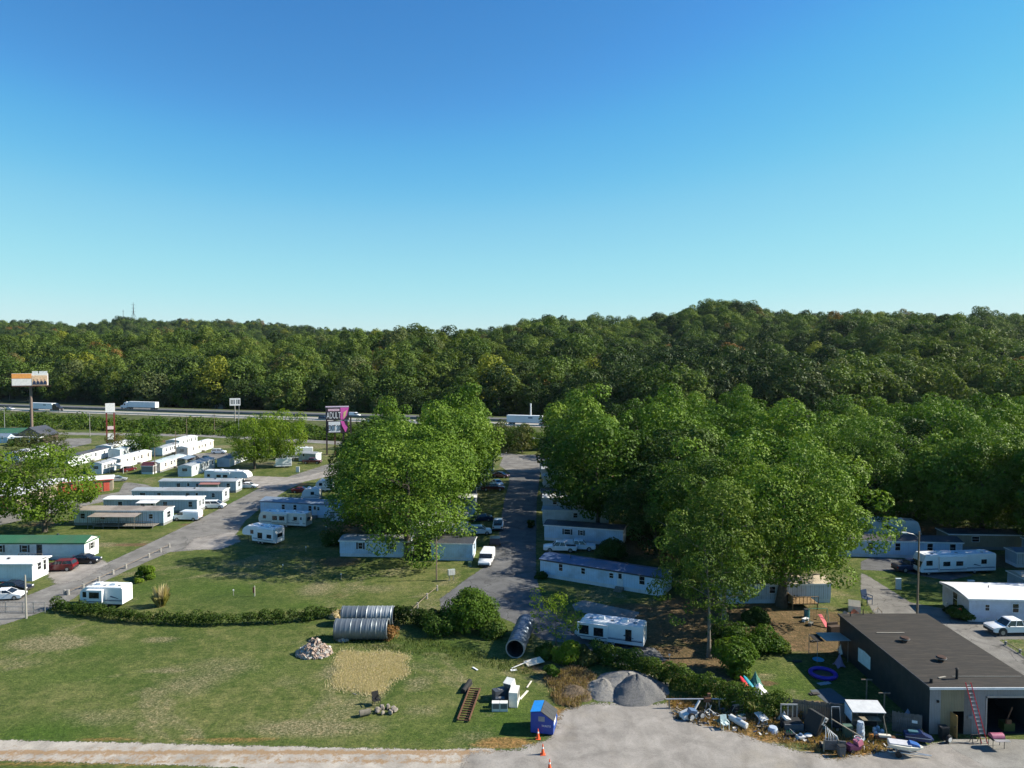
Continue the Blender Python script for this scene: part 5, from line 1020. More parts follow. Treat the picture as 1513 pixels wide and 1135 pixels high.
# campers
RVW = M('camper_white', (.74, .77, .80), .35, 0, .05, .8, dirt=.12); RVR = M('camper_roof', (.66, .69, .72), .6, 0, .1, .8, dirt=.35); RVB = M('camper_stripe', (.05, .09, .19), .4); RVT = M('camper_tan', (.50, .44, .36), .5); RVG = M('camper_grey', (.2, .21, .23), .4)
def camper(label, a, b, W=2.45, H=2.9, kindc='trailer', front='left', wins=(), slide=None, stripe=RVB, door=None, group=None, name=None, ends=(), acs=(.35, .7), body=RVW, wheels=.55, z0=.5, black_front=False):
    """side facing the camera runs a->b; front end left or right"""
    a = Vector(a); b = Vector(b); L = (b - a).length; rz = math.atan2(b.y - a.y, b.x - a.x)
    t = thing(name or {'trailer': 'travel_trailer', 'fifth': 'fifth_wheel_camper', 'motor': 'motorhome', 'cargo': 'cargo_trailer'}[kindc], label, {'trailer': 'camper', 'fifth': 'camper', 'motor': 'motorhome', 'cargo': 'trailer'}[kindc], (a.x, a.y, .01), rz, group)
    if kindc == 'fifth': pr = [(0, 1.7), (.1, 2.3), (.45, 2.75), (1.2, H), (L - .1, H), (L, H - .15), (L, z0), (2.3, z0), (2.2, 1.45), (.3, 1.45)]
    elif kindc == 'motor': pr = [(0, 1.0), (.12, 1.3), (.5, 2.2), (.62, 2.55), (.9, H), (L - .12, H), (L, H - .15), (L, z0), (.25, z0), (.05, .65)]
    elif kindc == 'cargo': pr = [(0, z0), (0, H - .1), (.1, H), (L - .1, H), (L, H - .1), (L, z0)]
    else: pr = [(.05, z0 + .55), (0, 1.5), (.15, 2.2), (.55, H - .15), (.9, H), (L - .15, H), (L, H - .15), (L, z0), (.6, z0)]
    if front == 'right': pr = [(L - u, z_) for u, z_ in pr][::-1]
    mb = MB(); mb.prism(pr, 'y', 0, W); mb.build('body', body, t)
    ux = [u for u, z_ in pr if z_ > H - .01]; x0, x1 = min(ux), max(ux)
    MB().box(x0, .08, H + .001, x1, W - .08, H + .05).build('roof', RVR, t)
    for f in acs: x = L * f; MB().prism([(x - .42, H + .05), (x + .42, H + .05), (x + .3, H + .34), (x - .3, H + .34)], 'y', W / 2 - .32, W / 2 + .32).build('air_conditioner', RVW, t)
    for f in (.2, .52, .86): MB().box(L * f - .17, W * .35 - .17, H + .05, L * f + .17, W * .35 + .17, H + .14).build('roof_hatch', CURT, t)
    for w_ in [(q[0], q[1] * 1.2, q[2] * 1.25, q[3]) for q in wins]:
        yy = -.004 - (slide[2] if slide and slide[0] * L < w_[0] * L < slide[1] * L else 0)
        f = MB().box(w_[0] * L - w_[1] / 2 - .04, yy - .03, w_[3] - w_[2] / 2 - .04, w_[0] * L + w_[1] / 2 + .04, yy, w_[3] + w_[2] / 2 + .04).build('window', TRIMD, t)
        MB().box(w_[0] * L - w_[1] / 2, yy - .04, w_[3] - w_[2] / 2, w_[0] * L + w_[1] / 2, yy - .031, w_[3] + w_[2] / 2).build('pane', GL, f)
    for e in ends:
        x = 0 if e == 'left' else L; s = -1 if e == 'left' else 1; zc = 1.75; f = MB().box(min(x, x + s * .03), W * .22, zc - .35, max(x, x + s * .03), W * .78, zc + .35).build('window', TRIMD, t)
        MB().box(min(x + s * .031, x + s * .04), W * .25, zc - .3, max(x + s * .031, x + s * .04), W * .75, zc + .3).build('pane', GL, f)
    if slide:
        s0, s1, dpt = slide; sl_ = MB().box(s0 * L, -dpt, z0 + .35, s1 * L, -.002, H - .25).build('slide_out', body, t); MB().box(s0 * L - .05, -dpt - .05, H - .25, s1 * L + .05, -.002, H - .2).build('slide_roof', TRIMW if not black_front else TRIMD, sl_)
    if stripe:
        mb = MB(); zs = z0 + .42; q0 = .6 if front == 'left' else .1; q1 = .1 if front == 'left' else .6
        if kindc == 'fifth': q0, q1 = (2.4, .1) if front == 'left' else (.1, 2.4)
        segs = [(q0, L - q1)] if not slide else [(q0, slide[0] * L - .02), (slide[1] * L + .02, L - q1)]
        for u0, u1 in segs:
            if u1 > u0: mb.box(u0, -.012, zs, u1, -.002, zs + .1); mb.box(u0, -.012, zs + .16, u1, -.002, zs + .19)
        if slide: mb.box(slide[0] * L + .03, -slide[2] - .012, zs, slide[1] * L - .03, -slide[2] - .001, zs + .1)
        x = L * .7; mb.add([(x, -.012, z0 + 1.0), (x + 1.2, -.012, z0 + .75), (x + 1.3, -.012, z0 + .8), (x + .2, -.012, z0 + 1.15), (x, -.004, z0 + 1.0), (x + 1.2, -.004, z0 + .75), (x + 1.3, -.004, z0 + .8), (x + .2, -.004, z0 + 1.15)], [(0, 1, 2, 3), (4, 7, 6, 5), (0, 4, 5, 1), (1, 5, 6, 2), (2, 6, 7, 3), (3, 7, 4, 0)])
        mb.build('stripe', stripe, t)
    if door is not None: x = door * L; d = MB().box(x - .33, -.025, z0 + .1, x + .33, -.003, z0 + 2.0).build('door', TRIMW, t); MB().box(x - .18, -.035, z0 + 1.2, x + .18, -.026, z0 + 1.75).build('door_pane', GL, d)
    if kindc == 'motor':
        f = -1 if front == 'left' else 1; X = 0 if front == 'left' else L
        s = [(.14, 1.36), (.48, 2.14), (.43, 2.16), (.07, 1.36)]; s = [(u if front == 'left' else L - u, z_) for u, z_ in s]; MB().prism(s, 'y', .15, W - .15).build('windscreen', GL, t)
        for yy in (.35, W - .35): MB().cbox((X - f * -.0 + f * .0, yy, .85), (.14, .3, .2)).build('headlight', LAMP, t)
        wx = [1.5, L * .72]; wx = wx if front == 'left' else [L - q for q in wx]
    else: wx = [L * wheels - .42, L * wheels + .42] if L > 5 else [L * wheels]
    for x in wx: wheel(t, x, .12, .36); wheel(t, x, W - .12, .36)
    if kindc in ('trailer', 'cargo'):
        X = 0 if front == 'left' else L; s = -1 if front == 'left' else 1; MB().tube((X + s * -.2, W * .25, z0), (X + s * 1.0, W / 2, z0), .04).tube((X + s * -.2, W * .75, z0), (X + s * 1.0, W / 2, z0), .04).tube((X + s * .9, W / 2, 0), (X + s * .9, W / 2, z0 + .2), .035).build('hitch', BLK, t)
        MB().box(X + s * .35 - .15, W / 2 - .3, z0, X + s * .35 + .15, W / 2 + .3, z0 + .45).build('gas_bottles', TRIMW, t)
    else: MB().tube((L * .15, .3, 0), (L * .15, .3, z0 + .8), .04).tube((L * .9, .3, 0), (L * .9, .3, z0), .04).build('jack', BLK, t)
    MB().box(.8 if kindc != 'fifth' else 2.4, .1, z0 - .12, L - .2, W - .1, z0 - .001).build('chassis', BLK, t)
    return t
camper('white travel trailer with a big slide-out and dark stripes by the hedge', P(118, 897), P(181, 898.5), 2.4, 2.75, slide=(.22, .58, .55), wins=[(.13, .5, .55, 1.75), (.4, 1.1, .6, 1.85)], ends=())
camper('white travel trailer with dark blue pinstripes parked by the road bend', P(852, 948.5), P(950.5, 962), 2.45, 2.75, slide=(.02, .47, .28), wins=[(.12, .9, .8, 1.75), (.34, .9, .75, 1.65), (.78, .55, 1.05, 1.6)], wheels=.5)
camper('white fifth wheel camper with a raised nose on the shaded lawn', P(358, 801), P(407, 807), 2.45, 3.15, 'fifth', slide=(.5, .98, .35), wins=[(.3, .5, .5, 2.1), (.58, .8, .8, 1.7), (.85, .8, .5, 1.7)], ends=('right',))
camper('cream and black travel trailer in front of the long pale blue home', P(382, 777), P(452, 781.5), 2.45, 2.95, slide=(.3, .62, .4), wins=[(.13, .5, .45, 1.9), (.37, .8, .6, 1.9), (.52, .9, .6, 1.9), (.78, .6, .5, 1.9)], stripe=RVG, ends=('right',), body=M('camper_cream', (.66, .64, .58), .4, dirt=.1), door=.9)
camper('long white camper with black windows beside the red-awning home', P(302, 713), P(366, 715), 2.6, 3.2, 'fifth', front='right', slide=(.25, .6, .3), wins=[(.1, .6, .5, 1.9), (.35, 1.0, .5, 1.9), (.5, 1.0, .5, 1.9)], stripe=RVG)
camper('white trailer with a rounded nose above the long pale blue home', P(446, 741), P(472, 741), 2.4, 2.9, wins=[(.6, .6, .5, 1.9)])
camper('white trailer tucked against the maple leaves above the red car', P(466, 727), P(492, 727), 2.4, 2.8, wins=[(.3, .6, .5, 1.9)])
camper('white cargo trailer standing on the upper lawn', P(407, 692), P(431, 691), 2.3, 2.7, 'cargo', wins=())
camper('white camper with a grey side behind the lawn maples', P(412, 680), P(444, 679), 2.6, 2.9, wins=[(.5, .7, .5, 1.9)])
camper('long white camper right of the lawn maples near the billboard', P(430, 676), P(462, 675), 2.6, 3.0, 'fifth', wins=[(.5, .7, .5, 1.9)])
camper('long white fifth wheel with black framed slides behind the pale blue home', (65.5, 135.2), (76.3, 133.6), 2.5, 3.4, 'trailer', front='right', slide=(.33, .6, .35), wins=[(.1, .9, .6, 2.2), (.2, .4, .5, 2.1), (.45, 1.2, .5, 2.2)], stripe=RVG, black_front=True)
camper('white motorhome with swooping stripes parked in the right grove shade', (63.8, 111.7), (76.5, 113.0), 2.5, 3.15, 'motor', slide=(.24, .6, .3), wins=[(.12, .8, .55, 1.95), (.33, .9, .5, 1.85), (.5, .9, .5, 1.85), (.84, .7, .5, 1.95)], stripe=RVB, acs=(.3, .86))
camper('white trailer half hidden under the huge maple by the left street', (-36, 165), (-29, 165), 2.4, 2.7, wins=[(.5, .7, .5, 1.9)])
# trucks on the highway
def semi(label, px, off, flip, cabm, trl=14.6, stripe=None):
    X, Y, an = hwpt(px, off); t = thing('semi_truck', label, 'truck', (X, Y, HZ + .01), an + (PI if flip else 0))
    tr = MB().box(-trl - 1, -1.25, 1.15, -1.0, 1.25, 4.05).build('trailer', TRW, t); MB().box(-trl - .9, -1.1, .95, -1.2, 1.1, 1.149).build('trailer_frame', PG, t)
    for x in (-trl + .2, -trl + 1.5): wheel(t, x, -1.1, .5, .4); wheel(t, x, 1.1, .5, .4)
    c = MB().prism([(-.7, .7), (-.7, 3.0), (-.2, 3.9), (1.0, 3.7), (1.7, 3.0), (2.1, 2.2), (3.6, 1.9), (3.9, 1.5), (3.9, .6)], 'y', -1.2, 1.2).build('cab', cabm, t)
    MB().prism([(1.68, 3.04), (2.14, 2.24), (2.2, 2.28), (1.74, 3.08)], 'y', -1.0, 1.0).build('windscreen', GL, c); MB().box(.7, -1.215, 2.1, 1.6, 1.215, 2.9).build('side_window', GL, c)
    MB().box(-1.0, -1.0, .7, 3.4, 1.0, .95).build('chassis', PG, t)
    for x in (2.9, -.5, -1.8): wheel(t, x, -1.05, .5, .4); wheel(t, x, 1.05, .5, .4)
    for s in (-1, 1): MB().cbox((3.92, s * .9, 1.1), (.1, .3, .2)).build('headlight', LAMP, t)
    if stripe: MB().box(-trl * .45, -1.262, 2.9, -trl * .45 + 1.8, -1.251, 3.4).build('marking', stripe, t)
    return t
TRW = M('trailer_white', (.72, .75, .78), .4, 0, .05, .4, dirt=.15)
semi('white semi trailer with a black cab passing behind the tall pole sign', 78, -7, False, PB, 15, RVG)
semi('long white semi trailer in the far lanes near the white pole sign', 187, 16, True, PW, 18)
semi('white semi trailer with a dark cab seen above the road-end thicket', 803, -6, False, PM, 14.8, RVB)
X, Y, an = hwpt(476, -8); car('dark blue car on the highway left of the pink billboard', 'suv', X, Y, an, PN).location.z = HZ + .01
X, Y, an = hwpt(521, 10); car('white van in the far highway lanes right of the pink billboard', 'van', X, Y, an, PW).location.z = HZ + .01
X, Y, an = hwpt(10, -8); car('white car on the highway at the left edge', 'sedan', X, Y, an, PW).location.z = HZ + .01
X, Y, an = hwpt(554, -8); car('grey car on the highway beside the maple tops', 'suv', X, Y, an, PG).location.z = HZ + .01
# ------------------------------------------------------------------ signs, poles, masts
STEEL = M('galvanised'); RUSTP = M('pole_rust', (.14, .06, .045), .7, .2, .2, 1); POLEW = M('pole_wood', (.24, .19, .14), .9, 0, .3, 2); POLEG = M('pole_pale', (.38, .36, .33), .8)
def text(body, size, loc, parent, mat, rot=(PI / 2, 0, 0), sx=1.0, name='lettering', ext=.02):
    c = bpy.data.curves.new(name, 'FONT'); c.body = body; c.size = size; c.extrude = ext; c.align_x = 'CENTER'; c.align_y = 'CENTER'; c.materials.append(mat)
    o = link(name, c, None); me = bpy.data.meshes.new_from_object(o); bpy.data.objects.remove(o)
    o = link(name, me, parent, loc); o.rotation_euler = rot; o.scale = (sx, 1, 1); return o
# billboard, left
X, Y = P(47, 649); t = thing('billboard', 'orange and white billboard on a single tall pole at the far left', 'billboard', (X, Y, 0), math.radians(20))
MB().tube((0, .5, 0), (0, .5, 21.6), .55, .5, 12).build('pole', M('pole_grey_rust', (.22, .16, .14), .7), t, True)
pn = MB().box(-6.2, -.2, 21.6, 6.2, .2, 26.4).build('panel', M('bb_white', (.82, .80, .78), .6), t)
MB().box(-6.2, -.26, 24.4, .6, -.203, 26.3).build('orange_band', M('bb_orange', (.85, .36, .10), .6), pn); MB().box(.7, -.26, 21.6, 6.0, -.203, 25.6).build('picture_panel', M('bb_peach', (.80, .55, .36), .6, 0, .25, 1.5), pn)
mb = MB()
for k in range(4): x = 1.5 + k * 1.25; mb.prism([(x - .6, 21.9), (x + .6, 21.9), (x + .45, 23.1), (x, 23.5), (x - .45, 23.1)], 'y', -.31, -.262)
mb.build('figures', M('bb_navy', (.03, .05, .12), .6), pn); mb = MB()
for k in range(4): x = 1.5 + k * 1.25; mb.ball((x, -.29, 23.85), (.32, .05, .4), 8, 6)
mb.build('faces', M('bb_skin', (.6, .36, .24), .6), pn)
MB().box(.8, -.15, 26.4, 2.8, .05, 27.3).box(3.2, -.15, 26.4, 6.0, .05, 27.3).build('cutout', TRIMW, pn)
MB().box(-6.0, -1.4, 21.2, 7.2, -.1, 21.35).build('catwalk', RUSTP, t); MB().box(-6.2, .3, 21.7, 6.2, .6, 26.2).build('back_frame', RUSTP, t)
# white pole sign with two red legs
X, Y = P(164, 658); t = thing('pole_sign', 'white square sign on two red legs with small boards below', 'sign', (X, Y, 0), .4)
for s in (-1, 1): MB().box(s * 1.25 - .22, -.2, 0, s * 1.25 + .22, .2, 12.8).build('leg', M('sign_leg_red', (.25, .045, .04), .6), t)
MB().box(-1.55, -.35, 12.4, 1.55, .1, 15.8).build('sign_face', M('sign_white', (.85, .82, .82), .5), t); MB().box(-1.0, -.3, 6.0, 1.0, 0, 7.2).build('board', M('sign_pink', (.8, .6, .62), .6), t); MB().box(-1.0, -.3, 2.2, 1.0, 0, 4.4).build('board', M('sign_white'), t)
# highway sign seen from the rear
t = thing('highway_sign', 'pale billboard with open framing on a thin post by the highway', 'sign', (-122, 318, 0), math.radians(18))
MB().tube((-.1, 0, 0), (-.1, 0, 11.4), .22, .2, 8).build('post', POLEG, t); MB().tube((1.6, .4, 0), (1.6, .4, 11.6), .12, .12, 6).build('post', STEEL, t)
f = MB().box(-2.2, -.1, 14.0, 2.2, .1, 14.6).box(-2.2, -.1, 11.4, 2.2, .1, 12.0).box(-2.2, -.1, 12, -1.8, .1, 14).box(-.1, -.1, 12, .5, .1, 14).box(1.9, -.1, 12, 2.2, .1, 14).build('frame', M('sign_white'), t)
MB().box(-1.8, 0, 12, 1.9, .06, 14).build('panel', RVG, f); MB().box(-1.3, -.12, 12, -1.1, -.101, 14).box(-.7, -.12, 12, -.5, -.101, 14).box(1.0, -.12, 12, 1.2, -.101, 14).build('battens', M('sign_white'), f)
# pink two-panel billboard
X, Y = P(497, 672); t = thing('billboard', 'black and pink two-panel billboard reading ADULT and EXIT on tall posts', 'billboard', (X, Y, 0), math.radians(14))
for x in (-3.1, -.4, 2.4, 4.9): MB().box(x - .25, .3, 0, x + .25, .8, 15 if x < 0 else 13).build('post', M('post_dark', (.055, .035, .045), .7) if x != -.4 else RUSTP, t)
BK = M('bb_black', (.05, .035, .05), .6); WT = M('bb_white2', (.9, .86, .9), .5); PK = M('bb_pink', (.85, .13, .5), .55)
p1 = MB().box(-3.4, 0, 11.9, 4.3, .28, 16.2).build('panel', BK, t); p2 = MB().box(-3.0, 0, 7.4, 3.9, .28, 11.6).build('panel', BK, t); MB().box(-3.4, -.05, 16.2, 4.3, .3, 16.6).build('top_trim', M('bb_lilac', (.8, .62, .75), .6), t)
text('ADULT', 3.1, (-.75, -.04, 13.35), p1, WT, sx=.47, ext=.03); MB().box(-2.6, -.04, 14.9, 1.2, -.002, 15.7).build('headline_band', M('bb_rose', (.85, .5, .6), .6, 0, .3, 2), p1)
MB().box(-2.5, -.03, 7.7, 1.4, -.002, 11.3).build('white_field', WT, p2); text('EXIT 20', 2.7, (-.55, -.07, 9.1), p2, BK, sx=.46, ext=.03)
MB().prism([(1.5, 12.0), (1.5, 16.1), (4.3, 16.1), (3.6, 13.4), (2.6, 12.0)], 'y', -.06, -.002).build('picture', PK, p1); MB().prism([(2.4, 12.3), (2.5, 14.4), (3.6, 15.2), (3.2, 13.4)], 'y', -.09, -.061).build('picture_detail', M('bb_yellow', (.9, .62, .3), .6), p1)
MB().prism([(1.5, 11.5), (2.0, 9.8), (3.1, 7.6), (3.8, 9.2), (3.0, 10.4), (2.6, 11.5)], 'y', -.06, -.002).build('picture', PK, p2)
# poles and lamps
def pole(px, py, h, label, mat=POLEW, r=.13, cross=0, group='utility poles'):
    X, Y = P(px, py); t = thing('utility_pole', label, 'pole', (X, Y, 0), 0, group); MB().tube((0, 0, -.2), (0, 0, h), r, r * .7, 8).build('shaft', mat, t, True)
    if cross:
        MB().box(-cross / 2, -.06, h - .9, cross / 2, .06, h - .78).build('crossarm', mat, t)
        for x in (-cross * .45, 0, cross * .45): MB().tube((x, 0, h - .78), (x, 0, h - .6), .05, .04, 6).build('insulator', TRIMW, t)
    return t
pole(39, 914, 5.8, 'short pale post at the left end of the hedge', POLEG, .13)
pole(645, 857, 6.3, 'thin wooden pole beside the mailbox bank', POLEW, .12)
pole(260, 680, 9.5, 'wooden pole in front of the cream home', POLEW, .16, 0); pole(229, 700, 7.5, 'wooden pole among the upper left homes', POLEW, .14)
pole(133, 645, 9.5, 'pole with a lamp at the frontage road behind the cabin tree', POLEG, .14, 1.6); pole(7, 637, 11, 'steel pole at the far left of the frontage road', STEEL, .16); pole(317, 642, 9, 'pole before the shrub band left of the lawn maples', POLEW, .14, 1.6); pole(276, 646, 9, 'pole before the shrub band, second from the lawn maples', POLEW, .14, 1.6)
pole(353, 655, 12.5, 'tall slim pole beside the pale framed sign', STEEL, .12); pole(95, 700, 8, 'slim wooden pole behind the yellow-green shade tree', POLEW, .12); pole(434, 682, 6.5, 'short pole by the cargo trailer', STEEL, .1); pole(356, 684, 5, 'short dark pole left of the lawn maples', POLEW, .1)
def lamp(px, py, h, arm, label, az=PI, mat=POLEW):
    X, Y = P(px, py); t = thing('street_lamp', label, 'street lamp', (X, Y, 0), 0); MB().tube((0, 0, -.2), (0, 0, h), .15, .1, 8).build('pole', mat, t, True)
    e = Vector((math.cos(az) * arm, math.sin(az) * arm, h - .1)); MB().path([(0, 0, h - .9), (e.x * .4, e.y * .4, h - .35), tuple(e)], [.04, .04, .035], 6).build('arm', STEEL, t); MB().cbox((e.x * 1.1, e.y * 1.1, h - .15), (.7, .28, .16)).build('lamp_head', TRIMW, t)
lamp(1355, 915, 11.6, 1.8, 'tall wooden street lamp beside the right street'); lamp(801, 684, 8.0, 2.4, 'slim street lamp at the far junction', mat=STEEL)
def tower(X, Y, h, label, w_=5, kindt='lattice', z=None):
    z = float(hz(np.array([X]), np.array([float(Y)]))[0]) if z is None else z
    t = thing('transmission_tower', label, 'tower', (X, Y, z - 2), 0); mb = MB()
    r = .28
    if kindt == 'lattice':
        wt = .8; hw = h * .62
        for sx in (-1, 1):
            for sy in (-1, 1): MB().tube((sx * w_, sy * w_, 0), (sx * wt, sy * wt, hw), r, r * .8, 4).build('leg', STEELD, t)
        for k in range(5):
            a0, a1 = k / 5, (k + 1) / 5; w0 = w_ + (wt - w_) * a0; w1 = w_ + (wt - w_) * a1
            for sy in (-1, 1): mb.tube((-w0, sy * w0, hw * a0), (w1, sy * w1, hw * a1), r * .6, None, 4); mb.tube((w0, sy * w0, hw * a0), (-w1, sy * w1, hw * a1), r * .6, None, 4)
        mb.tube((0, 0, hw), (0, 0, h), 1.1, .3, 4); mb.build('lattice', STEELD, t)
        for q in (.66, .79, .91): MB().tube((-4.5, 0, h * q), (4.5, 0, h * q), .3, None, 4).build('crossarm', STEELD, t)
    else: MB().tube((0, 0, 0), (0, 0, h), .5, .35, 6).build('mast', STEELD, t); MB().tube((-1.6, 0, h * .6), (1.6, 0, h * .6), .3).tube((-1.2, 0, h * .9), (1.2, 0, h * .9), .3).build('antenna', STEELD, t)
STEELD = M('tower_steel', (.16, .17, .18), .6, .3)
tower((199 - CX) / F * 1480, 1480, 56, 'large lattice pylon on the far left hilltop', 11); tower((184 - CX) / F * 1470, 1470, 40, 'slim mast left of the pylon on the far hilltop', kindt='mast')
tower((465 - CX) / F * 1450, 1450, 30, 'distant thin mast on the ridge above the billboard', kindt='mast'); tower((602 - CX) / F * 548, 548, 22, 'mast poking out of the trees on the near hill', kindt='mast'); tower((769 - CX) / F * 858, 858, 27, 'far mast on the dip of the skyline', kindt='mast')
t = thing('white_mast', 'white mast standing behind the semi trailer at the road end', 'mast', (8, 308, HZ - 1), 0); MB().tube((0, 0, 0), (0, 0, 9), .35, .3, 8).build('shaft', TRIMW, t)
# houses on the hill
for (u, D, lab) in [(437, 470, 'pale house gable between trees on the near hill'), (330, 430, 'dark blue house among the trees above the highway')]:
    X = (u - CX) / F * D; z = float(hz(np.array([X]), np.array([float(D)]))[0]); t = home(lab, (X - 4, D - 12), (X + 4, D - 12), 8, 5, 2.2, W_CREAM if u > 400 else W_GREYB, R_GREY, [(.3, 1, 1.2), (.7, 1, 1.2)], None, name='house', vents=0); t.location.z = z + (2 if u > 400 else .5)
t = home('white-roofed building in the valley at the right edge', (255, 372), (280, 372), 14, 7, 1.5, W_GREYB, R_WHITE, [(.3, 1, 1.2)], None, name='house', vents=0)
# ------------------------------------------------------------------ near yard
# corrugated pipes
PIPE = M('corrugated_steel', (.19, .225, .26), .5, .45, .14, .5, dirt=.1); PIPEP = M('corrugated_pale', (.36, .40, .44), .5, .35, .1, .5); PIPED = M('corrugated_dark', (.16, .20, .26), .4, .55, .2, .5)
def pipe(label, a, b, R, mats, cut=None):
    a = Vector((*a, R)); b = Vector((*b, R)); L = (b - a).length; rz = math.atan2(b.y - a.y, b.x - a.x)
    t = thing('culvert_pipe', label, 'pipe', (a.x, a.y, 0), rz); n = 40
    def shell(x0, x1, mat, nm, inner=False):
        secs = []; m = max(2, int((x1 - x0) / .09))
        for k in range(m + 1):
            x = x0 + (x1 - x0) * k / m; bead = .055 * max(0, math.sin(x * 2 * PI / .62)) ** 6; rr = R + .018 * math.sin(x * 2 * PI / .18) + bead - (.1 if inner else 0)
            secs.append([(x, rr * math.cos(2 * PI * i / n), R + rr * math.sin(2 * PI * i / n)) for i in range(n)])
        MB().loft(secs if not inner else [s[::-1] for s in secs], caps=False).build(nm, mat, t, True)
    if cut: shell(0, L * cut, mats[0], 'shell'); shell(L * cut, L, mats[1], 'shell')
    else: shell(0, L, mats[0], 'shell')
    shell(0, L, M('pipe_inside', (.05, .06, .07), .6, .3), 'lining', True)
    for x in (0, L):
        vs = [(x, q * math.cos(2 * PI * i / n), R + q * math.sin(2 * PI * i / n)) for q in (R + .03, R - .11) for i in range(n)]; MB().add(vs, [(i, (i + 1) % n, n + (i + 1) % n, n + i) for i in range(n)]).build('rim', PIPEP, t)
    return t
pipe('wide corrugated steel pipe lying in front of its twin by the hedge', P(496, 944), P(574, 944), 1.22, (PIPE,)); pipe('corrugated steel pipe lying behind, half bright half dull', P(506, 922), P(582, 922), 1.15, (PIPE, PIPEP), .48)
pipe('dark open-mouthed corrugated pipe pointing down the road', (.35, 81.3), (1.75, 89.3), 1.08, (PIPED,))
# rubble
def rubble(name, label, px, py, rx, ry, h, n, sz, mat, seed, mats=None):
    X, Y = P(px, py); r = random.Random(seed); mb = MB()
    for k in range(n):
        q = math.sqrt(r.random()); a = r.uniform(0, 2 * PI); z = h * (1 - q) * r.uniform(.3, 1.05); s = sz * r.uniform(.5, 1.4)
        mb.mat(r.choice((0, 0, 1)) if mats else 0).cbox((math.cos(a) * q * rx, math.sin(a) * q * ry, z + s * .2), (s * r.uniform(.7, 1.6), s * r.uniform(.5, 1), s * r.uniform(.35, .8)), (r.uniform(-1, 1), r.uniform(-1, 1), r.uniform(0, 3)))
    o = mb.build(name, mats or mat, None, False, (X, Y + ry * .6, 0)); kind(o, 'stuff'); o['label'] = label; return o
RUB = M('rubble_pink', (.40, .30, .25), .9, 0, .3, 2); RUB2 = M('rubble_white', (.49, .46, .43), .9, 0, .2, 2)
rubble('rubble_pile', 'pile of pinkish broken concrete in the field', 461, 971, 2.0, 1.6, 1.8, 700, .30, RUB, 1, [RUB, RUB2]); rubble('rubble_scrap', 'small heap of pale stones near the pipe end', 505, 948, .8, .4, .4, 40, .3, RUB2, 2)
# gravel mound
def mound(name, label, px, py, R, h, mat, seed, asp=1.0, dent=0):
    X, Y = P(px, py); rg = np.random.default_rng(seed); n = 90; m = 40; V = []; ph = rg.uniform(0, 6, 5)
    for j in range(m + 1):
        q = j / m
        for i in range(n):
            a = 2 * PI * i / n; rr = R * q * (1 + .07 * math.sin(2 * a + ph[0]) + .05 * math.sin(3 * a + ph[1]) + .03 * math.sin(7 * a + ph[2]))
            q2 = math.sqrt(q * q + .006); z = h * max(0, 1 - q2) ** .95 + .05 * h * math.sin(3 * a + 5 * q + ph[3]) * math.sin(7 * q + ph[4]) * (q < .95) + .03 * math.sin(a * 9 + q * 20) * q - (dent * h * max(0, 1 - abs(q - .25) * 3) if math.cos(a - 2.6) > .3 else 0); z += rg.normal(0, .018)
            z = z - .08 * q
            V.append((rr * math.cos(a), rr * math.sin(a) * asp, z))
    Fq = [(j * n + i, (j + 1) * n + i, (j + 1) * n + (i + 1) % n, j * n + (i + 1) % n) for j in range(m) for i in range(n)]
    o = link(name, npmesh(name, V, Fq, [mat], smooth=True), None, (X, Y, 0)); kind(o, 'stuff'); o['label'] = label; return o
GRP = M('gravel_dark', (.16, .16, .165), .95, 0, .3, 9, bump=1.0); GRP2 = M('gravel_light', (.27, .26, .245), .95, 0, .2, 5, bump=1.0)
mound('gravel_pile', 'steep grey gravel pile at the top of the yard', 940, 1024, 3.1, 2.1, GRP, 3); mound('gravel_spoil', 'paler older gravel heap behind the grey pile', 928, 1014, 4.7, 1.5, GRP2, 4, .75); mound('gravel_spoil', 'low worn end of the pale gravel heap', 892, 1020, 2.5, 1.2, GRP2, 5); mound('dirt_heap', 'brown brush-covered dirt heap left of the gravel', 850, 1024, 2.2, .7, M('brush_dirt', (.15, .11, .07), .95, 0, .5, 4, bump=1), 6)
# blue dumpster
BLU = M('dumpster_blue', (.02, .075, .42), .4, 0, .12, 1.5, dirt=.08); BLU2 = M('dumpster_light', (.02, .22, .62), .4, 0, .1, 1.5)
t = thing('dumpster', 'blue dumpster with black sloping lids at the edge of the gravel', 'dumpster', (*P(784, 1084), 0), math.radians(-12))
pr = [(0, .12), (0, 1.98), (.95, 2.1), (2.1, 1.35), (2.1, .12)]
MB().prism(pr, 'y', 0, 2.2).build('body', BLU, t); MB().box(.1, .1, 0, .4, 2.1, .118).box(1.7, .1, 0, 2.0, 2.1, .118).build('skids', BLK, t)
MB().prism([(-.03, 2.0), (.9, 2.13), (.9, 2.18), (-.03, 2.05)], 'y', .02, 2.18).build('lid', BLU2, t)
for y0, y1 in ((.0, .72), (.74, 1.46), (1.48, 2.2)): MB().prism([(.93, 2.13), (2.16, 1.33), (2.18, 1.38), (.95, 2.19)], 'y', y0, y1).build('lid', M('lid_black', (.05, .055, .06), .6, rib=('Y', .18)), t)
MB().box(.72, -.02, 1.25, 1.3, -.003, 1.7).build('label_plate', M('plate_grey', (.32, .33, .36), .6), t); text('WASTE', .26, (1.45, -.02, .85), t, TRIMW, ext=.01)
MB().box(2.103, .35, .75, 2.13, 1.4, 1.3).build('notice_panel', TRIMW, t); MB().box(2.1, .1, .7, 2.16, .2, .95).box(2.1, 2.0, .7, 2.16, 2.1, .95).build('lift_pocket', BLU2, t)
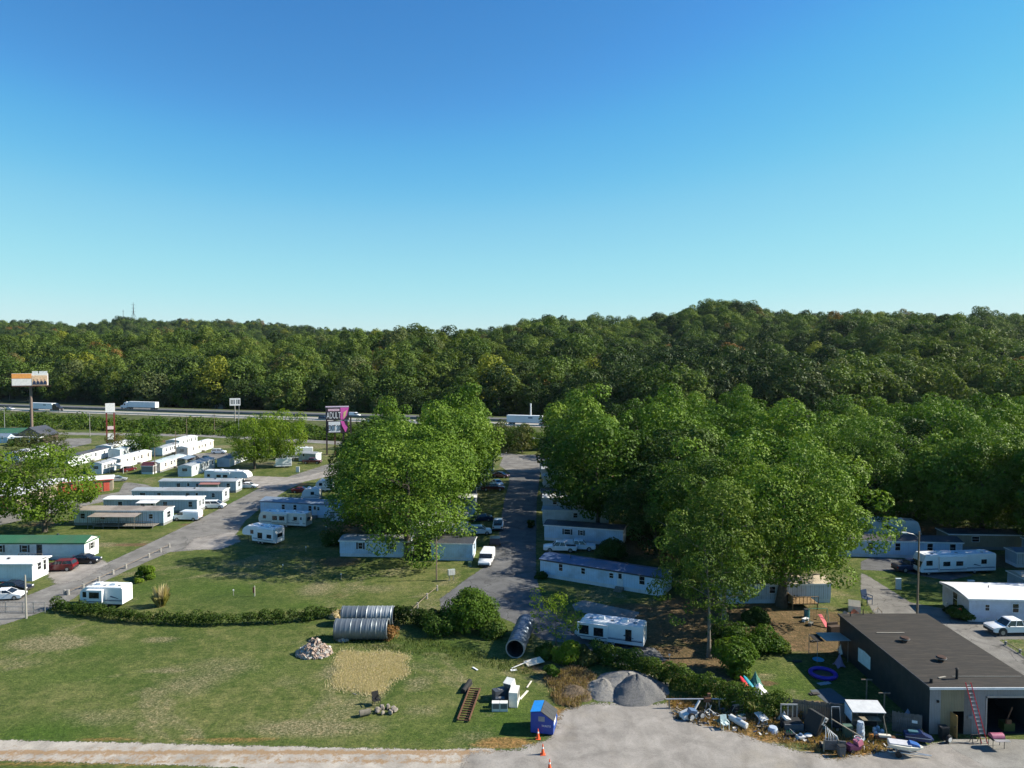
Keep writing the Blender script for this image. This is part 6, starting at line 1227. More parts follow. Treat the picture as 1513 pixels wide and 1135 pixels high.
# cones
CONO = M('cone_orange', (.75, .12, .04), .5); CONW = M('cone_band', (.8, .75, .72), .5); c0 = None
for px, py, lab in [(795, 1092, 'orange traffic cone right beside the blue dumpster'), (802, 1115, 'orange traffic cone in the gravel, middle of the three'), (812, 1138, 'orange traffic cone cut by the bottom edge of the picture')]:
    X, Y = P(px, py); t = thing('traffic_cone', lab, 'traffic cone', (X, Y, 0), 0, 'traffic cones beside the dumpster')
    MB().tube((0, 0, .04), (0, 0, .95), .17, .03, 12).build('cone', CONO, t, True); MB().tube((0, 0, .55), (0, 0, .70), .093, .072, 12).build('band', CONW, t, True); MB().box(-.22, -.22, .012, .22, .22, .05).build('base', CONO, t)
# rusty track frame, ducts, appliances
RUS = M('rust_steel', (.17, .085, .05), .8, .2, .3, 3)
a, b_ = Vector((*P(676, 1067), 0)), Vector((*P(694, 1020), 0)); t = thing('steel_frame', 'rusty ladder-like steel frame lying in the grass', 'steel frame', a, math.atan2((b_ - a).y, (b_ - a).x)); L = (b_ - a).length
for y in (0, -1.1): MB().box(0, y - .05, .12, L, y + .05, .34).build('rail', RUS, t)
for k in range(15): MB().box(L * k / 14 - .04, -1.05, .16, L * k / 14 + .04, -.05, .26).build('rung', RUS, t)
X, Y = P(684, 1025); t = thing('duct', 'black half-round duct lying above the steel frame', 'duct', (X, Y, 0), math.radians(76)); MB().tube((0, 0, .24), (2.4, 0, .24), .25, .25, 12).build('tube', BLK, t, True); MB().box(0, -.3, 0, 2.4, .3, .1).build('base', PLAST, t)
AC = M('appliance_white', (.68, .68, .64), .5, 0, .1, 2, dirt=.25); ACG = M('appliance_grille', (.20, .20, .20), .6, 0, .2, 8, rib=('X', .05)); ACD = M('appliance_dark', (.07, .08, .10), .5)
def appliance(px, py, rz, sx, sy, sz, label, tilt=0, grille='front', mat=AC):
    X, Y = P(px, py); t = thing('air_conditioner_unit', label, 'appliance', (X, Y, 0), rz); t.rotation_euler = (tilt, 0, rz)
    MB().box(-sx / 2, 0, .02, sx / 2, sy, sz).build('casing', mat, t)
    if grille == 'front': MB().box(-sx / 2 + .06, -.02, .35 * sz, sx / 2 - .06, -.002, sz - .06).build('grille', ACG, t)
    elif grille == 'right': MB().box(sx / 2 + .002, .1, .45 * sz, sx / 2 + .02, sy - .1, sz - .1).build('grille', ACG, t)
    else: MB().tube((0, sy / 2, sz + .001), (0, sy / 2, sz + .03), min(sx, sy) * .4, None, 14).build('fan_grille', ACG, t)
    MB().box(-sx / 2 - .01, -.01, 0, sx / 2 + .01, sy + .01, .019).build('base', ACD, t)
appliance(732.5, 1052, 0, .75, .6, .85, 'white grille-fronted unit at the left of the discarded appliances'); appliance(744.5, 1052, 0, .75, .6, .85, 'white grille-fronted unit beside its twin in the appliance dump')
appliance(758, 1046, -.15, .85, 1.7, 1.5, 'tall white cabinet with a side grille in the appliance dump', grille='right'); appliance(742, 1036, .5, 1.5, .8, 1.1, 'dark blue cabinet with a pale top in the appliance dump', grille='top', mat=ACD); appliance(753, 1030, -.5, .9, .9, 1.7, 'white unit tipped at the back of the appliance dump', tilt=.35, grille='front')
appliance(739, 1046, .05, .9, .5, .9, 'low round-topped unit between the dark cabinet and the twins', grille='top', mat=ACD)
def plank(px, py, rz, L, w_, th, label, mat, z=.05, tilt=0):
    X, Y = P(px, py); o = MB().box(-L / 2, -w_ / 2, -th / 2, L / 2, w_ / 2, th / 2).build('plank', mat); o.location = (X, Y, z + th / 2 + abs(math.sin(tilt)) * L / 2); o.rotation_euler = (0, -tilt, rz); tag(o, label, 'board', 'loose boards in the yard'); return o
PALEW = M('plank_pale', (.62, .58, .50), .8, 0, .2, 3)
plank(774, 1028, 1.15, 2.0, .22, .06, 'pale plank lying right of the white cabinet', PALEW); plank(782, 1012, 1.25, 1.6, .14, .05, 'thin pale plank above the first, towards the straw', PALEW); plank(702, 989, -.9, .9, .18, .06, 'short white board alone in the grass above the steel frame', TRIMW); plank(759, 991, .2, .7, .4, .04, 'white sheet scrap below the mouth of the dark pipe', TRIMW, )
plank(789, 981, .35, 2.0, 1.4, .08, 'cream sheet of plywood leaning in the scrub right of the dark pipe', M('plywood', (.62, .56, .44), .8), .1, .12); plank(770, 985, .6, 2.6, .07, .07, 'long thin rail slanting beside the pipe mouth', TRIMW, .1, .1)
# campfire corner
X, Y = P(569, 1056); r = random.Random(8)
for k in range(9):
    a = k * .75; o = MB().ball((0, 0, .2), (r.uniform(.2, .38), r.uniform(.16, .3), r.uniform(.14, .28)), 6, 5, .35, r).build('boulder', M('boulder_pale', (.30, .26, .22), .9, 0, .3, 2), None, False, (X + .85 * math.cos(a) + r.uniform(-.1, .1), Y + .6 + .6 * math.sin(a), 0), a); tag(o, 'pale boulder in the ring of the fire pit in the field', 'boulder', 'boulders around the fire pit')
def chair(px, py, rz, mat, label, s=1.0):
    X, Y = P(px, py); t = thing('chair', label, 'chair', (X, Y, 0), rz); t.scale = (s, s, s); MB().box(-.28, -.26, .42, .28, .26, .46).build('seat', mat, t); MB().cbox((0, .3, .72), (.54, .05, .56), (-.2, 0, 0)).build('backrest', mat, t)
    for x in (-.25, .25):
        MB().box(x - .03, -.26, .64, x + .03, .25, .68).build('armrest', mat, t)
        for y in (-.23, .23): MB().tube((x, y, 0), (x, y, .42 if y > 0 else .64), .025, None, 5).build('leg', mat, t)
chair(556, 1042, .5, BLK, 'black camping chair behind the fire pit', 1.25)
o = MB().tube((-.55, 0, .3), (.5, .1, .35), .32, .28, 10).build('log', BARKP, None, True, (*P(540, 1058), 0), .3); tag(o, 'short grey log lying left of the fire pit', 'log')
o = MB().box(-.3, -.02, 0, .3, .02, .05).build('stick', POLEG, None, False, (*P(524, 1026), .02), -.6); tag(o, 'pale stick in the grass above the fire pit', 'stick')
# utility pedestals and posts
def pedestal(px, py, w_, h, label, mat, name='utility_box', cat='utility box', rz=0):
    X, Y = P(px, py); t = thing(name, label, cat, (X, Y, 0), rz); MB().box(-w_ / 2, -.15, .1, w_ / 2, .15, h).build('cabinet', mat, t); MB().box(-w_ / 2 - .04, -.2, h, w_ / 2 + .04, .2, h + .05).build('cap', mat, t); MB().box(-w_ / 2 - .03, -.19, 0, w_ / 2 + .03, .19, .1).build('plinth', CONCM, t); return t
t = thing('utility_post', 'rust-red utility post on the sunny lawn', 'utility post', (*P(375, 881), 0), 0); MB().box(-.12, -.08, .5, .12, .08, 1.3).build('meter', M('post_rust', (.35, .1, .06), .7), t); MB().box(.08, -.05, 0, .18, .05, 1.5).build('post', PALEW, t)
pedestal(694, 832 + 5, .5, .7, 'green electrical box beside the mailbox bank', M('box_green', (.1, .18, .12), .6)); pedestal(1327, 871, .75, 1.6, 'pale grey power pedestal on the verge of the right street', M('box_grey', (.45, .52, .55), .5)); pedestal(440, 698, 1.0, 1.6, 'white power pedestal at the upper junction', AC); pedestal(1434, 878, .9, 2.0, 'blue-grey power pedestal behind the lilac home', M('box_grey'))
for px, py, lab in [(345, 880, 'thin white stake left of the rust-red post'), (418, 842, 'grey water tap post in the shaded lawn'), (482, 791, 'small leaning post right of the cream camper'), (452, 815, 'short pipe post near the dark lawn bush'), (504, 856, 'white knob on the shaded lawn'), (748, 676, 'white box on a post by the far junction'), (989, 978, 'white post in the shade right of the parked trailer')]:
    X, Y = P(px, py); t = thing('marker_post', lab, 'post', (X, Y, 0), .3); h = .7 if py > 800 else 1.6; MB().tube((0, 0, 0), (0, 0, h), .04, .035, 6).build('shaft', POLEG, t); MB().box(-.09, -.05, h, .09, .05, h + .2).build('head', TRIMW, t)
t = thing('mailbox_bank', 'grey bank of mailboxes on two posts by the main road', 'mailbox', (*P(667, 858), 0), .35)
for x in (-.35, .35): MB().box(x - .05, -.05, 0, x + .05, .05, .9).build('leg', STEEL, t)
cb_ = MB().box(-.55, -.22, .9, .55, .22, 1.75).build('cabinet', M('mail_grey', (.42, .48, .48), .5), t); mb = MB()
for i in range(3):
    for j in range(4): mb.box(-.5 + i * .34, -.24, .94 + j * .2, -.5 + i * .34 + .3, -.221, .94 + j * .2 + .17)
mb.build('mail_doors', AC, cb_)
# rail fences
def rail_fence(label, pts, h=.75, mat=CONCM, rail=True, r=.2):
    a = Vector((*P(*pts[0]), 0)); t = thing('rail_fence', label, 'fence', a, 0); Q = [Vector((*P(*p), 0)) - a for p in pts]
    for q in Q: MB().tube(q, q + Vector((0, 0, h)), r, r * .95, 8).build('post', mat, t)
    for p, q in zip(Q[:-1], Q[1:]): MB().tube(p + Vector((0, 0, h * .72)), q + Vector((0, 0, h * .72)), .045, None, 6).build('rail', POLEW, t)
rail_fence('low rail fence of stubby posts along the left street', [(96, 879), (101, 879), (123, 870), (146, 859), (167, 849), (186, 840), (220, 824), (237, 816), (250, 809)]); rail_fence('low rail fence beside the road bend near the large bush', [(607, 909), (617, 899), (631, 885), (646, 873)], .8, POLEG, r=.13); rail_fence('low rail fence at the lawn corner by the white pickup', [(1486, 953), (1507, 965), (1530, 980)], .45, POLEG, r=.15)
# gate
t = thing('gate', 'chain-link farm gate at the left end of the hedge', 'gate', (*P(-4, 905), 0), math.atan2(P(74, 906)[1] - P(-4, 905)[1], P(74, 906)[0] - P(-4, 905)[0]))
for x in (0, 1.2, 3.5, 5.0, 6.6): MB().tube((x, 0, 0), (x, 0, 1.5), .05, None, 6).build('post', STEEL, t)
mb = MB(); [mb.tube((0, 0, z), (6.6, 0, z), .025, None, 5) for z in (.15, .8, 1.45)]; mb.build('frame', STEEL, t)
mb = MB(); [mb.tube((x, 0, .15), (x, 0, 1.45), .008, None, 3) for x in np.arange(.2, 6.6, .2)]; mb.build('mesh', STEEL, t)
# wooden fence
FW = M('fence_weathered', (.15, .15, .15), .9, 0, .3, 2, rib=('X', .14), ribdark=.5)
def wfence(label, p, q, h=1.85):
    a = Vector((*P(*p), 0)); b = Vector((*P(*q), 0)); L = (b - a).length; t = thing('wooden_fence', label, 'fence', a, math.atan2((b - a).y, (b - a).x)); r = random.Random(int(L * 10)); mb = MB(); x = 0
    while x < L: mb.box(x, 0, 0, min(L, x + .135), .025, h + r.uniform(-.06, .06)); x += .15
    mb.build('pickets', FW, t); MB().box(0, .026, .4, L, .08, .5).box(0, .026, h - .4, L, .08, h - .3).build('rail', FW, t)
    for x in np.arange(0, L + .1, 2.3): MB().box(x, .08, 0, x + .1, .18, h).build('post', FW, t)
    return t
wfence('weathered grey board fence behind the junk row', (1150, 1058), (1268, 1073)); t = wfence('short weathered board fence beside the workshop wall', (1318, 1080), (1362, 1087))
MB().box(1.6, -.03, 1.05, 2.05, -.004, 1.3).build('notice', TRIMW, t)
# play yard
t = thing('pool', 'purple inflatable ring pool on the grass by the workshop', 'pool', (*P(1216, 998), 0), 0); PUR = M('inflatable_purple', (.06, .03, .42), .35); MB().ring((0, .0, .22), 1.28, .23, 30, 10).build('ring', PUR, t, True); MB().tube((0, 0, .0), (0, 0, .12), 1.15, 1.1, 24).build('base', M('pool_water_dirty', (.05, .07, .03), .3), t)
t = thing('sled', 'round bright blue saucer lying above the ring pool', 'saucer sled', (*P(1209, 976), 0), 0); MB().tube((0, 0, .05), (0, 0, .12), .5, .62, 20).build('dish', M('plastic_cyan', (.02, .35, .65), .35), t, True); MB().ring((0, 0, .13), .6, .035, 20, 6).build('rim', M('plastic_cyan'), t)
def tarp(px, py, rz, pts, mat, label, name='tarp', cat='tarp'):
    X, Y = P(px, py); r = random.Random(px); n = 9; V = []; sx, sy, h = pts
    for j in range(n):
        for i in range(n): V.append((sx * (i / (n - 1) - .5) + r.uniform(-.04, .04), sy * (j / (n - 1) - .5) + r.uniform(-.04, .04), max(.015, h * (1 - abs(i / (n - 1) - .5) * 1.7) * (1 - abs(j / (n - 1) - .5) * 1.7) + r.uniform(-.06, .1) * min(1, h))))
    mb = MB(); mb.add(V, [(j * n + i, j * n + i + 1, (j + 1) * n + i + 1, (j + 1) * n + i) for j in range(n - 1) for i in range(n - 1)]); o = mb.build(name, mat, None, False, (X, Y, .012), rz); tag(o, label, cat); return o
tarp(1218, 1010, .3, (1.5, .6, .12), M('tarp_grey', (.32, .38, .45), .6), 'crumpled grey-blue sheet below the ring pool'); tarp(1226, 1029, .2, (2.4, 3.2, .05), M('tarp_slate', (.09, .11, .13), .7), 'dark slate tarp spread on the shaded grass')
tarp(1121, 1024, .3, (1.6, 1.4, 1.1), M('tarp_white', (.8, .8, .82), .6), 'white crumpled sheet heaped on the vine-covered fence side'); tarp(1116, 1012, .1, (1.3, 1.2, 1.4), M('tarp_green', (.06, .22, .17), .6, 0, .6, 6), 'green patterned tarp bundle behind the white sheet')
tarp(1204, 1075, .2, (1.5, 1.3, 1.1), M('tarp_teal', (.04, .22, .17), .5), 'teal tarp draped beside the black frame in the junk row')
def kayak(px, py, rz, L, mat, label, name='slide', cat='slide', lean=.5):
    X, Y = P(px, py); t = thing(name, label, cat, (X, Y, 0), rz); secs = [[(x * L, .28 * w_ * math.cos(a), .25 + .1 * math.sin(a) + lean * x) for a in np.linspace(0, 2 * PI, 9)[:-1]] for x, w_ in ((0, .3), (.15, .9), (.5, 1), (.85, .9), (1, .3))]; MB().loft(secs).build('shell', mat, t, True); return t
kayak(1111, 1028, 2.0, 1.7, M('plastic_red', (.62, .02, .03), .35), 'red plastic slide leaning in the fence corner', lean=1.0); kayak(1117, 1026, 2.1, 1.6, M('plastic_teal', (.02, .32, .42), .35), 'teal plastic slide next to the red one', lean=1.0)
for px, py, lab in [(1203, 1026, 'dark stone slab in the play yard lawn'), (1204, 948, 'dark stone slab on the bare dirt'), (1178, 978, 'dark pan-shaped thing in the shade left of the pool')]:
    o = MB().box(-.5, -.22, 0, .5, .22, .12).box(-.3, -.3, .12, .25, .15, .18).build('stone_slab', M('slab_dark', (.07, .065, .06), .9), None, False, (*P(px, py), 0), .2); tag(o, lab, 'slab')
t = thing('swing_set', 'green and red metal swing set with a slide on the dirt yard', 'swing set', (*P(1208, 922), 0), 0); GR = M('metal_green', (.08, .3, .22), .5)
for x in (-1.2, 1.2): MB().tube((x, -.7, 0), (x, 0, 2.0), .035).tube((x, .7, 0), (x, 0, 2.0), .035).build('frame', GR, t)
MB().tube((-1.2, 0, 2.0), (1.2, 0, 2.0), .035).build('top_bar', GR, t); MB().cbox((.5, -.6, .65), (.5, 1.9, .05), (.6, 0, .2)).build('slide', M('slide_red', (.6, .1, .12), .4), t); MB().tube((-.5, 0, .6), (-.5, 0, 2), .012).tube((-.2, 0, .6), (-.2, 0, 2), .012).box(-.55, -.1, .56, -.15, .1, .6).build('swing', BLK, t)
t = thing('barrel', 'blue-green barrel beside the wooden deck', 'barrel', (*P(1192, 912), 0), 0); TEAL = M('barrel_teal', (.02, .18, .24), .4); MB().tube((0, 0, 0), (0, 0, 1.05), .36, None, 14).build('drum', TEAL, t, True); MB().ring((0, 0, .35), .36, .02, 14, 5).ring((0, 0, .7), .36, .02, 14, 5).build('hoops', TEAL, t); MB().tube((0, 0, 1.05), (0, 0, 1.1), .38, None, 14).build('lid', BLK, t)
for i, (px, py, col, lab, s) in enumerate([(1264, 912, (.75, .25, .15), 'orange and white plastic toy house roof behind the workshop', 1.0), (1250, 911, (.7, .5, .45), 'pink and cream garden toy behind the workshop', .7), (1190, 918, (.7, .72, .75), 'white garden table in front of the barrel', .8), (1198, 924, (.25, .24, .22), 'low grey bench left of the swing set', .8), (1262, 902, (.55, .5, .4), 'overturned white boat hull behind the garden toys', 1.5)]):
    t = thing('garden_toy', lab, 'garden toy' if i in (0, 1) else ('table' if i == 2 else ('bench' if i == 3 else 'boat')), (*P(px, py), 0), .3 * i); m_ = M('toy%d' % i, col, .4)
    t.name = ['toy_house', 'garden_toy', 'garden_table', 'garden_bench', 'boat_hull'][i]
    if i in (0, 1, 4): MB().prism([(-.6 * s, 0), (.6 * s, 0), (.45 * s, .5 * s), (0, .95 * s), (-.45 * s, .5 * s)], 'y', -.5 * s, .5 * s).build('shell', m_, t); MB().box(-.2 * s, -.53 * s, 0, .2 * s, -.502 * s, .45 * s).build('opening', TRIMW if i == 0 else TRIMD, t)
    else:
        MB().box(-.6 * s, -.3 * s, .45 * s, .6 * s, .3 * s, .5 * s).build('top', m_, t)
        for x in (-.5, .5): MB().box(x * s - .04, -.25 * s, 0, x * s + .04, .25 * s, .45 * s).build('leg', m_, t)
chair(1281, 893, .4, M('plastic_blue', (.02, .05, .12), .5), 'dark blue high-backed chair at the edge of the right street', 1.9)
rail_fence('little picket edging of a flower bed near the right street', [(1290, 910), (1297, 905), (1303, 912)], .9, POLEG, r=.04)
t = thing('round_sign', 'round orange disc standing before the lilac home', 'sign', (*P(1418, 916), 0), 0); MB().tube((0, 0, 0), (0, 0, .8), .04).build('stake', BLK, t); MB().tube((0, -.04, 1.15), (0, .04, 1.15), .42, None, 8).build('disc', M('disc_orange', (.75, .13, .04), .5), t)
for px, py, h, lab in [(1280, 1040, 2.4, 'T-shaped wooden clothes post nearer the workshop door'), (1306, 1063, 2.5, 'T-shaped wooden clothes post nearer the fence')]:
    t = thing('clothes_post', lab, 'clothes post', (*P(px, py), 0), 0); MB().box(-.05, -.05, 0, .05, .05, h).build('post', POLEW, t); MB().box(-.55, -.045, h, .55, .045, h + .1).build('crossbar', POLEW, t)
t = thing('stone_statue', 'small pale garden statue on the verge below the street lamp', 'statue', (*P(1398, 901), 0), 0); MB().box(-.18, -.18, 0, .18, .18, .2).build('plinth', CONCM, t); MB().path([(0, 0, .2), (0, 0, .6), (.05, 0, .8)], [.2, .14, .12], 8).ball((.1, 0, .92), .16).build('figure', PALEW, t)
for px, py, lab, mt in [(1240, 985, 'violet tarp-wrapped bundle against the workshop wall', M('wrap_violet', (.25, .2, .33), .6)), (1244, 965, 'white sack pile against the workshop wall', M('tarp_white'))]:
    tarp(px, py, .1, (1.0, 1.2, 1.5), mt, lab, 'bundle', 'bundle')
o = MB().cbox((0, 0, .6), (1.4, .9, 1.1)).cbox((0, .35, 1.2), (1.4, .2, .5)).build('armchair', M('chair_brown', (.09, .06, .045), .8), None, False, (*P(1232, 938), 0), .2); tag(o, 'dark brown armchair under the sheet canopy', 'armchair')
# ------------------------------------------------------------------ junk row along the yard
J_W = M('junk_white', (.52, .53, .54), .5, 0, .1, 2, dirt=.2); J_G = M('junk_grey', (.12, .125, .14), .6, 0, .25, 2); J_A = M('aluminium', (.55, .56, .58), .35, .6); J_B = M('junk_blue', (.10, .17, .30), .5); J_D = M('junk_dark', (.018, .02, .023), .7); J_WD = M('junk_wood', (.30, .26, .2), .85, 0, .3, 3); J_P = M('junk_pink', (.55, .18, .26), .5); J_GN = M('junk_green', (.09, .16, .12), .6)
def jt(name, label, cat, px, py, rz=0): return thing(name, label, cat, (*P(px, py), 0), rz)
t = jt('steel_beam', 'long pale pole lying level across the junk row', 'pole', 985, 1050, -.01); MB().tube((0, .5, .9), (5.9, .5, .95), .07, .07, 6).build('shaft', J_A, t); MB().box(.3, .4, 0, .4, .6, .85).build('prop', J_WD, t); MB().box(5.2, .4, 0, 5.3, .6, .88).build('prop', J_WD, t)
t = jt('plank_bundle', 'leaning pale boards at the left end of the junk row', 'boards', 1003, 1057, -1.0); [MB().cbox((.5, .14 * k, .2 + .05 * k), (2.2, .1, .04), (0, .12 * (k % 2), .06 * k)).build('board', J_WD if k % 2 else PALEW, t) for k in range(4)]
t = jt('cart_wreck', 'white and blue dismantled cart lying on its side in the dry grass', 'cart', 1020, 1062, .3)
MB().prism([(-.9, .15), (-.2, .0), (.7, .2), (.8, .55), (0, .75), (-.8, .5)], 'y', -.3, .6).build('shell', J_W, t); MB().cbox((.15, -.1, .75), (.8, .5, .4), (.2, .3, .1)).build('seat', J_B, t); MB().cbox((.75, .2, 1.0), (.16, .16, 1.3), (0, .7, .2)).build('arm', J_W, t)
for x in (-.1, 1.0): MB().tube((x, -.5, .38), (x, -.32, .38), .36, None, 14).build('wheel', BLK, t); MB().tube((x, -.54, .38), (x, -.505, .38), .22, None, 12).build('hub', J_W, t)
t = jt('bicycle_heap', 'tangle of bicycle wheels and frames behind the cart', 'bicycle heap', 1045, 1062, .2); R90 = Matrix.Rotation(PI / 2, 3, 'X')
for k in range(5):
    mb = MB().ring((0, 0, 0), .33, .025, 18, 5); rr = Matrix.Rotation(.4 * k, 3, 'Z') @ Matrix.Rotation(1.2 - .25 * k, 3, 'X'); mb.v = [tuple(rr @ Vector(v) + Vector((-.9 + .45 * k, .2 * (k % 2), .36))) for v in mb.v]; mb.build('wheel', BLK if k % 2 else J_A, t)
MB().tube((-.8, 0, .4), (.2, .1, .9), .03).tube((.2, .1, .9), (.9, 0, .35), .03).tube((-.3, 0, .9), (.1, 0, .3), .03).tube((.1, 0, .3), (.5, .2, 1.2), .03).build('frame', J_A, t)
t = jt('engine_block', 'rusty engine part on a stand near the level pole', 'engine part', 1045, 1050, .1); MB().box(-.3, -.2, .9, .35, .25, 1.3).cbox((.2, .1, 1.5), (.3, .25, .3)).build('block', RUS, t); MB().tube((-.2, 0, 0), (0, 0, .95), .04).tube((.3, 0, 0), (.1, 0, .95), .04).build('stand', J_A, t)
chair(1071, 1077, .15, M('chair_pale', (.52, .62, .62), .5), 'pale plastic chair with a towel at the edge of the gravel', 1.15)
tarp(1068, 1068, .2, (1.3, 1.0, .9), J_GN, 'dark green cloth heap behind the pale plastic chair', 'cloth_heap', 'cloth')
t = jt('water_heater', 'white water heater tank lying on its side', 'water heater', 1103, 1078, 2.25); MB().tube((0, 0, .32), (1.75, 0, .5), .3, .3, 16).build('tank', J_W, t, True); MB().tube((-.05, 0, .315), (-.001, 0, .32), .2, .28, 16).build('end_cap', J_W, t); MB().tube((1.75, 0, .5), (2.0, 0, .6), .05).build('pipe_stub', J_A, t); MB().cbox((.8, .0, .72), (.5, .3, .03), (0, -.1, 0)).build('label_plate', J_B, t)
t = jt('culvert_scrap', 'short grey tube in the grass left of the water heater', 'tube', 1083, 1066, 0); MB().tube((0, 0, .22), (1.2, 0, .22), .2, None, 12).build('tube', J_G, t, True)
t = jt('crate_rack', 'dark wire crate tilted in the shade of the vine fence', 'crate', 1090, 1054, .4); mb = MB(); [mb.cbox((-.5 + .2 * k, 0, .6), (.03, .05, 1.0), (.5, 0, 0)) for k in range(6)]; [mb.cbox((0, -.25 + .17 * k, .35 + .25 * k), (1.1, .04, .03)) for k in range(4)]; mb.build('wires', J_A, t); MB().cbox((0, .1, .45), (1.0, .6, .7), (.5, 0, 0)).build('box', J_D, t)
t = jt('step_ladder', 'green and cream stepladder lying by the water heater', 'stepladder', 1098, 1062, .8); MB().cbox((0, 0, .3), (1.2, .06, .06), (0, .2, .1)).cbox((0, .35, .3), (1.2, .06, .06), (0, .2, .1)).build('rail', J_GN, t); [MB().cbox((-.45 + .3 * k, .17, .32 - .05 * k + .05), (.08, .36, .04)).build('step', PALEW, t) for k in range(4)]
t = jt('metal_table', 'low white folding table top leaning in the weeds', 'table', 1125, 1066, .15); MB().cbox((0, 0, .5), (.9, 1.1, .05), (.35, 0, .3)).build('top', J_W, t); MB().tube((-.4, -.4, 0), (-.35, -.2, .4), .03).tube((.4, -.4, 0), (.35, -.2, .4), .03).build('leg', J_A, t)
t = jt('plastic_tub', 'pale blue upturned tub in the middle of the junk row', 'tub', 1142, 1080, .3); MB().tube((0, 0, 0), (0, 0, .38), .52, .36, 14).build('basin', M('tub_blue', (.38, .46, .58), .45), t, True); MB().ring((0, 0, .03), .53, .03, 16, 5).build('rim', J_W, t)
t = jt('scrap_planks', 'dark splintered planks left of the pale blue tub', 'boards', 1126, 1078, -.5); [MB().cbox((.2 * k - .4, .1 * k, .15 + .06 * k), (.9, .1, .05), (.1 * k, .2, .9 * k)).build('board', J_WD if k % 2 else J_D, t) for k in range(5)]
t = jt('lawn_tractor_frame', 'black trailer frame with a pale grille and white cloth', 'trailer frame', 1170, 1078, -.03)
MB().box(-.8, -.3, .35, .9, .9, .75).build('bed', J_D, t); f = MB().box(-.75, .9, .7, -.67, 1.0, 1.9).box(.75, .9, .7, .83, 1.0, 1.9).box(-.1, .9, .7, -.02, 1.0, 1.9).box(.35, .9, .7, .43, 1.0, 1.9).box(-.75, .88, 1.85, .83, 1.02, 1.95).build('backrest_frame', J_A, t); MB().box(-.8, -.5, .0, .9, -.31, .7).build('front_panel', J_G, t)
MB().cbox((-.35, .4, .85), (.7, .5, .2), (.3, .4, .5)).build('cloth', J_W, t)
for x in (-.85, .95): MB().tube((x - .08, .3, .3), (x + .08, .3, .3), .3, None, 14).build('wheel', BLK, t)
tarp(1158, 1066, .5, (.7, 1.2, 1.0), J_W, 'white rag hanging left of the black trailer frame', 'rag', 'cloth')
t = jt('plastic_bottle_crate', 'dark crate with green bottles in front of the trailer frame', 'crate', 1166, 1088, 0); MB().box(-.35, -.25, 0, .35, .25, .3).build('box', J_D, t); [MB().tube((x, 0, .3), (x, 0, .55), .06, .03, 8).build('bottle_neck', M('bottle_green', (.03, .25, .15), .2), t) for x in (-.2, 0, .2)]
t = jt('bucket', 'blue bucket below the teal tarp', 'bucket', 1190, 1079, 0); MB().tube((0, 0, 0), (0, 0, .45), .22, .28, 12).build('pail', M('bucket_blue', (.03, .12, .4), .4), t, True); MB().ring((0, 0, .45), .28, .02, 12, 5).build('rim', M('bucket_blue'), t)
t = jt('satellite_dish', 'white oval dish lying at the gravel edge', 'satellite dish', 1194, 1090, .5); MB().ball((0, 0, .25), (.42, .32, .1), 14, 8).build('dish', J_W, t, True); MB().tube((0, 0, .2), (-.5, -.2, .1), .03).build('arm', J_A, t)
t = jt('lawn_mower', 'white and blue mower deck beside the oval dish', 'mower', 1183, 1092, .2); MB().prism([(-.4, .1), (.4, .1), (.35, .3), (-.3, .32)], 'y', -.28, .28).build('deck', J_W, t); MB().tube((0, 0, .32), (0, 0, .5), .16, .14, 10).build('motor', J_B, t); MB().tube((-.3, -.2, .3), (-1.0, -.2, .95), .02).tube((-.3, .2, .3), (-1.0, .2, .95), .02).build('handle', J_A, t); [MB().tube((x, y - .03, .12), (x, y + .03, .12), .12, None, 10).build('wheel', BLK, t) for x in (-.35, .35) for y in (-.32, .32)]
# tall black signs and frames
t = jt('old_piano', 'tall black tilted cabinet with a white keyboard-like end', 'cabinet', 1205, 1086, .35); MB().cbox((.1, .3, 1.0), (.6, 1.5, 1.9), (.1, .35, .2)).build('case', J_D, t); MB().cbox((.62, -.25, 1.35), (.5, .4, .75), (.2, .5, .2)).build('panel', J_W, t); MB().cbox((.70, -.45, 1.5), (.22, .12, .14), (.2, .5, .2)).cbox((.66, -.47, 1.2), (.22, .12, .14), (.2, .5, .2)).build('opening', J_D, t)
bush(1186, 1063, 1.1, 1.3, 'dead brown shrub against the board fence, left one', LEAF_RUST, .14, 61, 6, 90); bush(1217, 1068, 1.3, 1.2, 'dead brown shrub against the board fence, right one', LEAF_RUST, .14, 62, 6, 90)
t = jt('garden_recliner', 'dark recliner with pale tube frame standing against the fence', 'recliner', 1236, 1078, 0); MB().cbox((0, .2, 1.0), (.65, .1, 1.7), (-.12, 0, 0)).build('backrest', J_D, t); MB().tube((-.42, 0, 0), (-.38, .3, 2.0), .03).tube((.42, 0, 0), (.38, .3, 2.0), .03).tube((-.38, .3, 2.0), (.38, .3, 2.0), .03).build('frame', J_A, t); MB().cbox((0, -.2, .4), (.65, .5, .08)).build('seat', J_D, t)
t = jt('rack_trailer', 'slatted grey wooden trailer box with bent white rails on top', 'trailer', 1232, 1112, -.12)
mb = MB(); [mb.box(-.85, -.06, .25 + .17 * k, .35, -.0, .38 + .17 * k) for k in range(5)]; mb.build('side', J_G, t); MB().box(-.85, .02, .2, .35, 1.2, .3).box(-.9, -.08, 0.05, -.8, .02, 1.15).box(.33, -.08, .05, .43, .02, 1.15).build('bed', J_WD, t); MB().box(.45, -.02, .3, 1.0, .1, 1.05).build('end_panel', J_G, t)
r = random.Random(3); [MB().path([(-.6 + .22 * k, .3, .6), (-.5 + .2 * k + r.uniform(-.1, .1), .5, 1.2), (-.45 + .12 * k, .9, 1.9 - .12 * k)], [.035, .035, .03], 5).build('rail', J_W, t) for k in range(6)]; MB().cbox((-.1, .5, .6), (.7, .7, .5)).build('load', J_D, t)
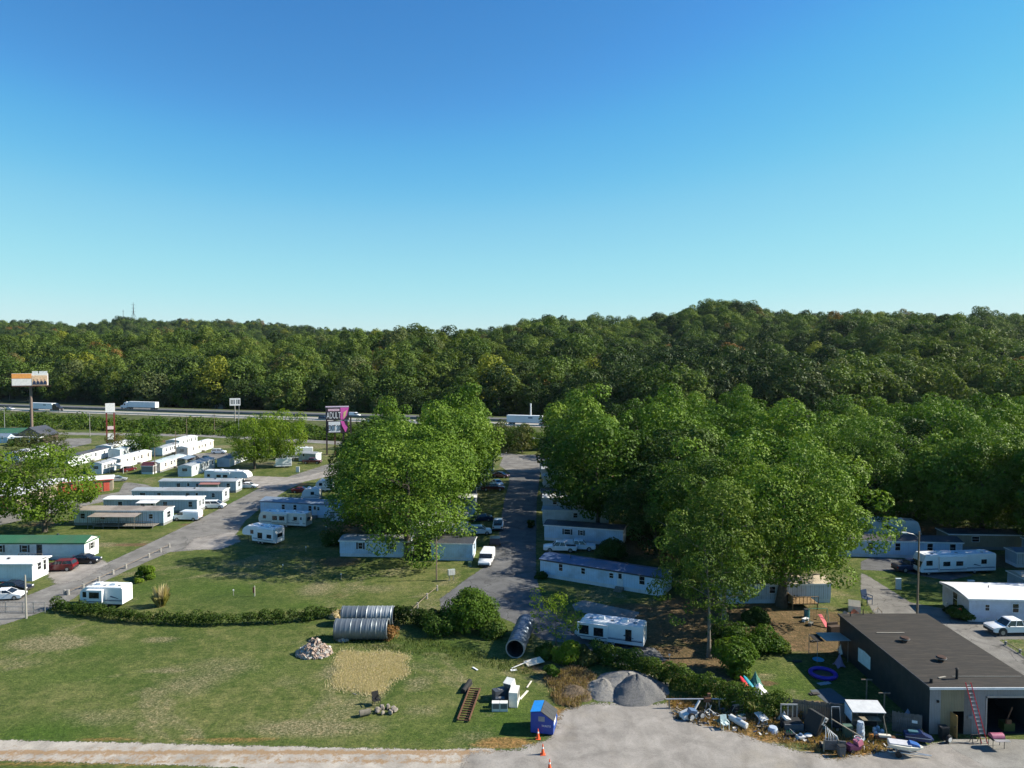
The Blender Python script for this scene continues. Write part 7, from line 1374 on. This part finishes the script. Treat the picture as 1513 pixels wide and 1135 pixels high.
for x in (-.9, .5): MB().tube((x - .1, .6, .28), (x + .0, .6, .28), .28, None, 12).build('wheel', BLK, t)
t = jt('litter_bin', 'dark tapered bin in front of the slatted trailer box', 'bin', 1243, 1117, .1); MB().prism([(-.24, 0), (.24, 0), (.3, .85), (-.28, .9)], 'y', -.22, .22).build('body', J_G, t); MB().box(-.3, -.25, .9, .32, .25, .95).build('lid', J_D, t)
t = jt('pole_bundle', 'long pale pole sloping from the slatted box to the pink scooter', 'pole', 1228, 1088, -.55); MB().tube((0, 0, 1.6), (2.6, 0, .6), .06).tube((.1, .1, 1.55), (2.6, .2, .55), .03).build('shaft', J_WD, t)
t = jt('scooter', 'pink and purple mobility scooter with a white basket', 'scooter', 1262, 1110, .35); MB().prism([(-.7, .2), (.5, .2), (.6, .45), (.1, .5), (-.3, .75), (-.7, .7)], 'y', -.3, .3).build('body', M('scooter_purple', (.10, .03, .09), .4), t); MB().cbox((.45, 0, .75), (.55, .6, .45), (0, -.3, 0)).build('fairing', J_P, t); MB().ring((.4, 0, 1.15), .3, .03, 12, 5).build('basket_rim', J_W, t); MB().tube((.45, 0, .8), (.35, 0, 1.15), .04).build('stem', J_A, t)
for x, y in ((-.5, -.33), (-.5, .33), (.55, 0)): MB().tube((x, y - .06, .2), (x, y + .06, .2), .2, None, 12).build('wheel', BLK, t)
t = jt('market_shelter', 'open-fronted shelter with a white sheet roof and blue-white gable', 'shelter', 1258, 1083, -.05); MB().prism([(-.2, 2.0), (1.6, 2.3), (1.6, 2.36), (-.2, 2.06)], 'x', 0, 3.0).build('roof_sheet', J_W, t); MB().prism([(0, 1.1), (1.5, 1.1), (1.5, 2.2), (0, 1.98)], 'x', -.05, -.01).build('gable', M('gable_blue', (.45, .58, .72), .6), t)
for x, y in ((0, 0), (2.9, 0), (0, 1.5), (2.9, 1.5)): MB().box(x, y, 0, x + .07, y + .07, 1.95).build('post', J_WD, t)
MB().box(.1, 1.4, 0, 2.9, 1.45, 1.9).build('back_panel', J_D, t); MB().box(.1, .5, .9, 2.9, 1.3, .95).build('shelf', J_WD, t)
t = jt('wrapped_furniture', 'silvery plastic-wrapped bundle standing under the shelter edge', 'bundle', 1271, 1092, 0)
secs = []; r = random.Random(5)
for k in range(9): secs.append([((.42 - .02 * k) * math.cos(a) * (1 + r.uniform(-.18, .18)), (.36 - .01 * k) * math.sin(a) * (1 + r.uniform(-.18, .18)), .2 * k) for a in np.linspace(0, 2 * PI, 13)[:-1]])
MB().loft(secs).build('wrap', M('wrap_silver', (.45, .52, .6), .3, .1, .3, 4, bump=.8), t)
for k, (px, py) in enumerate([(1294, 1088), (1300, 1090), (1297, 1080), (1303, 1085), (1292, 1082)]):
    t = jt('water_jug', 'round blue-white water jug in the heap under the shelter', 'jug', px, py, k); t['group'] = 'water jugs under the shelter'; MB().tube((0, 0, .0), (0, 0, .38), .18, .18, 12).tube((0, 0, .38), (0, 0, .5), .18, .06, 12).build('body', M('jug_plastic', (.42, .5, .58), .3), t, True); MB().tube((0, 0, .5), (0, 0, .56), .06).build('cap', J_B, t)
t = jt('gas_can', 'orange can standing left of the water jugs', 'can', 1287, 1092, 0); MB().tube((0, 0, 0), (0, 0, .5), .2, .2, 12).build('drum', M('can_orange', (.45, .2, .05), .5), t, True); MB().tube((0, 0, .5), (0, 0, .6), .05).build('spout', BLK, t)
t = jt('green_bin', 'dark green bin left of the shelter', 'bin', 1252, 1088, 0); MB().prism([(-.3, 0), (.3, 0), (.36, 1.0), (-.36, 1.0)], 'y', -.3, .3).build('body', J_GN, t); MB().box(-.38, -.32, 1.0, .38, .32, 1.06).build('lid', J_GN, t)
# boat on the gravel, jet ski, grill
t = jt('small_boat', 'small white and blue boat propped on a little trailer', 'boat', 1312, 1112, -.28)
secs = []
for x, w_, zb, zt in ((0, .5, .55, 1.0), (.6, .62, .45, 1.0), (1.5, .6, .42, .98), (2.2, .45, .5, .95), (2.75, .08, .75, .92)): secs.append([(x, -w_, zt), (x, -w_ * .8, (zb + zt) / 2 - .05), (x, 0, zb), (x, w_ * .8, (zb + zt) / 2 - .05), (x, w_, zt), (x, 0, zt + .06)])
MB().loft(secs).build('hull', M('hull_cream', (.72, .68, .58), .35), t); MB().cbox((.9, 0, 1.06), (1.7, .9, .06)).build('deck', M('deck_grey', (.5, .5, .53), .5), t); MB().prism([(1.5, 1.03), (2.5, .98), (2.3, 1.12), (1.7, 1.25)], 'y', -.3, .3).build('cowl', M('cowl_blue', (.05, .15, .45), .35), t)
MB().tube((0, -.4, .3), (3.4, 0, .25), .04).tube((0, .4, .3), (3.4, 0, .25), .04).box(.6, -.6, .2, .7, .6, .35).build('trailer_frame', J_A, t)
for y in (-.65, .65): MB().tube((.7, y - .08, .25), (.7, y + .08, .25), .25, None, 12).build('wheel', BLK, t)
t = jt('red_sledge', 'dark red and cream machine frame behind the small boat', 'machine', 1312, 1098, -.15); MB().box(-.9, 0, .25, .7, .5, .45).build('frame', RUS, t); MB().box(-.7, .05, .45, .3, .4, .62).build('tray', PALEW, t); MB().path([(0, .2, .5), (-.1, .2, 1.1), (-.35, .3, 2.3)], [.03, .03, .025], 5).build('lever', J_WD, t)
t = jt('drum', 'dark open drum behind the small boat', 'drum', 1349, 1110, 0); MB().tube((0, 0, 0), (0, 0, .8), .27, None, 14).build('body', M('drum_black', (.03, .028, .025), .6), t, True); MB().ring((0, 0, .8), .27, .025, 14, 5).build('rim', J_D, t)
t = jt('yellow_pail', 'small yellow pail left of the dark drum', 'pail', 1341, 1106, 0); MB().tube((0, 0, 0), (0, 0, .32), .13, .16, 10).build('body', M('pail_yellow', (.6, .4, .06), .5), t, True); MB().ring((0, 0, .32), .16, .012, 10, 4).build('rim', J_D, t)
t = jt('jet_ski', 'dark blue jet ski in the shade of the workshop wall', 'jet ski', 1356, 1096, -.25); MB().prism([(-1.1, .3), (.9, .2), (1.2, .5), (.6, .75), (.2, 1.0), (-.3, .8), (-1.1, .75)], 'y', -.4, .4).build('hull', M('jetski_blue', (.01, .03, .12), .4), t); MB().cbox((-.4, 0, .88), (.8, .4, .16)).build('seat', M('seat_teal', (.05, .15, .2), .6), t); MB().box(-1.1, -.42, .5, 1.0, -.401, .56).build('stripe', J_W, t); MB().tube((.35, -.35, 1.05), (.35, .35, 1.05), .03).build('handlebar', BLK, t)
tarp(1330, 1096, -.2, (2.0, 1.2, .15), J_G, 'grey sheet on the ground before the short board fence'); tarp(1340, 1072, 0, (1.6, 1.2, 1.6), M('sheet_blue', (.22, .3, .42), .6), 'blue-grey sheet over stacked goods behind the short fence', 'goods_cover', 'cover')
t = jt('wheel_spare', 'white-rimmed spare wheel leaning at the workshop front', 'wheel', 1402, 1098, .4); MB().tube((0, -.1, .35), (0, .1, .38), .36, None, 16).build('tyre', BLK, t); MB().tube((0, -.13, .35), (0, -.101, .35), .23, None, 14).build('rim', J_W, t)
t = jt('wheelie_bin', 'black bin against the olive front panel of the workshop', 'bin', 1394, 1092, 0); MB().prism([(-.3, 0), (.3, 0), (.34, 1.1), (-.34, 1.1)], 'y', -.3, .3).build('body', BLK, t); MB().box(-.36, -.33, 1.1, .36, .33, 1.18).build('lid', PLAST, t)
t = jt('barbecue_grill', 'pink-lidded barbecue grill with a grey side shelf', 'grill', 1472, 1104, .0); secs = [[(x, .35 * math.cos(a), .95 + .33 * math.sin(a)) for a in np.linspace(0, PI, 9)] for x in (-.55, .55)]; MB().loft(secs).build('lid', M('grill_pink', (.45, .14, .22), .4, 0, .3, 2), t, True); MB().box(-.55, -.35, .75, .55, .35, .945).build('firebox', J_D, t); MB().box(-.5, -.75, .86, .75, -.36, .9).build('shelf', J_A, t)
for x in (-.5, .5):
    for y in (-.3, .3): MB().tube((x, y, 0), (x, y, .75), .025).build('leg', J_D, t)
t = jt('sawhorse', 'dark trestle left of the grill by the ladder foot', 'trestle', 1441, 1098, 0); MB().box(-.4, -.05, .7, .4, .05, .8).build('beam', J_D, t); [MB().tube((x, s * .25, 0), (x, 0, .75), .03).build('leg', J_D, t) for x in (-.35, .35) for s in (-1, 1)]
t = jt('garden_hose', 'dark hose running along the workshop front', 'hose', 1385, 1099, 0); MB().path([(0, 0, .03), (1, -.1, .03), (2, .05, .03), (2.8, -.15, .03), (3.6, -.1, .03)], [.03] * 5, 6).build('tube', BLK, t)
t = jt('engine_hoist', 'greenish machine standing inside the open garage bay', 'machine', 1505, 1092, 0); MB().box(-.5, 1.2, 0, .5, 2.0, .8).build('body', M('hoist_green', (.03, .06, .015), .5), t); MB().tube((-.3, 1.3, .8), (.4, 1.5, 2.2), .06).build('jib', RUS, t); MB().box(-.35, 1.1, .8, .1, 1.3, 1.2).build('hood', RUS, t)
# ------------------------------------------------------------------ air
HAZE = True
if HAZE:
    m = bpy.data.materials.new('haze'); m.use_nodes = True; nt = m.node_tree
    for n in list(nt.nodes):
        if n.type == 'BSDF_PRINCIPLED': nt.nodes.remove(n)
    pv = nt.nodes.new('ShaderNodeVolumePrincipled'); pv.inputs['Color'].default_value = (.70, .85, 1, 1); pv.inputs['Density'].default_value = .00002; pv.inputs['Anisotropy'].default_value = .2
    nt.links.new(pv.outputs[0], nt.nodes['Material Output'].inputs['Volume'])
    o = MB().box(-11000, -4500, -8, 11000, 14000, 190).build('haze', m); kind(o, 'stuff'); o['label'] = 'thin bluish air between the camera and the far hills'
    m.cycles.homogeneous_volume = True
    sc.cycles.volume_bounces = 0
